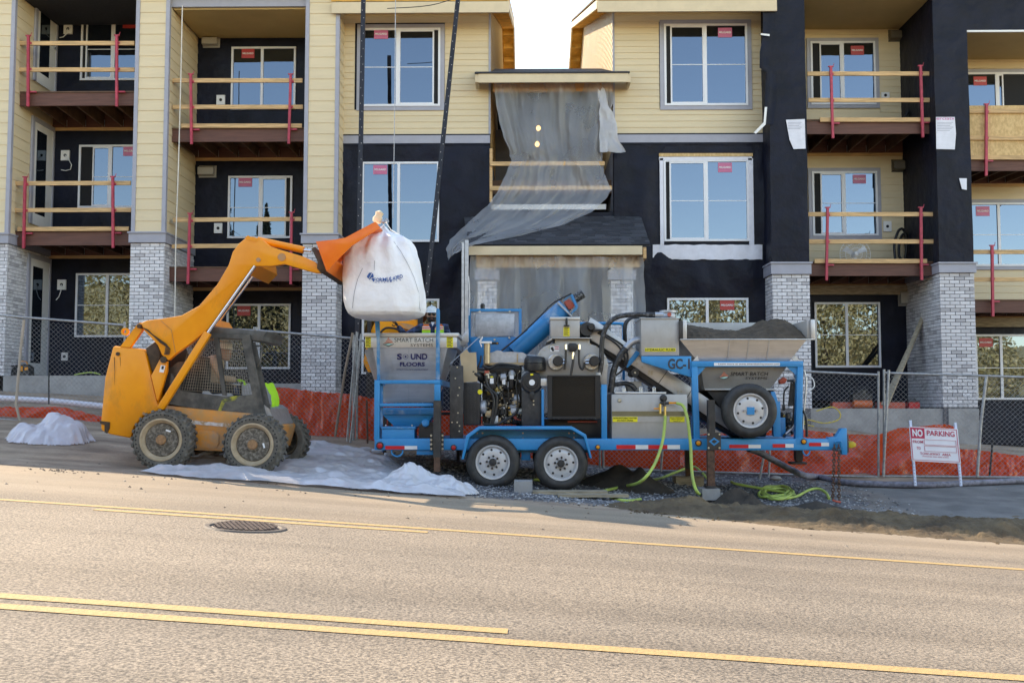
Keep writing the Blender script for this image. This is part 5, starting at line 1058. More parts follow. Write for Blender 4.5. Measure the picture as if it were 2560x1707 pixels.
for q, r in ((((320, 790), (400, 870), (460, 950), (490, 1080), (470, 1250), (430, 1430)), .022), (((350, 640), (370, 760), (420, 860), (500, 930), (540, 1010), (525, 1200), (470, 1420)), .022), (((560, 640), (545, 760), (560, 830), (600, 880)), .012), (((870, 600), (880, 680), (850, 800), (870, 960), (880, 1180)), .012), (((880, 1185), (840, 1260), (760, 1320), (640, 1390), (520, 1440), (320, 1440)), .02), (((300, 480), (420, 520), (560, 460), (760, 470), (900, 500)), .02), (((720, 860), (740, 1060), (800, 1120), (880, 1100)), .008), (((640, 870), (620, 960), (660, 1060), (680, 1250), (650, 1360)), .009), (((280, 320), (270, 400), (230, 500), (190, 540)), .012), (((480, 900), (560, 950), (590, 920)), .014)):
    tt('engine_hose', hosem, E2, q, r, TY + .24)
for k in range(5): tt('wire', tred if k % 2 == 0 else hosem, E2, [(800 + 8 * k, 1280), (815 + 14 * k, 1330 + 5 * k), (850 + 20 * k, 1370)], .004, TY + .25, n=5)
tb('starter_box', alum, E2, 768, 1182, 880, 1260, TY + .26, TY + .36); tb('canister', plwhite, E2, 480, 1300, 556, 1438, TY + .28, TY + .4); tp('bracket', tan, E2, [(345, 1220), (455, 1215), (460, 1320), (400, 1330), (345, 1310)], TY + .27, TY + .3)
m = MB(alum); m.lathe(P(*E2(290, 1160), TY + .3), (1, 0, 0), [(.08, -.03), (.1, 0), (.1, .05), (.07, .07)], 18); m.build('alternator', T, 40); m = MB(yell); m.lathe(P(*E2(262, 912), TY + .2), (0, -1, 0), [(.035, 0), (.035, .03)], 14); m.build('oil_cap', T)
# oil cooler
tb('cooler_body', blk, A5, 1296, 932, 1620, 1190, TY + .1, TY + .26); m = MB(blk); m.pbox(*A5(1296, 932), *A5(1324, 1190), TY + .06, TY + .0995); m.pbox(*A5(1588, 932), *A5(1620, 1190), TY + .06, TY + .0995); each(m, 'cooler_rail', T)
m = MB(mat('cooler_fin', (.03, .03, .032), .3, m=.6, v=.1)); [m.pbox(*A5(1325, 944 + k * 7.2), *A5(1587, 947.5 + k * 7.2), TY + .075, TY + .0995) for k in range(33)]; m.build('cooler_fin', T, kind='stuff')
m = MB(blk); m.pbox(*A5(1296, 925), *A5(1620, 935), TY + .05, TY + .27); m.pbox(*A5(1296, 1178), *A5(1620, 1190), TY + .05, TY + .0995); each(m, 'cooler_rail', T)
tb('frame_post', blue, A5, 1626, 982, 1660, 1320, TY + .02, TY + .1); tb('frame_post', blue, C7, -10, 700, 14, 1075, TY + .6, TY + .7)
# mixer
tp('mixer_housing', steeld, E1, [(828, 850), (838, 775), (868, 722), (912, 685), (965, 662), (1020, 656), (1020, 602), (1380, 602), (1380, 656), (1448, 680), (1508, 728), (1552, 795), (1572, 870), (1560, 960), (1556, 1090), (1500, 1098), (1480, 1010), (880, 1010), (842, 930)], TY + .3, 15.6)
tp('mixer_flange', steeld, E1, [(930, 640), (985, 592), (1405, 592), (1405, 604), (990, 604), (990, 620)], TY + .2, 15.3); tb('mixer_chute', steeld, E1, 975, 385, 1276, 592, TY + .26, 15.1); tb('chute_lid', steelb, E1, 970, 380, 1280, 410, TY + .24, 15.12)
tb('lid_latch', blk, E1, 1130, 390, 1152, 462, TY + .2, TY + .24); tb('lid_latch', blk, E1, 1112, 462, 1170, 476, TY + .2, TY + .255); warn(E1, 1108, 487, 1172, 578, TY + .255)
m = MB(trimw); [m.pcyl(*E1(x, y), TY + .285, TY + .302, .010, 8) for x, y in [(1030, 640), (1030, 615), (1110, 612), (1195, 612), (1275, 612), (1362, 640), (1362, 615), (860, 760), (910, 720), (960, 690), (1450, 690), (1505, 740), (1545, 800), (1555, 880), (1545, 940), (1385, 662), (1000, 668), (850, 900)]]; m.build('housing_bolt', T, kind='stuff')
tb('safety_label', whitep, E1, 972, 680, 1066, 740, TY + .294, TY + .299); m = MB(inkm); m.pcyl(*E1(992, 705), TY + .289, TY + .2935, .022, 8); m.pcyl(*E1(1000, 722), TY + .289, TY + .2935, .018, 8); m.use(redr); m.pbox(*E1(1018, 686), *E1(1060, 692), TY + .289, TY + .2935); m.pbox(*E1(1018, 706), *E1(1060, 712), TY + .289, TY + .2935); m.build('label_print', T)
for cx, cy, mx_ in ((1030, 847, 1048), (1395, 845, 1420)):
    c = P(*E1(cx, cy), TY + .3); m = MB(steelb); m.lathe(c, (0, -1, 0), [(.123, 0), (.123, .06), (.11, .075), (.06, .075)], 28); m.build('drive_flange', T, 40)
    m = MB(trimw); [m.lathe(c + Vector((math.cos(k * .785 + .3) * .096, -.074, math.sin(k * .785 + .3) * .096)), (0, -1, 0), [(.011, 0), (.011, .012)], 8) for k in range(8)]; m.build('flange_bolt', T, kind='stuff')
    m = MB(blk); m.lathe(P(*E1(mx_, 840), TY + .3), (0, -1, 0), [(.075, .07), (.075, .2), (.068, .21)], 14); m.build('hydraulic_motor', T, 30)
    s = 1 if cx < 1200 else -1; m = MB(chrome); [m.tube([P(*E1(mx_ + s * 50, y), TY + .15), P(*E1(mx_ + s * 85, y), TY + .15)], .018, 8) for y in (828, 858)]; each(m, 'hose_fitting', T)
tp('valve_block', blk, E1, [(1158, 660), (1175, 648), (1230, 650), (1262, 668), (1250, 720), (1222, 740), (1190, 740), (1160, 718)], TY + .12, TY + .28)
for q, r in ((((1133, 680), (1132, 760), (1130, 830), (1120, 925)), .017), (((1270, 680), (1268, 800), (1275, 880), (1300, 920), (1318, 890), (1325, 850)), .017), (((1205, 750), (1208, 830), (1195, 920), (1185, 985)), .019)): tt('mixer_hose', hosem, E1, q, r, TY + .14)
m = MB(chrome); [m.tube([P(*E1(x, y0), TY + .14), P(*E1(x, y1), TY + .14)], .02, 8) for x, y0, y1 in ((1133, 665, 715), (1270, 665, 715), (1206, 745, 815))]; each(m, 'hose_fitting', T)
# auger
a, b = P(*E1(600, 745), 15.3), P(*E1(1128, 292), 15.3); m = MB(blue); m.tube([a, a + (b - a) * .62], .152, 32); m.use(dustblue); m.tube([a + (b - a) * .62, b], .152, 32); m.build('auger_tube', T, 40)
tp('auger_flange', alum, E1, [(1040, 235), (1060, 225), (1200, 370), (1190, 382)], 15.12, 15.48); tp('auger_bracket', dustblue, E1, [(1185, 140), (1205, 150), (1258, 270), (1250, 300), (1195, 350), (1185, 340), (1232, 280), (1180, 165), (1110, 220), (1100, 210)], 15.14, 15.18)
tp('auger_gearbox', tred, E1, [(1115, 225), (1165, 195), (1232, 255), (1185, 305), (1160, 300)], 15.2, 15.4); m = MB(mat('splashed_motor', (.02, .02, .02), .5, c2=(.35, .34, .33), v=0, s=40, lo=.5, hi=.68)); m.tube([P(*E1(1215, 200), 15.3), P(*E1(1310, 140), 15.3)], .07, 16); m.build('auger_motor', T, 40)
tt('auger_line', hosem, E1, [(470, 728), (640, 590), (860, 380), (980, 255), (1080, 195), (1190, 140)], .013, 15.1); tt('gas_strut', hosem, E1, [(480, 722), (735, 510)], .012, 15.05)
# control cabinet
m = MB(blue); m.pbox(*E1(122, 295), *E1(150, 880), 15.45, 15.55); m.pbox(*E1(648, 325), *E1(676, 590), 15.45, 15.55); m.pbox(*E1(151, 296), *E1(676, 322), 15.45, 15.55); each(m, 'cabinet_frame', T)
tb('cabinet_panel', alum, E1, 200, 348, 602, 580, 15.4, 15.45); m = MB(sheet1); m.pbox(*E1(152, 325), *E1(646, 585), 15.5, 15.503); m.build('cabinet_window', T); tb('cabinet_body', blue, E1, 150, 586, 640, 900, 15.42, 15.9); m = MB(blk); m.lathe(P(*E1(275, 295), 15.5), (0, 0, 1), [(.035, 0), (.037, .06), (.02, .08)], 14); m.build('cabinet_beacon', T, 40)
m = MB(blk); m.pbox(*E1(360, 640), *E1(440, 662), 15.412, 15.419); m.use(amber); m.pbox(*E1(420, 645), *E1(434, 657), 15.405, 15.4115); m.build('cabinet_slot', T)
m = MB(trimw); [m.pcyl(*E1(x, y), 15.38, 15.4, .016, 8) for x, y in ((245, 326), (555, 326), (245, 590), (550, 595), (397, 615))]; m.build('cabinet_bolt', T, kind='stuff')
# lift post and its stay
m = MB(galv); m.pbox(1154, 606, 1160, 842, 15.2, 15.3); m.pbox(1162, 600, 1171, 846, 15.22, 15.25); each(m, 'lift_post', T); tp('post_bracket', galv, A5, [(765, 690), (812, 640), (812, 720), (790, 750), (740, 745)], 15.15, 15.2)
m = MB(galv); m.tube([P(*A5(700, 855), TY + .1), P(*A5(880, 690), 15.1)], .008, 6); m.build('stay_rod', T); tt('post_cable', plwhite, A5, [(812, 320), (818, 420), (815, 560)], .006, 15.2, n=5)
# conveyor
tp('conveyor_frame', steelb, C7, [(-90, 205), (-70, 160), (10, 212), (310, 430), (810, 768), (1070, 960), (1060, 1062), (810, 905), (240, 520), (-70, 330)], TY + .42, TY + .46)
tp('conveyor_frame', steeld, C7, [(-90, 205), (-70, 160), (10, 212), (310, 430), (810, 768), (1070, 960), (1060, 1062), (810, 905), (240, 520), (-70, 330)], 15.25, 15.29)
tp('conveyor_belt', blk, C7, [(-100, 215), (-60, 235), (300, 475), (1090, 1000), (1080, 1090), (810, 955), (240, 570), (-90, 345)], TY + .48, 15.22)
m = MB(trimw)
for x, y in ((370, 567), (392, 570), (368, 585), (390, 588), (588, 715), (612, 720), (588, 735), (612, 745), (278, 508), (318, 535)): m.pcyl(*C7(x, y), TY + .405, TY + .42, .014, 8)
m.build('frame_bolt', T, kind='stuff')
tp('frame_joint', dsteel, C7, [(440, 655), (505, 565), (509, 567), (444, 658)], TY + .412, TY + .419); tp('frame_joint', dsteel, C7, [(640, 790), (692, 700), (696, 702), (644, 793)], TY + .412, TY + .419)
m = MB(dsteel); m.lathe(P(*M3(560, 430), TY + .35), (0, 1, 0), [(.1, 0), (.1, .9)], 24); m.build('head_pulley', T, 40); m = MB(blk); m.lathe(P(*M3(620, 400), TY + .28), (0, 1, 0), [(.045, 0), (.055, .02), (.055, .15)], 16); m.build('pulley_motor', T, 40)
tb('tensioner', dsteel, M3, 640, 430, 760, 462, TY + .3, TY + .4); m = MB(blk); m.lathe(P(*M3(1190, 1000), TY + .3), (0, 1, 0), [(.055, 0), (.06, .02), (.06, .5)], 18); m.use(trimw); m.lathe(P(*M3(1190, 1000), TY + .3), (0, -1, 0), [(.015, 0), (.015, .01)], 6); m.build('return_roller', T, 40)
tp('conveyor_clamp', blue, M3, [(1060, 905), (1205, 712), (1262, 745), (1130, 905), (1085, 940)], TY + .36, TY + .4); tt('belt_hose', hosem, M3, [(700, 480), (850, 560), (960, 640), (1020, 730), (1060, 830), (1050, 900)], .014, TY + .36); tt('belt_hose', hosem, M3, [(720, 460), (870, 540), (1020, 640), (1085, 740), (1090, 850), (1070, 910)], .014, TY + .36)
tt('belt_hose', hosem, M3, [(1070, 915), (1000, 990), (930, 1040), (870, 1080)], .014, TY + .36)
# hydraulic tank
tb('oil_tank', steeld, C7, 310, 170, 596, 450, TY + .12, TY + .85); tb('oil_tank_lid', steelb, C7, 304, 164, 600, 172, TY + .1, TY + .87)
m = MB(yell); m.pbox(*C7(338, 392), *C7(570, 418), TY + .114, TY + .119); m.use(inkm); tx(m, 'HYDRAULIC FLUID', C7, 343, 396, 565, 414, TY + .114, bold=.02); m.build('tank_label', T)
m = MB(alum); m.lathe(P(*C7(513, 162), TY + .4), (0, 0, 1), [(.11, 0), (.11, .03), (.1, .06), (.125, .07), (.125, .1)], 20); m.use(tred); m.lathe(P(*C7(522, 140), TY + .27), (0, -1, 0), [(.03, 0), (.03, .02)], 14); m.build('tank_breather', T, 40)
tt('suction_hose', dirtyhose, M3, [(1470, 245), (1300, 243), (1130, 245), (980, 268), (870, 330), (800, 430), (760, 580), (752, 760), (745, 920), (720, 1040)], .036, TY + .2, n=14)
m = MB(galv); m.tube([P(*M3(1450, 245), TY + .2), P(*M3(1560, 245), TY + .2)], .04, 12); m.tube([P(*M3(718, 1000), TY + .2), P(*M3(715, 1050), TY + .2)], .042, 12); each(m, 'hose_fitting', T)
tt('return_elbow', galv, M3, [(1268, 575), (1200, 580), (1130, 620), (1060, 690)], .05, TY + .32, n=14); tt('return_hose', dirtyhose, M3, [(1070, 680), (1000, 770), (945, 880), (905, 1000), (885, 1140), (870, 1260)], .047, TY + .3, n=14)
for k in range(3): tt('tank_hose', hosem, M3, [(1240 - 10 * k, 280), (1150 - 14 * k, 290), (1085 - 14 * k, 350), (1068 - 12 * k, 450), (1072 - 12 * k, 600)], .016, TY + .55 + k * .04)
m = MB(blue); m.tube(smooth_path([P(*M3(470, 360), 15.9), P(*M3(990, 360), 15.9), P(*M3(1030, 385), 15.9), P(*M3(1040, 430), 15.9), P(*M3(1042, 1100), 15.9)]), .024, 10); m.build('hand_rail', T, 50)
# sand hopper and its stand
tp('number_plate_gusset', blue, M3, [(1272, 785), (1926, 785), (1926, 1062), (1640, 975), (1276, 860)], TY + .06, TY + .12); m = MB(mat('dark_decal', (.03, .035, .045), .5, v=0)); tx(m, 'GC-1', M3, 1618, 818, 1905, 955, TY + .06, bold=.03); m.build('number_decal', T, fix=False)
tb('stand_beam', blue, C7, 690, 490, 1534, 533, TY + .03, TY + .14); tp('stand_post', blue, C7, [(690, 533), (737, 533), (754, 1077), (708, 1077)], TY + .03, TY + .14); tp('stand_post', blue, C7, [(1490, 533), (1534, 533), (1524, 1077), (1474, 1077)], TY + .03, TY + .14)
tp('stand_gusset', blue, C7, [(738, 533), (800, 533), (738, 602)], TY + .06, TY + .08); tp('stand_gusset', blue, C7, [(1408, 533), (1490, 533), (1490, 606)], TY + .06, TY + .08)
for px in (712, 1500): m = MB(blue); p, q = P(*C7(px, 540), 15.75), P(*C7(px, 1077), 15.75); m.box((p.x - .05, 15.75, q.z), (p.x + .05, 15.85, p.z)); m.build('stand_post', T)
tb('stand_beam', blue, C7, 690, 492, 1534, 530, 15.75, 15.85)
m = MB(whitep); m.pbox(*C7(860, 502), *C7(1356, 525), TY + .024, TY + .029); m.use(inkm); tx(m, 'Learn more at www.smartbatchsystems.com', C7, 893, 505, 1352, 522, TY + .024); m.build('web_strip', T)
def frustum(name, ms, top, bot, Yt, Yb):
    (xa, xb, ya), (xc, xd, yb) = top, bot; zt, zb = P(*C7(1100, ya), Yt[0]).z, P(*C7(1100, yb), Yb[0]).z
    f = lambda x, y, Y, z: Vector((P(*C7(x, y), Yt[0]).x, Y, z)); m = MB(ms)
    a = [f(xa, ya, Yt[0], zt), f(xb, ya, Yt[0], zt), f(xb, ya, Yt[1], zt), f(xa, ya, Yt[1], zt), f(xa, ya, Yt[0], zt)]; b = [f(xc, yb, Yb[0], zb), f(xd, yb, Yb[0], zb), f(xd, yb, Yb[1], zb), f(xc, yb, Yb[1], zb), f(xc, yb, Yb[0], zb)]
    m.sheet([a, b]); return m.build(name, T)
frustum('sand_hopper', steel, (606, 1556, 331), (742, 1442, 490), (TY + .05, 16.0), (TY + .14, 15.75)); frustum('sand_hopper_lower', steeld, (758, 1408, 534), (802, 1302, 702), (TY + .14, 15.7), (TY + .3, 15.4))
tb('hopper_rim', steelb, C7, 604, 322, 1620, 332, TY + .03, TY + .08); tb('hopper_rim', steelb, C7, 604, 322, 1620, 332, 15.95, 16.0)
tb('corner_board', steelb, C7, 626, 180, 655, 324, TY + .05, TY + .12); tb('corner_board', steelb, C7, 1592, 176, 1622, 330, TY + .05, TY + .12); tb('side_board', dsteel, C7, 600, 186, 626, 322, TY + .06, 15.95); tb('side_board', steeld, C7, 1560, 180, 1590, 322, TY + .121, 15.95); tb('back_board', steeld, C7, 640, 200, 1590, 322, 15.92, 15.95)
m = MB(steelb)
for a, b in ((978, 962), (1124, 1107), (1277, 1258)): m.bar(P(*C7(a, 333), TY + .045), P(*C7(b, 488), TY + .13), .012)
each(m, 'hopper_rib', T); tp('foot_gusset', steelb, C7, [(700, 488), (735, 448), (748, 488)], TY + .1, TY + .12); tp('foot_gusset', steelb, C7, [(1444, 488), (1470, 448), (1510, 488)], TY + .1, TY + .12)
m = MB(inkm); q = lambda y: TY + .13 + (y - 534) / 168 * .16; tx(m, 'SMART BATCH', C7, 983, 572, 1268, 600, q, shear=.15); tx(m, 'SYSTEMS', C7, 1095, 609, 1262, 628, q, shear=.15); logo(m, C7, 893, 570, 975, 630, TY + .155); m.build('hopper_lettering', T, fix=False, kind='stuff')
tb('hopper_flange', steelb, C7, 792, 700, 1330, 710, TY + .26, 15.42); tp('hopper_chute', blk, C7, [(806, 712), (1310, 712), (1290, 900), (1250, 1060), (1060, 1060), (920, 850)], TY + .34, 15.35)
tp('spare_carrier', blue, C7, [(1290, 720), (1320, 720), (1345, 800), (1360, 790), (1362, 1060), (1310, 1060)], TY + .1, TY + .14); tb('pump_box', blue, C7, 1345, 915, 1400, 1058, TY + .2, TY + .6)
for k, q in enumerate((((1540, 560), (1555, 650), (1545, 780), (1535, 900), (1530, 1000)), ((1410, 640), (1460, 650), (1468, 760), (1460, 900), (1440, 1000), (1380, 1055)), ((1420, 680), (1390, 720), (1385, 800), (1390, 850)), ((1430, 625), (1475, 640), (1480, 800), (1470, 960), (1400, 1040)), ((1530, 860), (1555, 930), (1560, 1060)), ((1545, 590), (1600, 620), (1615, 680), (1570, 720)))): tt('pump_hose', (steelb, hosem, hosem, galv, hosem, plwhite)[k], C7, q, (.012, .016, .012, .018, .02, .008)[k], TY + .15)
m = MB(dsteel, blk, alum, brass); random.seed(4)
for k in range(34): x, y = random.uniform(1365, 1465), random.uniform(890, 1050); m.c = random.randrange(4); m.lathe(P(*C7(x, y), TY + .3 + random.uniform(0, .2)), random.choice(((0, 1, 0), (1, 0, 0), (0, 0, 1))), [(.015, 0), (.03, .02), (.028, .08)], 9)
m.build('pump_fitting', T, kind='stuff'); tp('switch_handle', tred, C7, [(1352, 640), (1385, 610), (1412, 625), (1400, 655), (1362, 665)], TY + .3, TY + .4); tp('cable_tray', dsteel, C7, [(1440, 640), (1470, 690), (1460, 830), (1420, 830)], TY + .25, TY + .28); tb('plug', blk, C7, 1380, 815, 1398, 862, TY + .12, TY + .17)
# water tank
tb('water_tank', steeld, C7, 88, 740, 660, 1076, TY + .06, 15.5); tb('recess_tone_strip', mat('olive_reflection_paint', (.20, .195, .13), .3, m=.6, v=.1, s=3), C7, 91, 868, 642, 904, TY + .052, TY + .0595); tb('tank_band', steeld, C7, 91, 906, 642, 950, TY + .05, TY + .0595)  # olive strip on the tank face: recess and reflection are put into its colour
tb('tank_lid', steelb, C7, 110, 722, 500, 738, TY + .1, 15.4); m = MB(galv); [m.tube(smooth_path([P(*C7(x, 722), TY + .2), P(*C7(x, 690), TY + .2), P(*C7(x + 14, 690), TY + .2), P(*C7(x + 14, 722), TY + .2)]), .01, 6) for x in (172, 300, 400)]; each(m, 'lid_handle', T)
m = MB(trimw); m.lathe(P(*C7(146, 786), TY + .06), (0, -1, 0), [(.03, 0), (.03, .012), (.02, .025)], 14); m.build('tank_stud', T, 40)
m = MB(yell); m.pbox(*C7(95, 909), *C7(283, 948), TY + .044, TY + .0495); m.use(inkm); tx(m, 'NON-POTABLE WATER', C7, 100, 913, 278, 925, TY + .044, bold=.02); tx(m, 'DO NOT DRINK', C7, 130, 931, 252, 943, TY + .044, bold=.02); m.build('tank_label', T)
m = MB(yell); m.pbox(*C7(525, 908), *C7(638, 949), TY + .044, TY + .0495); m.use(inkm); tx(m, 'DRAIN COMPLETELY', C7, 529, 911, 634, 919, TY + .044); tx(m, 'EMPTY BEFORE', C7, 541, 924, 622, 932, TY + .044); tx(m, 'TRANSPORT', C7, 552, 938, 612, 946, TY + .044); m.build('tank_label', T)
m = MB(dsteel); m.lathe(P(*C7(478, 770), TY + .06), (0, -1, 0), [(.055, 0), (.05, .03), (.03, .05), (.03, .1)], 14); m.tube([P(*C7(480, 790), TY - .02), P(*C7(485, 830), TY - .02)], .022, 10); m.tube([P(*C7(450, 808), TY - .02), P(*C7(520, 806), TY - .02)], .02, 10); m.use(brass); m.tube([P(*C7(453, 812), TY - .02), P(*C7(453, 885), TY - .02)], .018, 8); m.tube([P(*C7(490, 830), TY - .02), P(*C7(490, 900), TY - .02)], .018, 8); m.use(amber); m.pbox(*C7(406, 843), *C7(450, 853), TY - .05, TY - .03); m.pbox(*C7(520, 798), *C7(580, 812), TY - .04, TY - .01); m.build('water_valve', T)
tt('coupling_hose', dirtyhose, M3, [(900, 1160), (980, 1150), (1070, 1140), (1150, 1170), (1200, 1230)], .035, TY + .5); tp('gear_guard', steeld, M3, [(1060, 1120), (1270, 1110), (1290, 1240), (1100, 1240)], TY + .6, TY + .9)
tb('battery_box', tred, A5, 1420, 1205, 1600, 1216, TY + .3, TY + .4); tb('under_shelf', blk, A5, 1270, 1195, 1625, 1310, TY + .35, TY + .9)
# hitch and chains
tp('hitch_frame', blue, C7, [(1722, 1064), (1780, 1060), (1822, 996), (1862, 996), (1866, 1196), (1824, 1196), (1822, 1142), (1722, 1146)], TY + .0 - .004, TY + .12)
tp('coupler', mat('yellow_coupler', (.6, .42, .02), .5, v=.15), A6, [(1034, 1338), (1060, 1330), (1080, 1345), (1078, 1362), (1050, 1372), (1034, 1368)], TY + .3, TY + .5); tb('hitch_channel', dsteel, A6, 1012, 1290, 1034, 1400, TY + .15, TY + .7)
for i, (x, x2) in enumerate(((945, 936), (972, 974))):
    top = P(*A6(x, 1352), TY - .03); bot = P(*A6(x2, 1690), TY - .03); n_ = 19; m = MB(rust)
    for k in range(n_):
        c = top.lerp(bot, (k + .5) / n_); L = (top - bot).length / n_ * .72; u = Vector((1, .2, 0)).normalized() if k % 2 else Vector((.2, 1, 0)).normalized()
        m.tube([c + u * (math.sin(q_) * .021) + Vector((0, 0, math.cos(q_) * L)) for q_ in [j * 2 * math.pi / 10 for j in range(11)]], .0075, 5)
    m.build('safety_chain', T, 60)
m = MB(tred); m.tube([P(*A6(938, 1690), TY - .05), P(*A6(955, 1697), TY - .1), P(*A6(985, 1702), TY - .1)], .014, 6); m.build('chain_hook', T); m = MB(blue); m.tube(smooth_path([P(*A6(955, 1350), TY - .02), P(*A6(955, 1332), TY - .04), P(*A6(985, 1332), TY - .04), P(*A6(985, 1365), TY - .02)]), .012, 7); m.build('chain_eye', T)
# sand in the hopper
sandm = mat('dark_sand', (.05, .034, .02), .95, c2=(.105, .072, .043), v=0, s=7, b=.6, bs=60, det=9)
drysand = mat('spilled_sand', (.07, .046, .025), .95, c2=(.17, .118, .064), v=0, s=1.8, b=.7, bs=50, det=9)
xs0, xs1 = P(*C7(640, 260), 14.3).x, P(*C7(1588, 260), 14.3).x; tops = [(640, 215), (665, 200), (720, 190), (760, 205), (800, 210), (870, 222), (950, 236), (1050, 247), (1120, 248), (1200, 236), (1260, 218), (1300, 195), (1340, 168), (1370, 165), (1400, 176), (1440, 155), (1480, 150), (1530, 162), (1555, 185), (1575, 235), (1590, 318)]
m = MB(sandm); rows = []
for j in range(36):
    v = j / 35; Y = 14.29 + v * 1.6; row = []
    for i in range(110):
        u = i / 109; cx = 640 + u * 950; h = P(*C7(cx, lerp_tab(tops, cx)), 14.9).z; base = P(*C7(cx, 322), 14.28).z; k = min(1, math.sin(min(1, v * 1.15 + .0) * math.pi / 2 * 1.2) if v < .75 else 1 - (v - .75) * .8)
        x = xs0 + u * (xs1 - xs0); row.append((x, Y, base + (h - base) * max(0, k) + .03 * noise.noise((x * 6, Y * 6, 1)) * min(1, v * 5) + .012 * noise.noise((x * 22, Y * 22, 1))))
    rows.append(row)
m.sheet(rows); so_ = solo(m, 'sand', 'heaped dark sand filling the steel hopper', 'sand', (xs0, 14.3, 1.5), smooth=70, kind='stuff', fix=False)
# ---------------------------------------------------------------- people
skin = mat('skin', (.36, .20, .13), .5, v=.08, s=20); beardm = mat('dark_beard', (.015, .011, .009), .8, v=.3, s=60)
plaid = mat('navy_plaid_shirt', (.012, .018, .045), .85, v=.2, s=30)
def plaid_it():
    t = plaid.node_tree; N = t.nodes; b = N['Principled BSDF']; g = N.new('ShaderNodeNewGeometry'); out = None; old = b.inputs['Base Color'].links[0].from_socket
    for ax in ('X', 'Z'):
        w_ = N.new('ShaderNodeTexWave'); w_.bands_direction = ax; w_.inputs['Scale'].default_value = 3.2; w_.inputs['Distortion'].default_value = 1.5; t.links.new(g.outputs['Position'], w_.inputs['Vector'])
        r = N.new('ShaderNodeMapRange'); r.inputs['From Min'].default_value = .7; r.inputs['From Max'].default_value = .8; r.inputs['To Max'].default_value = .5; t.links.new(w_.outputs[0], r.inputs[0])
        mx = N.new('ShaderNodeMix'); mx.data_type = 'RGBA'; t.links.new(r.outputs[0], mx.inputs[0]); t.links.new(old, mx.inputs[6]); mx.inputs[7].default_value = (.06, .10, .2, 1); old = mx.outputs[2]
    t.links.new(old, b.inputs['Base Color'])
plaid_it()
hivis = mat('hivis_lime', (.42, .85, .04), .6, v=.05); hivo = mat('hivis_orange', (.85, .16, .015), .6, v=.05); silver = mat('silver_stripe', (.65, .65, .66), .4, v=.03)
hatm = mat('scuffed_white_hat', (.62, .68, .70), .4, v=.12, s=14); hatt = mat('cream_hat', (.78, .75, .68), .35, v=.04); jeans = mat('denim', (.025, .045, .11), .85, v=.2, s=25); tansh = mat('tan_shirt', (.50, .37, .26), .85, v=.12, s=8, b=.3, bs=12); lensm = mat('dark_lens', (.004, .004, .005), .12, v=0)
def skinned(name, joints, bones, parent, ms, sub=2, root=0):
    me = bpy.data.meshes.new(name); off = wl(parent); me.from_pydata([Vector(j[0]) - off for j in joints], bones, []); o = bpy.data.objects.new(name, me); COL.objects.link(o)
    sm = o.modifiers.new('s', 'SKIN'); sm.use_smooth_shade = True; sd = o.modifiers.new('d', 'SUBSURF'); sd.levels = sd.render_levels = sub
    for i, j in enumerate(joints):
        r = j[1]; me.skin_vertices[0].data[i].radius = r if isinstance(r, tuple) else (r, r)
    me.skin_vertices[0].data[root].use_root = True
    ev = bpy.data.meshes.new_from_object(o.evaluated_get(bpy.context.evaluated_depsgraph_get())); bpy.data.objects.remove(o)
    for m_ in ms: ev.materials.append(m_)
    n = bpy.data.objects.new(name, ev); COL.objects.link(n); n.parent = parent; WL[n.name] = off.copy(); return n
def face_mats(o, fn):
    off = wl(o.parent)
    for f in o.data.polygons: f.material_index = fn(f.center + off)
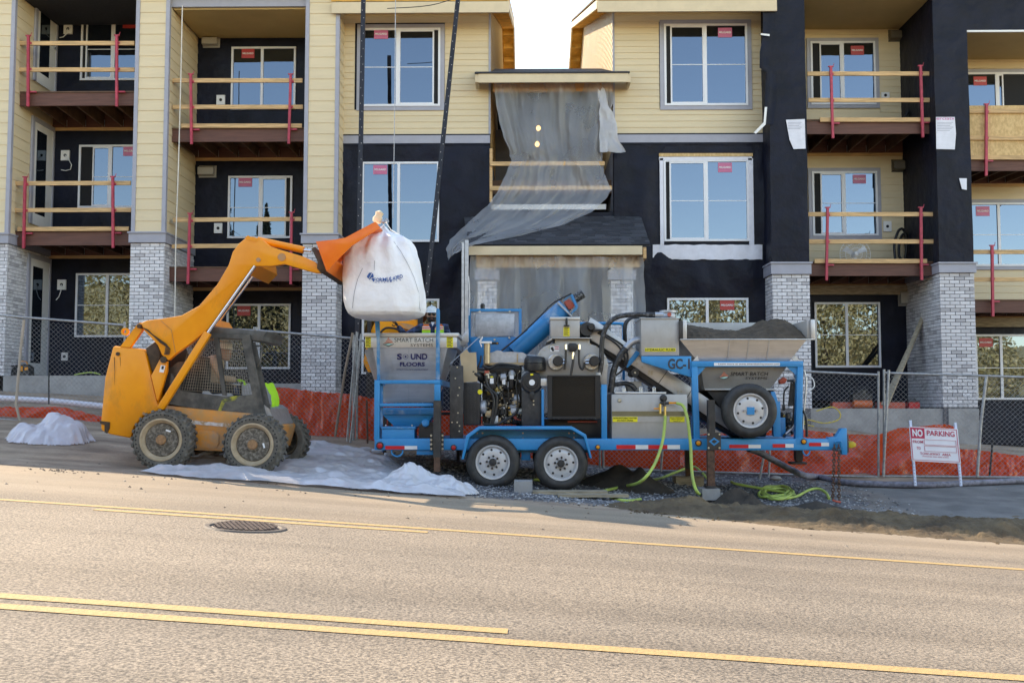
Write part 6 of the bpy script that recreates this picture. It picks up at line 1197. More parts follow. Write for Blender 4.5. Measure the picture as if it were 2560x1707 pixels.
def head(parent, c, fwd, h, ms, hat, beard=True, glasses=True):
    """head of height h centred at c, looking along fwd"""
    fwd = Vector(fwd).normalized(); up = Vector((0, 0, 1)); side = fwd.cross(up).normalized(); up = side.cross(fwd)
    def g(u, v, w_): return c + side * u * h + up * v * h + fwd * w_ * h
    m = MB(skin, beardm); n = 20; rows = []
    for v, rw, rf, o_ in ((-.5, .12, .10, .16), (-.46, .21, .20, .13), (-.38, .27, .30, .07), (-.26, .31, .36, .03), (-.12, .335, .39, .01), (.05, .345, .40, 0), (.2, .34, .40, -.01), (.34, .29, .35, -.02), (.45, .18, .22, -.03), (.5, .04, .05, -.03)):
        rows.append([g(math.cos(a) * rw, v, o_ + math.sin(a) * rf) for a in [k * 2 * math.pi / n for k in range(n)]])
    m.sheet([r + [r[0]] for r in rows])
    for i in range(len(m.f)):
        cen = sum((m.v[k] for k in m.f[i]), Vector()) / len(m.f[i]) - c; v = cen.dot(up) / h; w_ = cen.dot(fwd) / h
        if beard and v < -.17 and w_ > -.1: m.mi[i] = 1
        if beard and -.17 <= v < .1 and -.1 < w_ < .15: m.mi[i] = 1
    m.c = 0; m.lathe(g(0, .05, .37), up * -1 + fwd * .35, [(.02 * h, 0), (.04 * h, .1 * h), (.06 * h, .17 * h), (.03 * h, .2 * h)], 10)
    for s in (-1, 1): m.lathe(g(s * .34, .0, -.02), side * s, [(.09 * h, -.02 * h), (.1 * h, .03 * h), (.05 * h, .05 * h)], 12)
    m.use(mat('lips', (.30, .11, .09), .5, v=0)); m.prism([g(-.08, -.22, .395), g(.08, -.22, .395), g(.06, -.26, .39), g(-.06, -.26, .39)], fwd * .012)
    hd = m.build('head', parent, smooth=60, fix=False)
    if beard:
        m = MB(beardm)
        m.prism([g(-.13, -.165, .37), g(.13, -.165, .37), g(.14, -.20, .36), g(-.14, -.20, .36)], fwd * .02); m.build('moustache', parent)
    if glasses:
        m = MB(lensm)
        for s in (-1, 1): m.lathe(g(s * .15, .07, .36), fwd + side * s * .25, [(.125 * h, -.02 * h), (.125 * h, .03 * h), (.08 * h, .05 * h)], 14)
        m.bar(g(-.1, .09, .40), g(.1, .09, .40), .008); [m.bar(g(s * .27, .09, .34), g(s * .36, .08, -.05), .008) for s in (-1, 1)]; m.build('sunglasses', parent, 40)
    else:
        m = MB(whitep)
        for s in (-1, 1): m.lathe(g(s * .14, .05, .35), fwd, [(.05 * h, 0), (.04 * h, .03 * h), (.01 * h, .035 * h)], 10)
        m.build('eyes', parent, 60)
    m = MB(hat); rows = []
    for v, r in ((.20, .40), (.24, .41), (.36, .395), (.48, .35), (.57, .26), (.62, .14), (.635, .02)): rows.append([g(math.cos(a) * r * .93, v, -.02 + math.sin(a) * r * 1.1) for a in [k * 2 * math.pi / 24 for k in range(25)]])
    m.sheet(rows); br = [(math.cos(a), math.sin(a)) for a in [k * math.pi / 12 for k in range(25)]]
    m.sheet([[g(x * .38, .215, -.02 + y * .45) for x, y in br], [g(x * .44, .19 - .03 * max(0, y), -.02 + y * (.5 if y < 0 else .66)) for x, y in br], [g(x * .38, .19, -.02 + y * .44) for x, y in br]]); m.bar(g(0, .6, -.3), g(0, .655, .0), .02); m.bar(g(0, .655, 0), g(0, .56, .32), .02); m.build('hard_hat', parent, smooth=50, fix=False)
    return hd
def hand(parent, w_, d, pn, ms, curl=.6, s=1.0):
    """hand at wrist w_, fingers along d, palm facing pn"""
    d = Vector(d).normalized(); pn = Vector(pn).normalized(); sd = d.cross(pn).normalized(); J = [(w_, .024 * s), (w_ + d * .045 * s, (.034 * s, .018 * s)), (w_ + d * .085 * s, (.036 * s, .016 * s))]; Bn = [(0, 1), (1, 2)]
    palm = skinned('hand', J, Bn, parent, ms, 2)
    for k, (o_, L) in enumerate(((-.03, .075), (-.01, .085), (.01, .08), (.03, .062))):
        b = w_ + d * .08 * s + sd * o_ * s; p = [b]; a = 0
        for q in (.45, .33, .22): a += curl * (.6 + .4 * random.random()); p.append(p[-1] + (d * math.cos(a) + pn * math.sin(a)) * L * q * s)
        skinned('finger', [(x, (.0095 - .001 * i) * s) for i, x in enumerate(p)], [(0, 1), (1, 2), (2, 3)], parent, ms, 1)
    b = w_ + d * .03 * s - sd * .03 * s; p = [b, b - sd * .03 * s + d * .02 * s + pn * .01 * s, b - sd * .035 * s + d * .05 * s + pn * .03 * s]; skinned('thumb', [(x, (.011 - .001 * i) * s) for i, x in enumerate(p)], [(0, 1), (1, 2)], parent, ms, 1)
random.seed(2)
# worker on the platform behind the hopper
WY = 16.35; hc = P(1079, 788, WY); ft = 1.07; W = thing('person', 'bearded person in white hard hat, sunglasses and hi-vis vest behind the hopper', 'person', (hc.x, WY, ft), None)
sh_ = P(1083, 814, WY); top = sh_.z; f = lambda x, y, z: Vector((hc.x + .03 + x, WY + y, z))
el = P(1014, 838, WY - .12); wr = P(994, 815, WY - .26)
J = [(f(0, .02, ft + .86), (.16, .115)), (f(0, .02, ft + 1.0), (.155, .11)), (f(0, .02, top - .2), (.185, .12)), (f(0, .02, top - .05), (.165, .1)), (f(-.02, .04, top + .02), (.055, .055)), (f(-.03, .04, top + .06), (.048, .048)),
     (f(-.2, .02, top - .03), (.075, .075)), (el, (.056, .056)), (wr, (.042, .042)), (f(.2, .02, top - .03), (.075, .075)), (f(.27, .02, top - .31), (.056, .056)), (f(.24, -.14, top - .5), (.042, .042)),
     (f(-.1, .02, ft + .8), (.1, .1)), (f(-.11, 0, ft + .45), (.07, .07)), (f(-.11, .03, ft + .08), (.05, .05)), (f(-.12, -.12, ft + .04), (.045, .04)), (f(.1, .02, ft + .8), (.1, .1)), (f(.11, 0, ft + .45), (.07, .07)), (f(.11, .03, ft + .08), (.05, .05)), (f(.12, -.12, ft + .04), (.045, .04))]
bd = skinned('body', J, [(0, 1), (1, 2), (2, 3), (3, 4), (4, 5), (3, 6), (6, 7), (7, 8), (3, 9), (9, 10), (10, 11), (0, 12), (12, 13), (13, 14), (14, 15), (0, 16), (16, 17), (17, 18), (18, 19)], W, [plaid, skin, jeans, black])
face_mats(bd, lambda c: 1 if (c.z > top + .025 and abs(c.x - hc.x) < .15) else (2 if c.z < ft + .92 and c.z > ft + .12 else (3 if c.z <= ft + .12 else 0)))
head(W, hc, (.12, -1, -.06), .245, None, hatm)
hand(W, wr, wr - el + Vector((0, 0, .05)), (.2, -1, 0), [mat('dark_glove', (.05, .035, .03), .8, v=.2)], .5)
hand(W, f(.24, -.14, top - .5), (0, -1, -.3), (0, 0, -1), [skin], .5)
vs_ = MB(hivis, hivo, silver)
for s in (-1, 1):
    def vp(u, z, o_=0): return f(s * u, -.128 - o_ + .04 * (u / .2) ** 2 + .05 * max(0, (z - top + .08) / .12), z)
    zs = [top + .012, top - .02, top - .035, top - .055, top - .068, top - .08, top - .24, top - .4, top - .55]
    for i in range(len(zs) - 1):
        za, zb = zs[i], zs[i + 1]; vs_.c = (1, 2, 1, 2, 1, 0, 0, 0)[i]
        ua, ub = .065 + .0, .175 - (.03 if i == 0 else 0); vs_.add([vp(ua - .03 * min(i, 3) / 3, za, .012), vp(ub, za, .012), vp(.175, zb, .012), vp(ua - .03 * min(i + 1, 3) / 3, zb, .012)], [(0, 1, 2, 3)])
    vs_.c = 0; vs_.add([f(s * .175, -.10, top - .02), f(s * .175, -.10, top - .55), f(s * .19, .16, top - .55), f(s * .17, .13, top - .02)], [(0, 1, 2, 3)])
    vs_.c = 1; vs_.add([f(s * .065, -.09, top + .02), f(s * .15, -.085, top + .02), f(s * .15, .14, top + .0), f(s * .06, .14, top + .02)], [(0, 1, 2, 3)])
vs_.c = 0; vs_.add([f(-.19, .165, top), f(.19, .165, top), f(.19, .165, top - .55), f(-.19, .165, top - .55)], [(0, 1, 2, 3)]); vs_.build('safety_vest', W, smooth=40, fix=False)
m = MB(silver); m.prism([f(-.03, -.1, top + .05), f(.03, -.1, top + .05), f(0, -.13, top - .02)], (0, -.008, 0)); m.build('shirt_collar', W)
# operator in the cab
OY = 14.15; K = lambda x, y, o_=0: P(*K4(x, y), OY + o_); oc = K(1098, 476); O = thing('person', 'person in cream hard hat and tan shirt seated at the loader controls', 'person', K(1000, 800))
J = [(K(985, 780), (.13, .15)), (K(985, 690), (.13, .155)), (K(1000, 590), (.135, .175)), (K(1030, 560), (.1, .13)), (K(1066, 525), (.055, .055)), (K(1085, 500), (.055, .055)), (K(1010, 560, -.2), (.075, .075)), (K(1070, 700, -.24), (.055, .055)), (K(1200, 715, -.2), (.042, .042)), (K(1010, 560, .2), (.075, .075)), (K(1070, 700, .24), (.055, .055)), (K(1200, 715, .2), (.042, .042)),
     (K(1010, 785, -.1), (.09, .09)), (K(1190, 785, -.12), (.075, .075)), (K(1240, 930, -.12), (.055, .055)), (K(1290, 940, -.12), (.045, .045)), (K(1010, 785, .1), (.09, .09)), (K(1190, 785, .12), (.075, .075)), (K(1240, 930, .12), (.055, .055)), (K(1290, 940, .12), (.045, .045))]
bd = skinned('body', J, [(0, 1), (1, 2), (2, 3), (3, 4), (4, 5), (3, 6), (6, 7), (7, 8), (3, 9), (9, 10), (10, 11), (0, 12), (12, 13), (13, 14), (14, 15), (0, 16), (16, 17), (17, 18), (18, 19)], O, [tansh, skin, jeans])
zk = K(1000, 770).z; face_mats(bd, lambda c: 1 if c.z > K(0, 535).z and c.x > K(1050, 500).x else (2 if c.z < zk else 0))
head(O, oc, (1, -.12, -.15), .24, None, hatt, beard=False, glasses=False)
hand(O, K(1200, 715, -.2), (1, 0, -.1), (0, 0, -1), [hivis], .7); hand(O, K(1200, 715, .2), (1, 0, -.1), (0, 0, -1), [hivis], .7)
m = MB(hivis); rows = []
for j in range(9):
    v = j / 8; cx, cy = (1470 + 60 * math.sin(v * 2), 740 + 215 * v); rows.append([P(*K4(cx + (u - .5) * (80 - 20 * v) + 12 * noise.noise((u * 4, v * 5, 1)), cy + 10 * noise.noise((u * 3, v * 3, 4))), YN + .35 + .06 * noise.noise((u * 5, v * 4, 2)) + .5 * u) for u in [i / 10 for i in range(11)]])
m.sheet(rows); solo(m, 'safety_jacket', 'lime safety jacket draped over the front of the loader cab', 'jacket', K(1490, 950), smooth=60, fix=False)
# ---------------------------------------------------------------- site fence
def fence(label, px0, t0, b0, px1, t1, b1, Y0, Y1, posts, mesh=True, low=0):
    A, Bq, C, D = P(px0, b0, Y0), P(px1, b1, Y1), P(px1, t1, Y1), P(px0, t0, Y0); t = thing('site_fence', label, 'fence', A, 'chain link fence panels')
    m = MB(oldgalv); m.tube([D, C], .021, 8); m.build('top_rail', t, 50); m = MB(oldgalv); m.tube([A, Bq], .019, 8); m.build('bottom_rail', t, 50)
    for a, b in ((A, D), (Bq, C)): m = MB(oldgalv); m.tube([a, b + (b - a).normalized() * .06], .021, 8); m.build('post', t, 50)
    m = MB(oldgalv); W_ = (Bq - A).length; H_ = (D - A).length; p = .085; k = -int(H_ / p) - 1
    q = lambda u, v: A.lerp(Bq, u / W_).lerp(D.lerp(C, u / W_), v / H_)
    while k * p < W_:
        for s in (1, -1):
            if s == 1: u0, v0, u1, v1 = k * p, 0, k * p + H_, H_
            else: u0, v0, u1, v1 = k * p + H_, 0, k * p, H_
            if u0 > u1: u0, v0, u1, v1 = u1, v1, u0, v0
            if u1 <= 0 or u0 >= W_: continue
            if u0 < 0: v0 += (v1 - v0) * (-u0) / (u1 - u0); u0 = 0
            if u1 > W_: v1 = v0 + (v1 - v0) * (W_ - u0) / (u1 - u0); u1 = W_
            hb = H_ * (1 - low) ; n = 4; pts = []
            for i in range(n + 1):
                u, v = u0 + (u1 - u0) * i / n, v0 + (v1 - v0) * i / n; sag = .03 * noise.noise((u * 1.5, v * 2, W_)) ; pts.append(q(u, v) + Vector((sag, .03 * noise.noise((u * .9, v, 3)), -(.12 * low * max(0, v / H_ - .6) if low else 0))))
            m.tube(pts, .0026, 3, cap=False)
        k += 1
    m.build('chain_link_mesh', t, kind='stuff', fix=False); return t
fence('fence panel left of the loader in front of the toolbag', -60, 784, 1042, 312, 813, 1076, 17.2, 17.2, 2, low=1)
fence('fence panel seen behind the loader cab', 330, 812, 1082, 636, 826, 1090, 17.3, 17.25, 2)
fence('fence panel with red sheet between the loader and the hopper', 642, 826, 1090, 884, 846, 1106, 17.2, 17.1, 2)
fence('fence panel hidden behind the engine and mixer', 892, 850, 1108, 1500, 905, 1172, 17.2, 17.0, 2)
fence('fence panel behind the sand hopper', 1508, 905, 1172, 2196, 937, 1192, 17.0, 17.0, 2)
fence('fence panel behind the no parking sign', 2210, 932, 1190, 2640, 945, 1193, 17.05, 16.9, 2)
random.seed(9)
def pole(label, pts, r=.022, ms=None, Yd=17.0, grp_='loose fence braces'):
    q = [P(x, y, Yd + (z[0] if z else 0)) for x, y, *z in pts]; m = MB(ms or oldgalv); m.tube(q, r, 8); return solo(m, 'fence_brace', label, 'brace pole', q[-1], grp_, 50)
pole('bent pale brace pole leaning on the left fence panel', [(60, 800), (52, 870), (45, 950), (40, 1010), (50, 1052)], .024, mat('tan_pole', (.40, .33, .26), .6, v=.1), 17.05)
pole('short black stake in the dirt behind the left fence', [(122, 930), (122, 1010)], .014, black, 17.6); pole('grey brace pole slanting beside the no parking sign', [(2466, 940), (2452, 1060), (2443, 1192)], .026, None, 16.85); pole('black stake holding the red sheet at far right', [(2482, 1098), (2474, 1190)], .018, black, 17.1)
pole('brace pole leaning left of the hopper, nearest the loader', [(882, 832), (862, 930), (838, 1090)], .022, mat('muddy_pole', (.25, .19, .14), .7, v=.2), 16.6); pole('upright brace pole clamped to the hopper side fence', [(893, 830), (880, 960), (868, 1104)], .022, None, 16.7); pole('second upright brace pole by the hopper side fence', [(903, 835), (892, 960), (876, 1106)], .02, None, 16.8)
pole('brace pole behind the front jack slanting down', [(1912, 1125), (1898, 1205)], .02, None, 16.6); pole('upright brace pole behind the front jack', [(1925, 1125), (1922, 1190)], .018, None, 16.9); pole('twin brace pole below the water tank', [(1656, 1125), (1652, 1178)], .02, None, 16.7); pole('steel stake holding the red sheet by the hopper', [(917, 1000), (919, 1118)], .016, rust, 16.95)
pole('pale pole by the gate post at the sand hopper fence', [(2222, 925), (2208, 1192)], .022, None, 16.95)
# orange-red sheets along the fence
def redsheet(name, label, edge, Y, seed, amp=.06):
    m = MB(plastic(name + '_film', .04, (.95, .085, .008), gl=.05, trans=.5, s=4, var=.04)); nx = 70; rows = []
    for j in range(11):
        v = j / 10; row = []
        for i in range(nx + 1):
            u = i / nx; px = edge[0][0] + (edge[-1][0] - edge[0][0]) * u; t_ = lerp_tab([(e[0], e[1]) for e in edge], px); b_ = lerp_tab([(e[0], e[2]) for e in edge], px)
            row.append(P(px, t_ + (b_ - t_) * v + 3 * noise.noise((u * 22, v * 2, seed)), Y + amp * noise.noise((u * 9 + v * 2, v * 2.2, seed)) + amp * .7 * noise.noise((u * 26, v * 5 + u * 8, seed + 3)) + amp * .4 * abs(noise.noise((u * 60, v * 9, seed))) - .06 * v))
        rows.append(row)
    m.sheet(rows); return solo(m, 'barrier_sheet', label, 'barrier sheet', rows[-1][nx // 2], 'red barrier sheets along the fence', 50, fix=False)
redsheet('rs1', 'red plastic sheet on the fence between loader and hopper', [(690, 968, 1098), (720, 970, 1104), (800, 980, 1110), (880, 985, 1118), (940, 998, 1122)], 17.35, 1)
redsheet('rs2', 'dark red plastic sheet behind the trailer wheels', [(940, 1000, 1120), (1200, 1040, 1150), (1480, 1075, 1170), (1700, 1085, 1186)], 17.3, 5); redsheet('rs3', 'bunched red plastic sheet behind the trailer tongue and sign', [(1700, 1088, 1188), (1900, 1075, 1192), (2010, 1074, 1194), (2080, 1082, 1194), (2190, 1088, 1194), (2240, 1072, 1194), (2330, 1062, 1194), (2362, 1060, 1192), (2392, 1068, 1192)], 17.25, 9, .1)
redsheet('rs4', 'red plastic sheet on the fence at the right edge', [(2392, 1122, 1192), (2440, 1124, 1192), (2500, 1132, 1192), (2600, 1146, 1194)], 17.2, 12); redsheet('rs5', 'red plastic sheet low behind the left fence panel', [(-60, 1015, 1048), (60, 1018, 1058), (150, 1016, 1066), (250, 1040, 1072), (340, 1030, 1080)], 17.5, 15)
# white log and board by the left fence
m = MB(wrap); m.tube([P(-40, 993, 17.9), P(120, 1002, 17.9), P(260, 1016, 17.9)], .06, 10); solo(m, 'straw_roll', 'white wrapped roll lying behind the left fence panel', 'straw roll', P(120, 1008, 17.9), smooth=50)
# ---------------------------------------------------------------- polythene sheets
def drape(name, label, rows_, Yf, ms, nx, amp, seed, freq=9, sub=9, cat='plastic sheet'):
    out = []
    for (a, b) in zip(rows_, rows_[1:]):
        for k in range(sub): t_ = k / sub; out.append([x + (y - x) * t_ for x, y in zip(a, b)])
    out.append(list(rows_[-1])); m = MB(ms); rows = []
    for j, (lx, ly, rx, ry, Y) in enumerate(out):
        row = []
        for i in range(nx + 1):
            u = i / nx; w_ = noise.noise((u * freq * .7, j * .035, seed)) + .35 * noise.noise((u * freq * 1.9, j * .05, seed + 4)) + .12 * noise.noise((u * freq * 4, j * .09, seed + 8)); bow = math.sin(u * math.pi)
            vv = j / len(out); w_ = w_ + .5 * crumple(u * 3.2 + .6 * vv, vv * 2.6 - .5 * u, seed, 1.1) + .35 * crumple(u * 3.2, vv * 1.2, seed + 40, 3.2)
            row.append(P(lx + (rx - lx) * u + 4 * noise.noise((u * 6, j * .2, seed + 2)), ly + (ry - ly) * u + 5 * noise.noise((u * 7, j * .1, seed + 6)), Y - amp * w_))
        rows.append(row)
    m.sheet(rows); return solo(m, name, label, cat, rows[-1][0], None, 70, fix=False)
drape('plastic_sheet', 'torn clear plastic sheet hanging over the upper entry and trailing onto the porch roof', [(1234, 208, 1533, 208, 20.98), (1240, 260, 1530, 262, 20.98), (1252, 320, 1516, 318, 20.96), (1272, 375, 1506, 372, 20.92), (1278, 400, 1506, 400, 20.9), (1262, 440, 1512, 440, 20.88), (1244, 480, 1528, 474, 20.84), (1218, 515, 1518, 494, 20.75), (1180, 548, 1480, 530, 20.5), (1150, 575, 1410, 562, 20.1), (1124, 600, 1300, 590, 19.6), (1116, 625, 1190, 608, 19.1), (1120, 650, 1140, 630, 19.05)], 0, sheet1, 120, .2, 3)
m = MB(sheet2); rows = []
for j in range(22):
    v = j / 21; rows.append([P(1504 + 26 * v + (u - .5) * (14 + 46 * v) + 6 * noise.noise((u * 3, v * 6, 2)) + (24 * max(0, v - .8) * (u > .5)), 222 + 158 * v + 12 * noise.noise((u * 2, 1, v * 3)), 20.85 - .05 * noise.noise((u * 6, v * 5, 1))) for u in [i / 8 for i in range(9)]])
m.sheet(rows); solo(m, 'torn_sheet', 'opaque white torn sheet bunched at the right of the entry recess', 'plastic sheet', P(1530, 380, 20.85), smooth=60, fix=False)
drape('plastic_sheet', 'clear plastic curtain hung across the porch behind the mixer', [(1176, 640, 1606, 640, 19.32), (1172, 720, 1612, 720, 19.3), (1164, 800, 1616, 800, 19.28), (1150, 900, 1620, 900, 19.25), (1146, 1030, 1624, 1030, 19.22)], 0, sheet1, 120, .2, 31, 16)
# sheet on the ground under the loader
def ground_sheet():
    back = [(500, 15.6), (700, 16.4), (850, 16.4), (960, 15.6), (1040, 14.6), (1110, 13.8), (1150, 13.2)]; front = [(350, 12.55), (420, 12.25), (560, 12.15), (700, 12.15), (860, 12.1), (1000, 11.95), (1165, 12.0)]; nx, ny = 260, 120; rows = []
    for j in range(ny + 1):
        v = j / ny; row = []
        for i in range(nx + 1):
            u = i / nx; k = u * 6; a = min(5, int(k)); f_ = k - a
            bp = [back[a][q] + (back[a + 1][q] - back[a][q]) * f_ for q in (0, 1)]; fp = [front[a][q] + (front[a + 1][q] - front[a][q]) * f_ for q in (0, 1)]
            bw, fw = on_ground(bp[0], bp[1]), on_ground(fp[0], fp[1]); p = bw.lerp(fw, v); p.x += .06 * noise.noise((u * 12, v * 6, 3)); p.y += .09 * noise.noise((u * 14, v * 6, 9))
            h = .01 + .17 * crumple(p.x * .8 + .2 * p.y, p.y * 1.3, 5, 1.6) + .13 * crumple(p.x, p.y * 1.3, 8, 3.6) + .05 * crumple(p.x, p.y * 1.4, 3, 8) + .05 * max(0, v - .72) * abs(noise.noise((p.x * 3, 0, 7))) * 5
            wdist = min(abs(p.x - P(402, 1170, 13.4).x) if abs(p.y - 13.4) < .3 else 9, abs(p.x - P(631, 1180, 13.4).x) if abs(p.y - 13.4) < .3 else 9); h *= min(1, .15 + wdist * 2)
            e = min(1, (1 - v) * 18, v * 18, u * 18, (1 - u) * 18); row.append((p.x, p.y, gz(p.x, p.y) + .012 + h * (.25 + .75 * e)))
        rows.append(row)
    m = MB(plastic('ground_polythene', .16, (.76, .76, .80), gl=.2, s=3.4, trans=.3, rough=.2, var=.16)); m.sheet(rows); return solo(m, 'ground_sheet', 'wrinkled white plastic sheet spread on the ground under the loader', 'plastic sheet', rows[ny // 2][nx // 2], None, 60, fix=False)
ground_sheet()
def bundle(label, px, Y, w_, d_, h_, seed, ms, lobes, name='plastic_bundle', tip=0):
    c = on_ground(px, Y); n = 120; m = MB(ms); idx = {}
    def edge(a): return 1 + .16 * noise.noise((math.cos(a) * 2, math.sin(a) * 2, seed)) + .08 * noise.noise((math.cos(a) * 6, math.sin(a) * 6, seed))
    for j in range(n + 1):
        for i in range(n + 1):
            x, y = (i / n - .5) * 2.5 * w_, (j / n - .5) * 2.5 * d_; v = math.hypot(x / w_, y / d_) / edge(math.atan2(y / d_, x / w_))
            if v > 1: continue
            hh = max(lh * math.exp(-((x / w_ - lx) ** 2 + (y / d_ - ly) ** 2) / lw) for lx, ly, lw, lh in lobes); k_ = 1 - v ** 5
            z = k_ * (h_ * hh * (1 + .3 * noise.noise((x * 2.4, y * 2.4, seed))) + .42 * crumple(x, y, seed + 1, 1.5) * (.3 + hh) + .22 * crumple(x, y, seed + 2, 4.0) + .07 * crumple(x, y, seed + 5, 9)) + .008
            X_, Y_ = c.x + x + .03 * noise.noise((x * 9, y * 9, seed)), c.y + y + .03 * noise.noise((x * 9, y * 9, seed + 3)); idx[i, j] = len(m.v); m.v.append(Vector((X_, Y_, gz(X_, Y_) + z)))
    for (i, j), a in list(idx.items()):
        q = [a, idx.get((i + 1, j)), idx.get((i + 1, j + 1)), idx.get((i, j + 1))]
        if None not in q: m.f.append(q); m.mi.append(0)
    return solo(m, name, label, 'plastic sheet', c, None, 50, fix=False)
bundlem = plastic('bundle_polythene', .1, (.74, .68, .71), gl=.18, s=3, trans=.3, rough=.25)
bundle('crumpled heap of pale plastic by the left fence', 122, 15.3, .66, .45, .26, 4, bundlem, [(.2, .1, .35, 1.0), (-.4, -.1, .35, .5), (.6, 0, .2, .75)])
bundle('crumpled white plastic heap beside the trailer jack', 1062, 12.7, .66, .5, .12, 11, plastic('heap_polythene', .1, (.78, .78, .81), gl=.2, s=3, trans=.3, rough=.25), [(-.25, .3, .35, .95), (.3, .1, .3, .75), (.7, -.2, .2, .45)])
# ---------------------------------------------------------------- loose ground: gravel, sand, stones
random.seed(31); m = MB(mat('gravel_dark', (.12, .12, .125), .85, v=.2), mat('gravel_mid', (.24, .24, .25), .85, v=.2), mat('gravel_pale', (.36, .355, .35), .85, v=.2))
def stone(m, x, y, r):
    z = gz(x, y); v = [Vector((x, y, z)) + Vector((random.uniform(.7, 1.2) * dx, random.uniform(.7, 1.2) * dy, random.uniform(.6, 1) * dz + .3)) * r for dx, dy, dz in ((1, 0, 0), (0, 1, 0), (-1, 0, 0), (0, -1, 0), (0, 0, .8), (0, 0, -.6))]; m.add(v, [(0, 1, 4), (1, 2, 4), (2, 3, 4), (3, 0, 4), (1, 0, 5), (2, 1, 5), (3, 2, 5), (0, 3, 5)])
k = 0
while k < 9000:
    x, y = random.uniform(-2.4, 5.6), random.uniform(12.2, 17.2)
    if random.random() > (1 - max(0, 12.9 - y) * 1.3) * (1 if x < 4.2 else max(0, 1 - (x - 4.2) / 1.2)) * (1 if x > -1.4 else (x + 2.4)): continue
    m.c = random.choices((0, 1, 2), (3, 4, 2))[0]; stone(m, x, y, random.choice((.012, .016, .02, .026))); k += 1
m.build('gravel', kind='stuff', fix=False)
m = MB(mat('pebble', (.16, .12, .09), .9, v=.2), mat('pebble_pale', (.34, .28, .22), .9, v=.2))
for k in range(420):
    x, y = random.uniform(-7, 7.5), random.choice((random.gauss(11.6, .5), random.gauss(12.6, .8), random.uniform(9, 12)))
    m.c = random.randrange(2); stone(m, x, y, random.choice((.008, .01, .014, .02)))
m.use(drysand)
for k in range(900):
    x = random.uniform(1.2, 9); y = 11.2 + random.gauss(0, .22) + lerp_tab([(1.2, .55), (5, .1), (9, .0)], x); stone(m, x, y, random.choice((.008, .012, .018, .028)))
for k in range(46): p = on_ground(150 + random.gauss(0, 34), 12.0 + random.gauss(0, .13)); m.c = 0; stone(m, p.x, p.y, random.uniform(.01, .022))
m.build('scattered_pebbles', kind='stuff', fix=False)
for i, (px, Y, r, lb) in enumerate(((1940, 16.6, .085, 'pale rounded stone by the fence foot behind the tongue'), (1133, 13.6, .1, 'brown stone between the jack and the rear trailer wheel'))):
    m = MB(mat('field_stone', (.33, .29, .24), .85, v=.2, s=8)); c = on_ground(px, Y); m.lathe(c, (0, 0, 1), [(r * .5, -.02), (r * 1.1, r * .2), (r * 1.15, r * .45), (r * .8, r * .8), (r * .2, r * .95)], 12); solo(m, 'stone', lb, 'stone', c, smooth=50)
def sand_field(label, x0, x1, y0, y1, st, fn, ms, name='sand_spill'):
    m = MB(ms); xs, ys = strip(x0, x1, st), strip(y0, y1, st); rows = [[(x, y, gz(x, y) + fn(x, y)) for x in xs] for y in ys]; m.sheet(rows); return solo(m, name, label, 'sand', (x0, y0, gz(x0, y0)), None, 60, kind='stuff', fix=False)
def heap(x, y, cx, cy, rx, ry, h): return h * math.exp(-(((x - cx) / rx) ** 2 + ((y - cy) / ry) ** 2))
def berm(x, y):
    c = lerp_tab([(1.0, 12.55), (2, 12.35), (3.4, 12.1), (5, 11.9), (7, 11.85), (9.5, 11.8)], x); w_ = lerp_tab([(.8, .15), (1.6, .5), (3, .75), (5, .65), (9, .62)], x); h = lerp_tab([(.8, 0), (1.6, .06), (3, .12), (6, .12), (9, .11)], x)
    z = h * math.exp(-((y - c) / w_) ** 2) + heap(x, y, 3.55, 11.68, .2, .16, .11) + heap(x, y, 3.05, 11.78, .22, .15, .06) + heap(x, y, 5.5, 11.45, .28, .16, .10) + heap(x, y, 1.95, 12.75, .3, .3, .10)
    n_ = .055 * abs(noise.noise((x * 4, y * 7, 1))) + .05 * abs(noise.noise((x * 9, y * 12, 2))) + .026 * noise.noise((x * 20, y * 22, 3))
    return z * (1 + .5 * noise.noise((x * 1.6, y * 2.4, 5))) + n_ * min(1, z * 25) - .012
sand_field('dark sand berm along the road edge under the tongue',   .8, 9.6, 10.2, 13.6, .034, berm, drysand)
damp = mat('damp_sand', (.035, .027, .02), .95, c2=(.06, .046, .034), v=0, s=5, b=.6, bs=60)
for lb, px, Y, rx, ry, h in (('dark sand pile behind the front trailer wheel', 1552, 15.1, .52, .4, .33), ('second dark sand pile beside the first wheel pile', 1600, 14.9, .4, .35, .30), ('dark sand mound left of the coiled green hose', 1843, 13.9, .28, .25, .29), ('small dark sand mound touching the coiled hose', 1878, 13.75, .22, .2, .2), ('low dark sand mound right of the coiled hose', 2045, 13.7, .4, .3, .15), ('flat damp sand patch in front of the front jack', 1668, 13.35, .75, .45, .07)):
    c = on_ground(px, Y); sand_field(lb, c.x - rx * 1.9, c.x + rx * 1.9, c.y - ry * 1.9, c.y + ry * 1.9, rx / 14, (lambda x, y, c=c, rx=rx, ry=ry, h=h: h * max(0, 1 - math.hypot((x - c.x) / rx, (y - c.y) / ry) / 1.45) ** 1.15 * (1 + .25 * noise.noise((x * 5, y * 5, 2))) + .012 * noise.noise((x * 16, y * 16, 1)) - .02), damp, 'sand_pile')
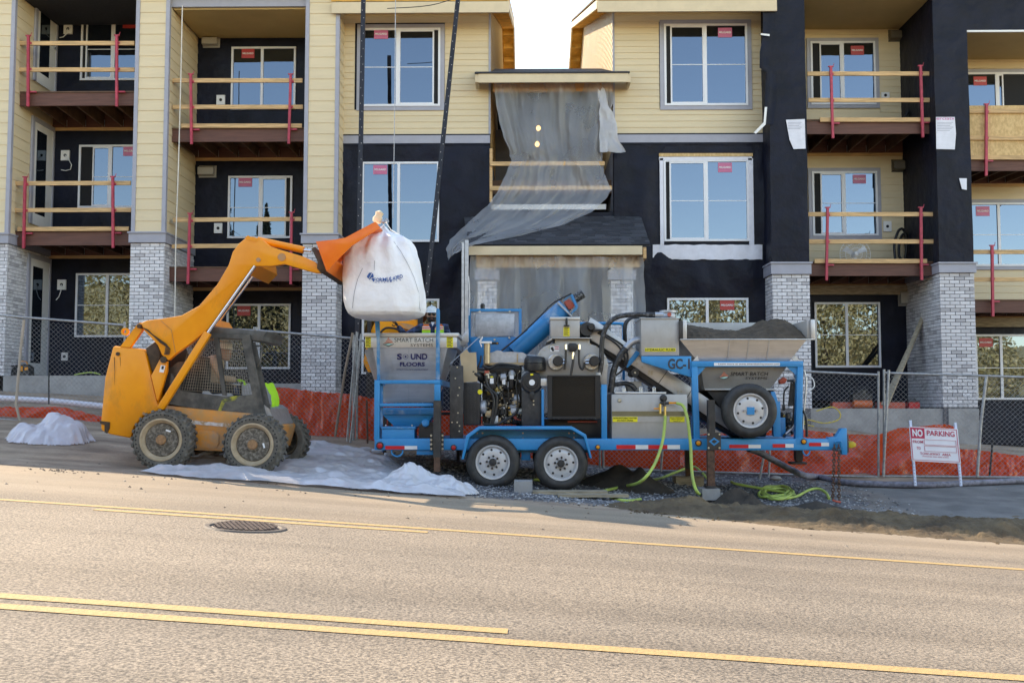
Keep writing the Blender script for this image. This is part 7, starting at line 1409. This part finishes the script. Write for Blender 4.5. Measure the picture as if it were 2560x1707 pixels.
# ---------------------------------------------------------------- blocks, boards, hoses
def block(name, label, cat, x0, y0, x1, y1, Ya, Yb, ms, group=None):
    m = MB(ms); m.pbox(x0, y0, x1, y1, Ya, Yb); z = min(v.z for v in m.v); return solo(m, name, label, cat, P((x0 + x1) / 2, y1, Ya), group)
block('concrete_block', 'grey concrete block wedged between the trailer wheels', 'block', *C7(-648, 1402) if 0 else (1285, 1203), 1331, 1236, 13.6, 13.95, concrete); block('concrete_block', 'concrete block under the front jack foot', 'block', 1756, 1222, 1801, 1250, 13.95, 14.35, concrete); block('timber_block', 'weathered timber block under the far jack', 'block', 1690, 1192, 1760, 1218, 15.7, 16.1, oldwood)
block('board', 'long weathered board lying by the front trailer wheel', 'board', 1332, 1228, 1520, 1237, 13.5, 13.75, oldwood, 'boards by the trailer wheel'); block('board', 'short weathered board overlapping the long one', 'board', 1395, 1236, 1572, 1243, 13.25, 13.45, oldwood, 'boards by the trailer wheel')
def gh(px, py, Y=None):
    """a point on the ground seen at a pixel"""
    lo, hi = 8.0, 19.0
    for _ in range(40):
        mid = (lo + hi) / 2; p = P(px, py, mid)
        if p.z > gz(p.x, p.y): lo = mid
        else: hi = mid
    return P(px, py, lo)
def hose(label, pts, r, ms, name='hose', cat='hose', group=None):
    m = MB(ms); m.tube(smooth_path(pts, 7), r, 10); return solo(m, name, label, cat, pts[-1], group, 60)
S6 = lambda x, y: (1480 + x / 3.675, 1100 + y / 3.675)
up = lambda p, h=.022: p + Vector((0, 0, h))
hose('lime green hose hanging from the tank valve and looping on the gravel', [P(*C7(490, 900), 14.17), P(*C7(490, 950), 14.16), P(*C7(470, 1100), 14.05), P(*C7(410, 1270), 13.9), P(*C7(310, 1395), 13.8), up(gh(*C7(190, 1458)), .05), up(gh(*C7(60, 1472))), up(gh(*C7(28, 1485))), up(gh(*C7(60, 1520))), up(gh(*C7(130, 1545))), up(gh(*C7(220, 1556))), up(gh(*C7(305, 1545)))], .022, lime)
hose('lime green hose running down past the front jack', [P(*C7(575, 806), 14.16), P(*C7(620, 822), 14.14), P(*C7(645, 870), 14.1), P(*C7(665, 960), 14.06), P(*C7(684, 1140), 14.05), P(*C7(690, 1290), 14.0), P(*C7(705, 1400), 13.9), P(*C7(735, 1480), 13.8), up(gh(*C7(775, 1512)))], .022, lime)
hose('lime green hose lying under the trailer behind the sand piles', [up(gh(*C7(-500, 1395))), up(gh(*C7(-150, 1398))), up(gh(*C7(250, 1392))), up(gh(*C7(420, 1392))), up(gh(*C7(560, 1360)), .06), up(gh(*C7(700, 1338)), .12), up(gh(*C7(770, 1358)), .06), up(gh(*C7(810, 1385)))], .021, lime)
cp = []
for k in range(64):
    a = k * .42; rr = 1 + .12 * math.sin(k * .7); cx, cy = 1690 + 135 * rr * math.cos(a) + 20 * math.sin(k * .23), 508 + 46 * rr * math.sin(a) + 12 * math.sin(k * .31); cp.append(up(gh(*S6(cx, cy)), .03 + .025 * abs(math.sin(k * .9))))
hose('lime green hose coiled in a tangle on the gravel', [up(gh(*S6(1280, 455)), .12), up(gh(*S6(1365, 470)), .1)] + cp + [up(gh(*S6(1880, 540)), .04), up(gh(*S6(1990, 515)), .09), up(gh(*S6(2080, 508)), .1), up(gh(*S6(2150, 520)), .06), up(gh(*S6(2180, 552)))], .020, lime)
hose('thick grey pump hose sloping from the trailer to the right edge', [P(*S6(1440, 80), 15.3), P(*S6(1540, 115), 15.5), P(*S6(1700, 200), 15.6), P(*S6(1830, 270), 15.5), P(*S6(1960, 325), 15.4), up(gh(2040, 1198), .05), up(gh(2110, 1213), .05), up(gh(2200, 1218), .05), up(gh(2320, 1220), .05), up(gh(2450, 1214), .05), up(gh(2620, 1205), .05)], .048, mat('grey_pump_hose', (.10, .10, .12), .7, c2=(.24, .23, .28), v=0, s=14), cat='hose')
hose('yellow air hose looped on the ground behind the gate', [up(gh(x, y), .02) for x, y in ((2040, 1030), (2080, 1020), (2100, 1035), (2095, 1052), (2060, 1060), (2020, 1052), (2010, 1062), (2035, 1068))], .012, mat('yellow_hose', (.62, .48, .05), .5, v=.1), 'air_hose')
for lb, pts, cg in (('long pale pipe on the ground left of the hopper', [(744, 1110), (800, 1126), (880, 1128), (912, 1140)], 0), ('second pale pipe beneath the red sheet', [(760, 1116), (840, 1135), (916, 1146)], 1), ('flat board end among the pipes by the red sheet', [(728, 1108), (792, 1112), (850, 1122)], 2)): m = MB((plwhite, lime, oldwood)[cg]); m.tube(smooth_path([up(gh(x, y)) for x, y in pts]), .018, 8); solo(m, 'pipe', lb, 'pipe', gh(*pts[0]), 'loose pipes by the fence', 50)
bott = plastic('bottle_plastic', .45, (.75, .78, .85), gl=.15)
for lb, px, py, a in (('crushed clear bottle lying behind the trailer corner', 900, 1128, .2), ('clear bottle on its side under the tail lamp', 962, 1142, .9), ('small clear bottle against the red sheet', 930, 1132, -.5)):
    c = gh(px, py); t = thing('plastic_bottle', lb, 'bottle', c, 'littered bottles'); u = Vector((math.cos(a), math.sin(a), 0)); m = MB(bott); m.lathe(c + Vector((0, 0, .035)), u, [(.02, 0), (.033, .01), (.033, .13), (.03, .15), (.012, .19), (.012, .205)], 12); m.build('bottle_body', t, 50); m = MB(blueprint); m.lathe(c + Vector((0, 0, .035)), u, [(.014, .2), (.014, .22)], 10); m.build('cap', t)
c = gh(735, 1102); t = thing('soda_bottle', 'cola bottle with red label standing by the red sheet', 'bottle', c); m = MB(mat('cola', (.02, .008, .005), .15, v=0)); m.lathe(c, (0, 0, 1), [(.035, 0), (.038, .03), (.036, .12), (.034, .18), (.013, .23), (.013, .25)], 14); m.build('bottle_body', t, 50); m = MB(redr); m.lathe(c, (0, 0, 1), [(.0385, .09), (.0385, .15)], 14, cap=False); m.lathe(c, (0, 0, 1), [(.015, .245), (.015, .265)], 10); m.build('label_band', t)
# ---------------------------------------------------------------- no parking sign
SG = lambda x, y: (2240 + x / 7.128, 1030 + y / 7.128)
wht = mat('sign_white', (.74, .73, .77), .45, v=.03); mag = mat('sign_red', (.50, .015, .07), .45, v=.04); slat = mat('pale_blue_post', (.55, .62, .78), .45, m=.2, v=.08)
t = thing('no_parking_sign', 'white and red no parking sign on two perforated posts', 'sign', gh(*SG(350, 1310))); SY = lambda y: 15.62 + (1310 - y) / 1310 * .1
q = lambda x, y, d=0: P(*SG(x, y), SY(y) - d)
for a, b in (((252, 145), (345, 1312)), ((1052, 185), (1158, 1315))):
    m = MB(slat); m.bar(q(*a, -.03), q(*b, -.03), .036, .03, up=(0, 1, 0)); m.build('post', t)
    m = MB(inkm); [m.lathe(q(a[0] + (b[0] - a[0]) * f_, a[1] + (b[1] - a[1]) * f_, -.012), (0, -1, 0), [(.006, 0), (.006, .004)], 6) for f_ in [.66 + .05 * k for k in range(7)]]; m.build('post_hole_disc', t)  # black discs on the post give the shade of its perforations
m = MB(wht); m.prism([q(235, 255), q(1100, 300), q(1155, 912), q(285, 866)], (0, .012, 0)); bdp = m.build('board', t)
m = MB(mag); o_ = .003
for r in (((248, 268), (1082, 312), (1080, 322), (249, 276)), ((1070, 312), (1082, 312), (1138, 890), (1126, 890)), ((300, 848), (1138, 890), (1136, 882), (300, 840)), ((249, 268), (262, 268), (310, 850), (298, 850)), ((252, 272), (505, 285), (515, 470), (268, 462))): m.add([q(*p, o_) for p in r], [(0, 1, 2, 3)])
m.build('red_border', t, fix=False)
def st(m, s, x0, y0, x1, y1, **k): sl_ = .052; m.text(s, q(x0, y0, .006), q(x1, y0 + (x1 - x0) * sl_, .006), q(x0 + (y1 - y0) * .08, y1, .006), ex=.001, **k)
m = MB(wht); st(m, 'NO', 285, 300, 470, 430, bold=.04); m.use(mag); st(m, 'PARKING', 545, 320, 1040, 415, bold=.015); st(m, 'FROM', 300, 497, 480, 545, bold=.01); st(m, 'TO', 365, 612, 437, 662, bold=.01); st(m, 'TOW-AWAY  AREA', 428, 710, 975, 755, bold=.01); st(m, 'PHONE 206-684-5444', 475, 772, 935, 795)
for r in (((500, 485), (1065, 510), (1075, 605), (508, 578)), ((508, 598), (1075, 622), (1085, 722), (515, 692))):
    for i in range(4): m.bar(q(*r[i], .004), q(*r[(i + 1) % 4], .004), .004)
m.build('lettering', t, fix=False)
# ---------------------------------------------------------------- things on and by the building
c = P(2138, 636, 21.6); t = thing('fan', 'round white cage fan on the balcony floor behind the guard rail', 'fan', P(2138, 652, 21.6)); r = .33; m = MB(plwhite)
for k in range(28): a = k * 2 * math.pi / 28; m.tube([c + Vector((math.cos(a) * .05, -.07, math.sin(a) * .05)), c + Vector((math.cos(a) * r * .7, -.06, math.sin(a) * r * .7)), c + Vector((math.cos(a) * r, 0, math.sin(a) * r)), c + Vector((math.cos(a) * r * .7, .09, math.sin(a) * r * .7))], .0032, 4)
for rr, y in ((r, 0), (r * .7, -.06), (r * .4, -.07)): m.tube([c + Vector((math.cos(a) * rr, y, math.sin(a) * rr)) for a in [k * 2 * math.pi / 32 for k in range(33)]], .006, 5)
m.build('cage', t, kind='stuff'); m = MB(plwhite)
for k in range(3):
    a = k * 2.094 + .4; u = Vector((math.cos(a), 0, math.sin(a))); v = Vector((-math.sin(a), 0, math.cos(a))); m2 = MB(plwhite); m2.add([c + u * .04 - v * .02, c + u * .26 - v * .03 + Vector((0, -.03, 0)), c + u * .27 + v * .1 + Vector((0, .03, 0)), c + u * .06 + v * .05 + Vector((0, .02, 0))], [(0, 1, 2, 3)]); m2.build('blade', t)
m.lathe(c, (0, -1, 0), [(.05, -.12), (.06, -.05), (.05, .07), (.03, .09)], 16); m.build('motor', t, 40); m = MB(plwhite); m.bar(c + Vector((0, 0, -r)), P(2138, 652, 21.6), .05); m.box((c.x - .15, 21.45, P(2138, 652, 21.6).z - .02), (c.x + .15, 21.75, P(2138, 652, 21.6).z)); m.build('stand', t)
def coil(label, pts, r, Y=21.9): m = MB(black); m.tube(smooth_path([P(x, y, Y + .05 * i) for i, (x, y) in enumerate(pts)]), r, 8); solo(m, 'cable_coil', label, 'cable', P(*pts[0], Y), 'black cables on the balconies', 50)
coil('black cable looped in the corner of the fan balcony', [(2238, 650), (2236, 610), (2246, 578), (2258, 574), (2266, 600), (2262, 648), (2248, 640), (2250, 600), (2262, 585), (2274, 610)], .03); coil('black cable loop in the corner of the top right balcony', [(2262, 296), (2275, 270), (2292, 264), (2288, 290), (2272, 298), (2285, 275), (2294, 280)], .035)
m = MB(mat('pale_trim_stick', (.42, .45, .36), .7, v=.1)); m.bar(P(2308, 650, 21.7), P(2324, 488, 22.2), .03); solo(m, 'trim_board', 'pale trim board leaning in the corner of the fan balcony', 'board', P(2308, 650, 21.7))
for i, (x0, y0, x1, y1, lb) in enumerate(((2216, 1012, 2316, 772, 'long timber leaning on the brick pier above the gate'), (2208, 1012, 2310, 792, 'second long timber leaning beside the first'))): m = MB(oldwood); m.bar(P(x0, y0, 20.6 + .1 * i), P(x1, y1, 21.6 + .1 * i), .09, .04); solo(m, 'timber', lb, 'timber', P(x0, y0, 20.6), 'timbers leaning on the pier')
# compressor and toolboxes on the right slab
sl_z = Z(1021, YC); c = P(2152, 1000, 21.0); c.z = sl_z; t = thing('air_compressor', 'orange portable air compressor on the slab behind the gate', 'compressor', c); orx = mat('compressor_orange', (.55, .12, .03), .4, v=.1)
m = MB(orx)
for dz in (.09, ): m.lathe(c + Vector((-.22, -.1, dz)), (1, 0, 0), [(.03, 0), (.085, .03), (.085, .4), (.03, .43)], 18); m.lathe(c + Vector((-.22, .1, dz)), (1, 0, 0), [(.03, 0), (.085, .03), (.085, .4), (.03, .43)], 18)
m.build('tank', t, 40); m = MB(blk); m.box(c + Vector((-.2, -.12, .17)), c + Vector((.2, .12, .3))); m.lathe(c + Vector((0, 0, .3)), (0, 0, 1), [(.15, 0), (.15, .08), (.1, .12)], 14); m.tube(smooth_path([c + Vector((-.22, 0, .17)), c + Vector((-.2, 0, .42)), c + Vector((.2, 0, .42)), c + Vector((.22, 0, .17))]), .014, 8); m.build('motor_cover', t)
for lb, x0, x1, ms in (('long red toolbox left of the orange compressor', 2068, 2126, tred), ('red toolbox right of the orange compressor', 2180, 2246, tred), ('small red tool case at the end of the slab', 2256, 2282, redr)):
    a, b = X(x0, 21.1), X(x1, 21.1); t = thing('toolbox', lb, 'toolbox', ((a + b) / 2, 21.1, sl_z), 'toolboxes on the slab'); m = MB(ms); m.box((a, 21.0, sl_z + .002), (b, 21.2, sl_z + .13)); m.build('case', t); m = MB(blk); m.box((a, 20.99, sl_z + .132), (b, 21.21, sl_z + .155)); m.tube([((a + b) / 2 - .06, 21.1, sl_z + .15), ((a + b) / 2 - .05, 21.1, sl_z + .2), ((a + b) / 2 + .05, 21.1, sl_z + .2), ((a + b) / 2 + .06, 21.1, sl_z + .15)], .01, 6); m.build('lid', t)
# tool bag and drill on the left slab
zl = Z(938, YC); c = Vector((X(70, 20.9), 20.9, zl)); t = thing('tool_bag', 'black and yellow tool bag on the slab beside the door', 'tool bag', c); m = MB(blk); m.prism([c + Vector((-.2, -.12, 0)), c + Vector((.2, -.12, 0)), c + Vector((.18, -.1, .18)), c + Vector((.08, -.08, .25)), c + Vector((-.12, -.08, .23)), c + Vector((-.19, -.1, .12))], (0, .22, 0)); m.build('bag_body', t); m = MB(amber); m.box(c + Vector((-.04, -.125, .1)), c + Vector((.06, -.121, .2))); m.box(c + Vector((.1, -.125, .12)), c + Vector((.17, -.121, .18))); m.tube(smooth_path([c + Vector((-.1, 0, .22)), c + Vector((-.06, 0, .3)), c + Vector((.06, 0, .3)), c + Vector((.1, 0, .24))]), .012, 6); m.build('bag_pocket', t)
c = Vector((X(32, 20.8), 20.8, zl)); t = thing('power_drill', 'yellow and black cordless tool standing on the slab by the brick pier', 'drill', c); m = MB(blk); m.box(c + Vector((-.05, -.04, 0)), c + Vector((.06, .04, .07))); m.box(c + Vector((-.02, -.025, .07)), c + Vector((.025, .025, .18))); m.build('battery_grip', t); m = MB(amber); m.tube([c + Vector((-.08, 0, .2)), c + Vector((.06, 0, .21))], .035, 12); m.build('tool_head', t, 40); m = MB(dsteel); m.tube([c + Vector((.06, 0, .21)), c + Vector((.14, 0, .21))], .014, 8); m.build('chuck', t)
hose('green hose tangled on the left slab', [Vector((X(x, 20.8), 20.8, zl + .02 + h)) for x, h in ((198, 0), (215, .03), (235, .05), (250, .04), (262, .01))], .014, lime, 'garden_hose')
# black masts, rope, hoist line
mastm = mat('black_mast', (.014, .013, .018), .4, m=.3, v=.2); dotm = mat('mast_rivet', (.45, .42, .4), .5, v=.1)
def mast(label, a, b, w_, Y0, Y1, ga=None):
    A, B_ = P(*a, Y0), P(*b, Y1); t = thing('steel_mast', label, 'mast', B_, 'perforated black masts'); m = MB(mastm); m.bar(A, B_, w_, .06, up=(0, 1, 0)); m.build('rail', t); m = MB(dotm); n = int((A - B_).length / .16); d = (B_ - A).normalized()
    for k in range(n): p = A.lerp(B_, (k + .5) / n); m.lathe(p + Vector(((k % 2 - .5) * w_ * .4, -.031, 0)), (0, -1, 0), [(.009, 0), (.007, .003)], 6)
    m.build('rivet', t, kind='stuff')
mast('upright black perforated mast in front of the left gable window', (909, -20), (889, 1075), .085, 19.3, 18.6); mast('leaning black perforated mast right of the left gable window', (1147, -20), (1066, 740), .085, 19.3, 18.8)
hose('thin grey line hanging past the gable window to the bag', [P(989, -10, 15), P(987, 250, 14.8), P(983, 545, 14.3)], .006, oldgalv, 'hoist_line', 'rope'); hose('pale rope hanging down the second brick pier', [P(456, 15, 20.3), P(452, 200, 20.3), P(446, 420, 20.3), P(440, 590, 20.3), P(438, 720, 20.3), P(437, 800, 20.3)], .012, mat('rope', (.6, .56, .5), .8, v=.1), 'rope', 'rope'); hose('black overhead cable above the gable roof', [P(968, 22, 19.5), P(1040, 18, 19.5), P(1085, 12, 19.5), P(1128, 0, 19.4)], .008, black, 'cable', 'cable')
# orange machine behind the worker
t = thing('compact_excavator', 'orange compact machine parked behind the hopper and worker', 'excavator', on_ground(985, 18.2)); m = MB(ora); m.ppoly([(908, 905), (922, 838), (940, 800), (1010, 796), (1050, 800), (1060, 900), (1040, 930), (920, 930)], 18.0, 19.0); m.build('hood', t); m = MB(blk); m.pbox(918, 800, 927, 842, 17.96, 18.05); m.pbox(1044, 760, 1056, 900, 17.98, 18.1); m.pbox(915, 930, 1055, 1010, 18.0, 19.0); m.build('cab_post', t)
m = MB(oradirt); m.ppoly([(1000, 806), (1030, 812), (1044, 822), (1042, 830), (1000, 818)], 17.9, 17.99); m.build('boom_cover', t); m = MB(blk); m.tube(smooth_path([P(950, 832, 17.9), P(965, 820, 17.9), P(990, 822, 17.9), P(1000, 830, 17.9)]), .02, 8); m.build('hydraulic_hose', t); m = MB(blk); gzm = gz(-2.4, 18.3); m.box((P(915, 1000, 18.1).x, 18.0, gzm), (P(1055, 1000, 18.1).x, 18.35, gzm + .5)); m.build('track', t)
# ---------------------------------------------------------------- trees across the street and an added bright bank, seen only in the window panes
bank = mat('fill_bank_grass', (.42, .34, .16), .9, c2=(.56, .46, .24), v=0, s=1.5, det=8)
m = MB(bank); rows = [[(x, y, gz(x, -12) - .3 + h * (1 + .25 * noise.noise((x * .12, h, 1)))) for x in strip(-60, 60, 2)] for y, h in ((-22, 0), (-25, 2), (-28, 5.5), (-32, 7.5), (-45, 8.5), (-80, 8.8))]  # bank added to brighten the dark gaps between the mirrored trees
m.sheet(rows); m.build('fill_bank', smooth=60, kind='structure', fix=False)
leafm = [mat('spring_leaf', c, .7, v=.25, s=2) for c in ((.62, .49, .22), (.50, .42, .18), (.72, .58, .30))]; bark = mat('bark', (.10, .075, .05), .9, v=.2)
def tree(label, x, y, h, w_, seed, conifer=False):
    random.seed(seed); z0 = gz(x, y); t = thing('conifer' if conifer else 'tree', label, 'tree', (x, y, z0), 'trees across the street'); m = MB(bark); m.tube([(x, y, z0), (x + .2, y, z0 + h * .4), (x, y, z0 + h * .9)], [.18, .12, .03], 8)
    for k in range(16): a = random.uniform(0, 6.28); zz = z0 + h * random.uniform(.15, .8); L = w_ * random.uniform(.4, .9) * (1 - (zz - z0) / h * .5); m.tube([(x, y, zz), (x + math.cos(a) * L * .6, y + math.sin(a) * L * .6, zz + L * .4), (x + math.cos(a) * L, y + math.sin(a) * L, zz + L * (.9 if not conifer else .1))], [.05, .03, .01], 5)
    m.build('trunk', t, 60); m = MB(*([mat('fir_needle', (.025, .045, .022), .8, v=.3)] if conifer else leafm))
    for k in range(13000 if not conifer else 5000):
        f_ = random.random(); zz = z0 + h * (.1 + .92 * f_); rr = w_ * ((1 - f_) * 1.0 + .03 if conifer else (.35 + .75 * math.sin(min(1, f_ * 1.15) * math.pi)) * random.uniform(.2, 1) ** .5); a = random.uniform(0, 6.28); rr *= random.uniform(.3, 1) if conifer else 1; c = Vector((x + math.cos(a) * rr, y + math.sin(a) * rr, zz + (-.25 * rr if conifer else 0))); s = random.uniform(.06, .16); u = Vector((random.uniform(-1, 1), random.uniform(-1, 1), random.uniform(-1, 1))).normalized() * s; v = u.orthogonal().normalized() * s * random.uniform(.3, .7); m.c = random.randrange(len(m.mats)); m.add([c - u, c + v, c + u, c - v], [(0, 1, 2, 3)])
    m.build('crown', t, fix=False)
for i, (x, y, h, w_) in enumerate(((-26, -20, 10.3, 3.6), (-21, -22, 9.6, 3.5), (-16, -19, 10.2, 3.6), (-11, -21, 9.3, 3.4), (-6, -19, 9.9, 3.5), (-1, -22, 9.4, 3.4), (4, -20, 9.8, 3.6), (9, -19, 10.8, 3.7), (14, -21, 9.9, 3.7), (18.5, -19, 9.2, 3.5), (23, -21, 10.2, 3.7), (28, -20, 9.6, 3.6))): tree(('bushy', 'broad', 'thin', 'tall', 'low', 'spreading', 'full', 'golden', 'dense', 'round', 'leaning', 'last')[i] + ' spring tree across the street reflected in the windows', x, y, h, w_, 50 + i)
tree('dark fir across the street reflected in the second floor window', -18.3, -17, 13.2, 2.0, 80, True); tree('shorter dark fir beside the first across the street', -16.2, -18, 12.2, 1.7, 81, True)
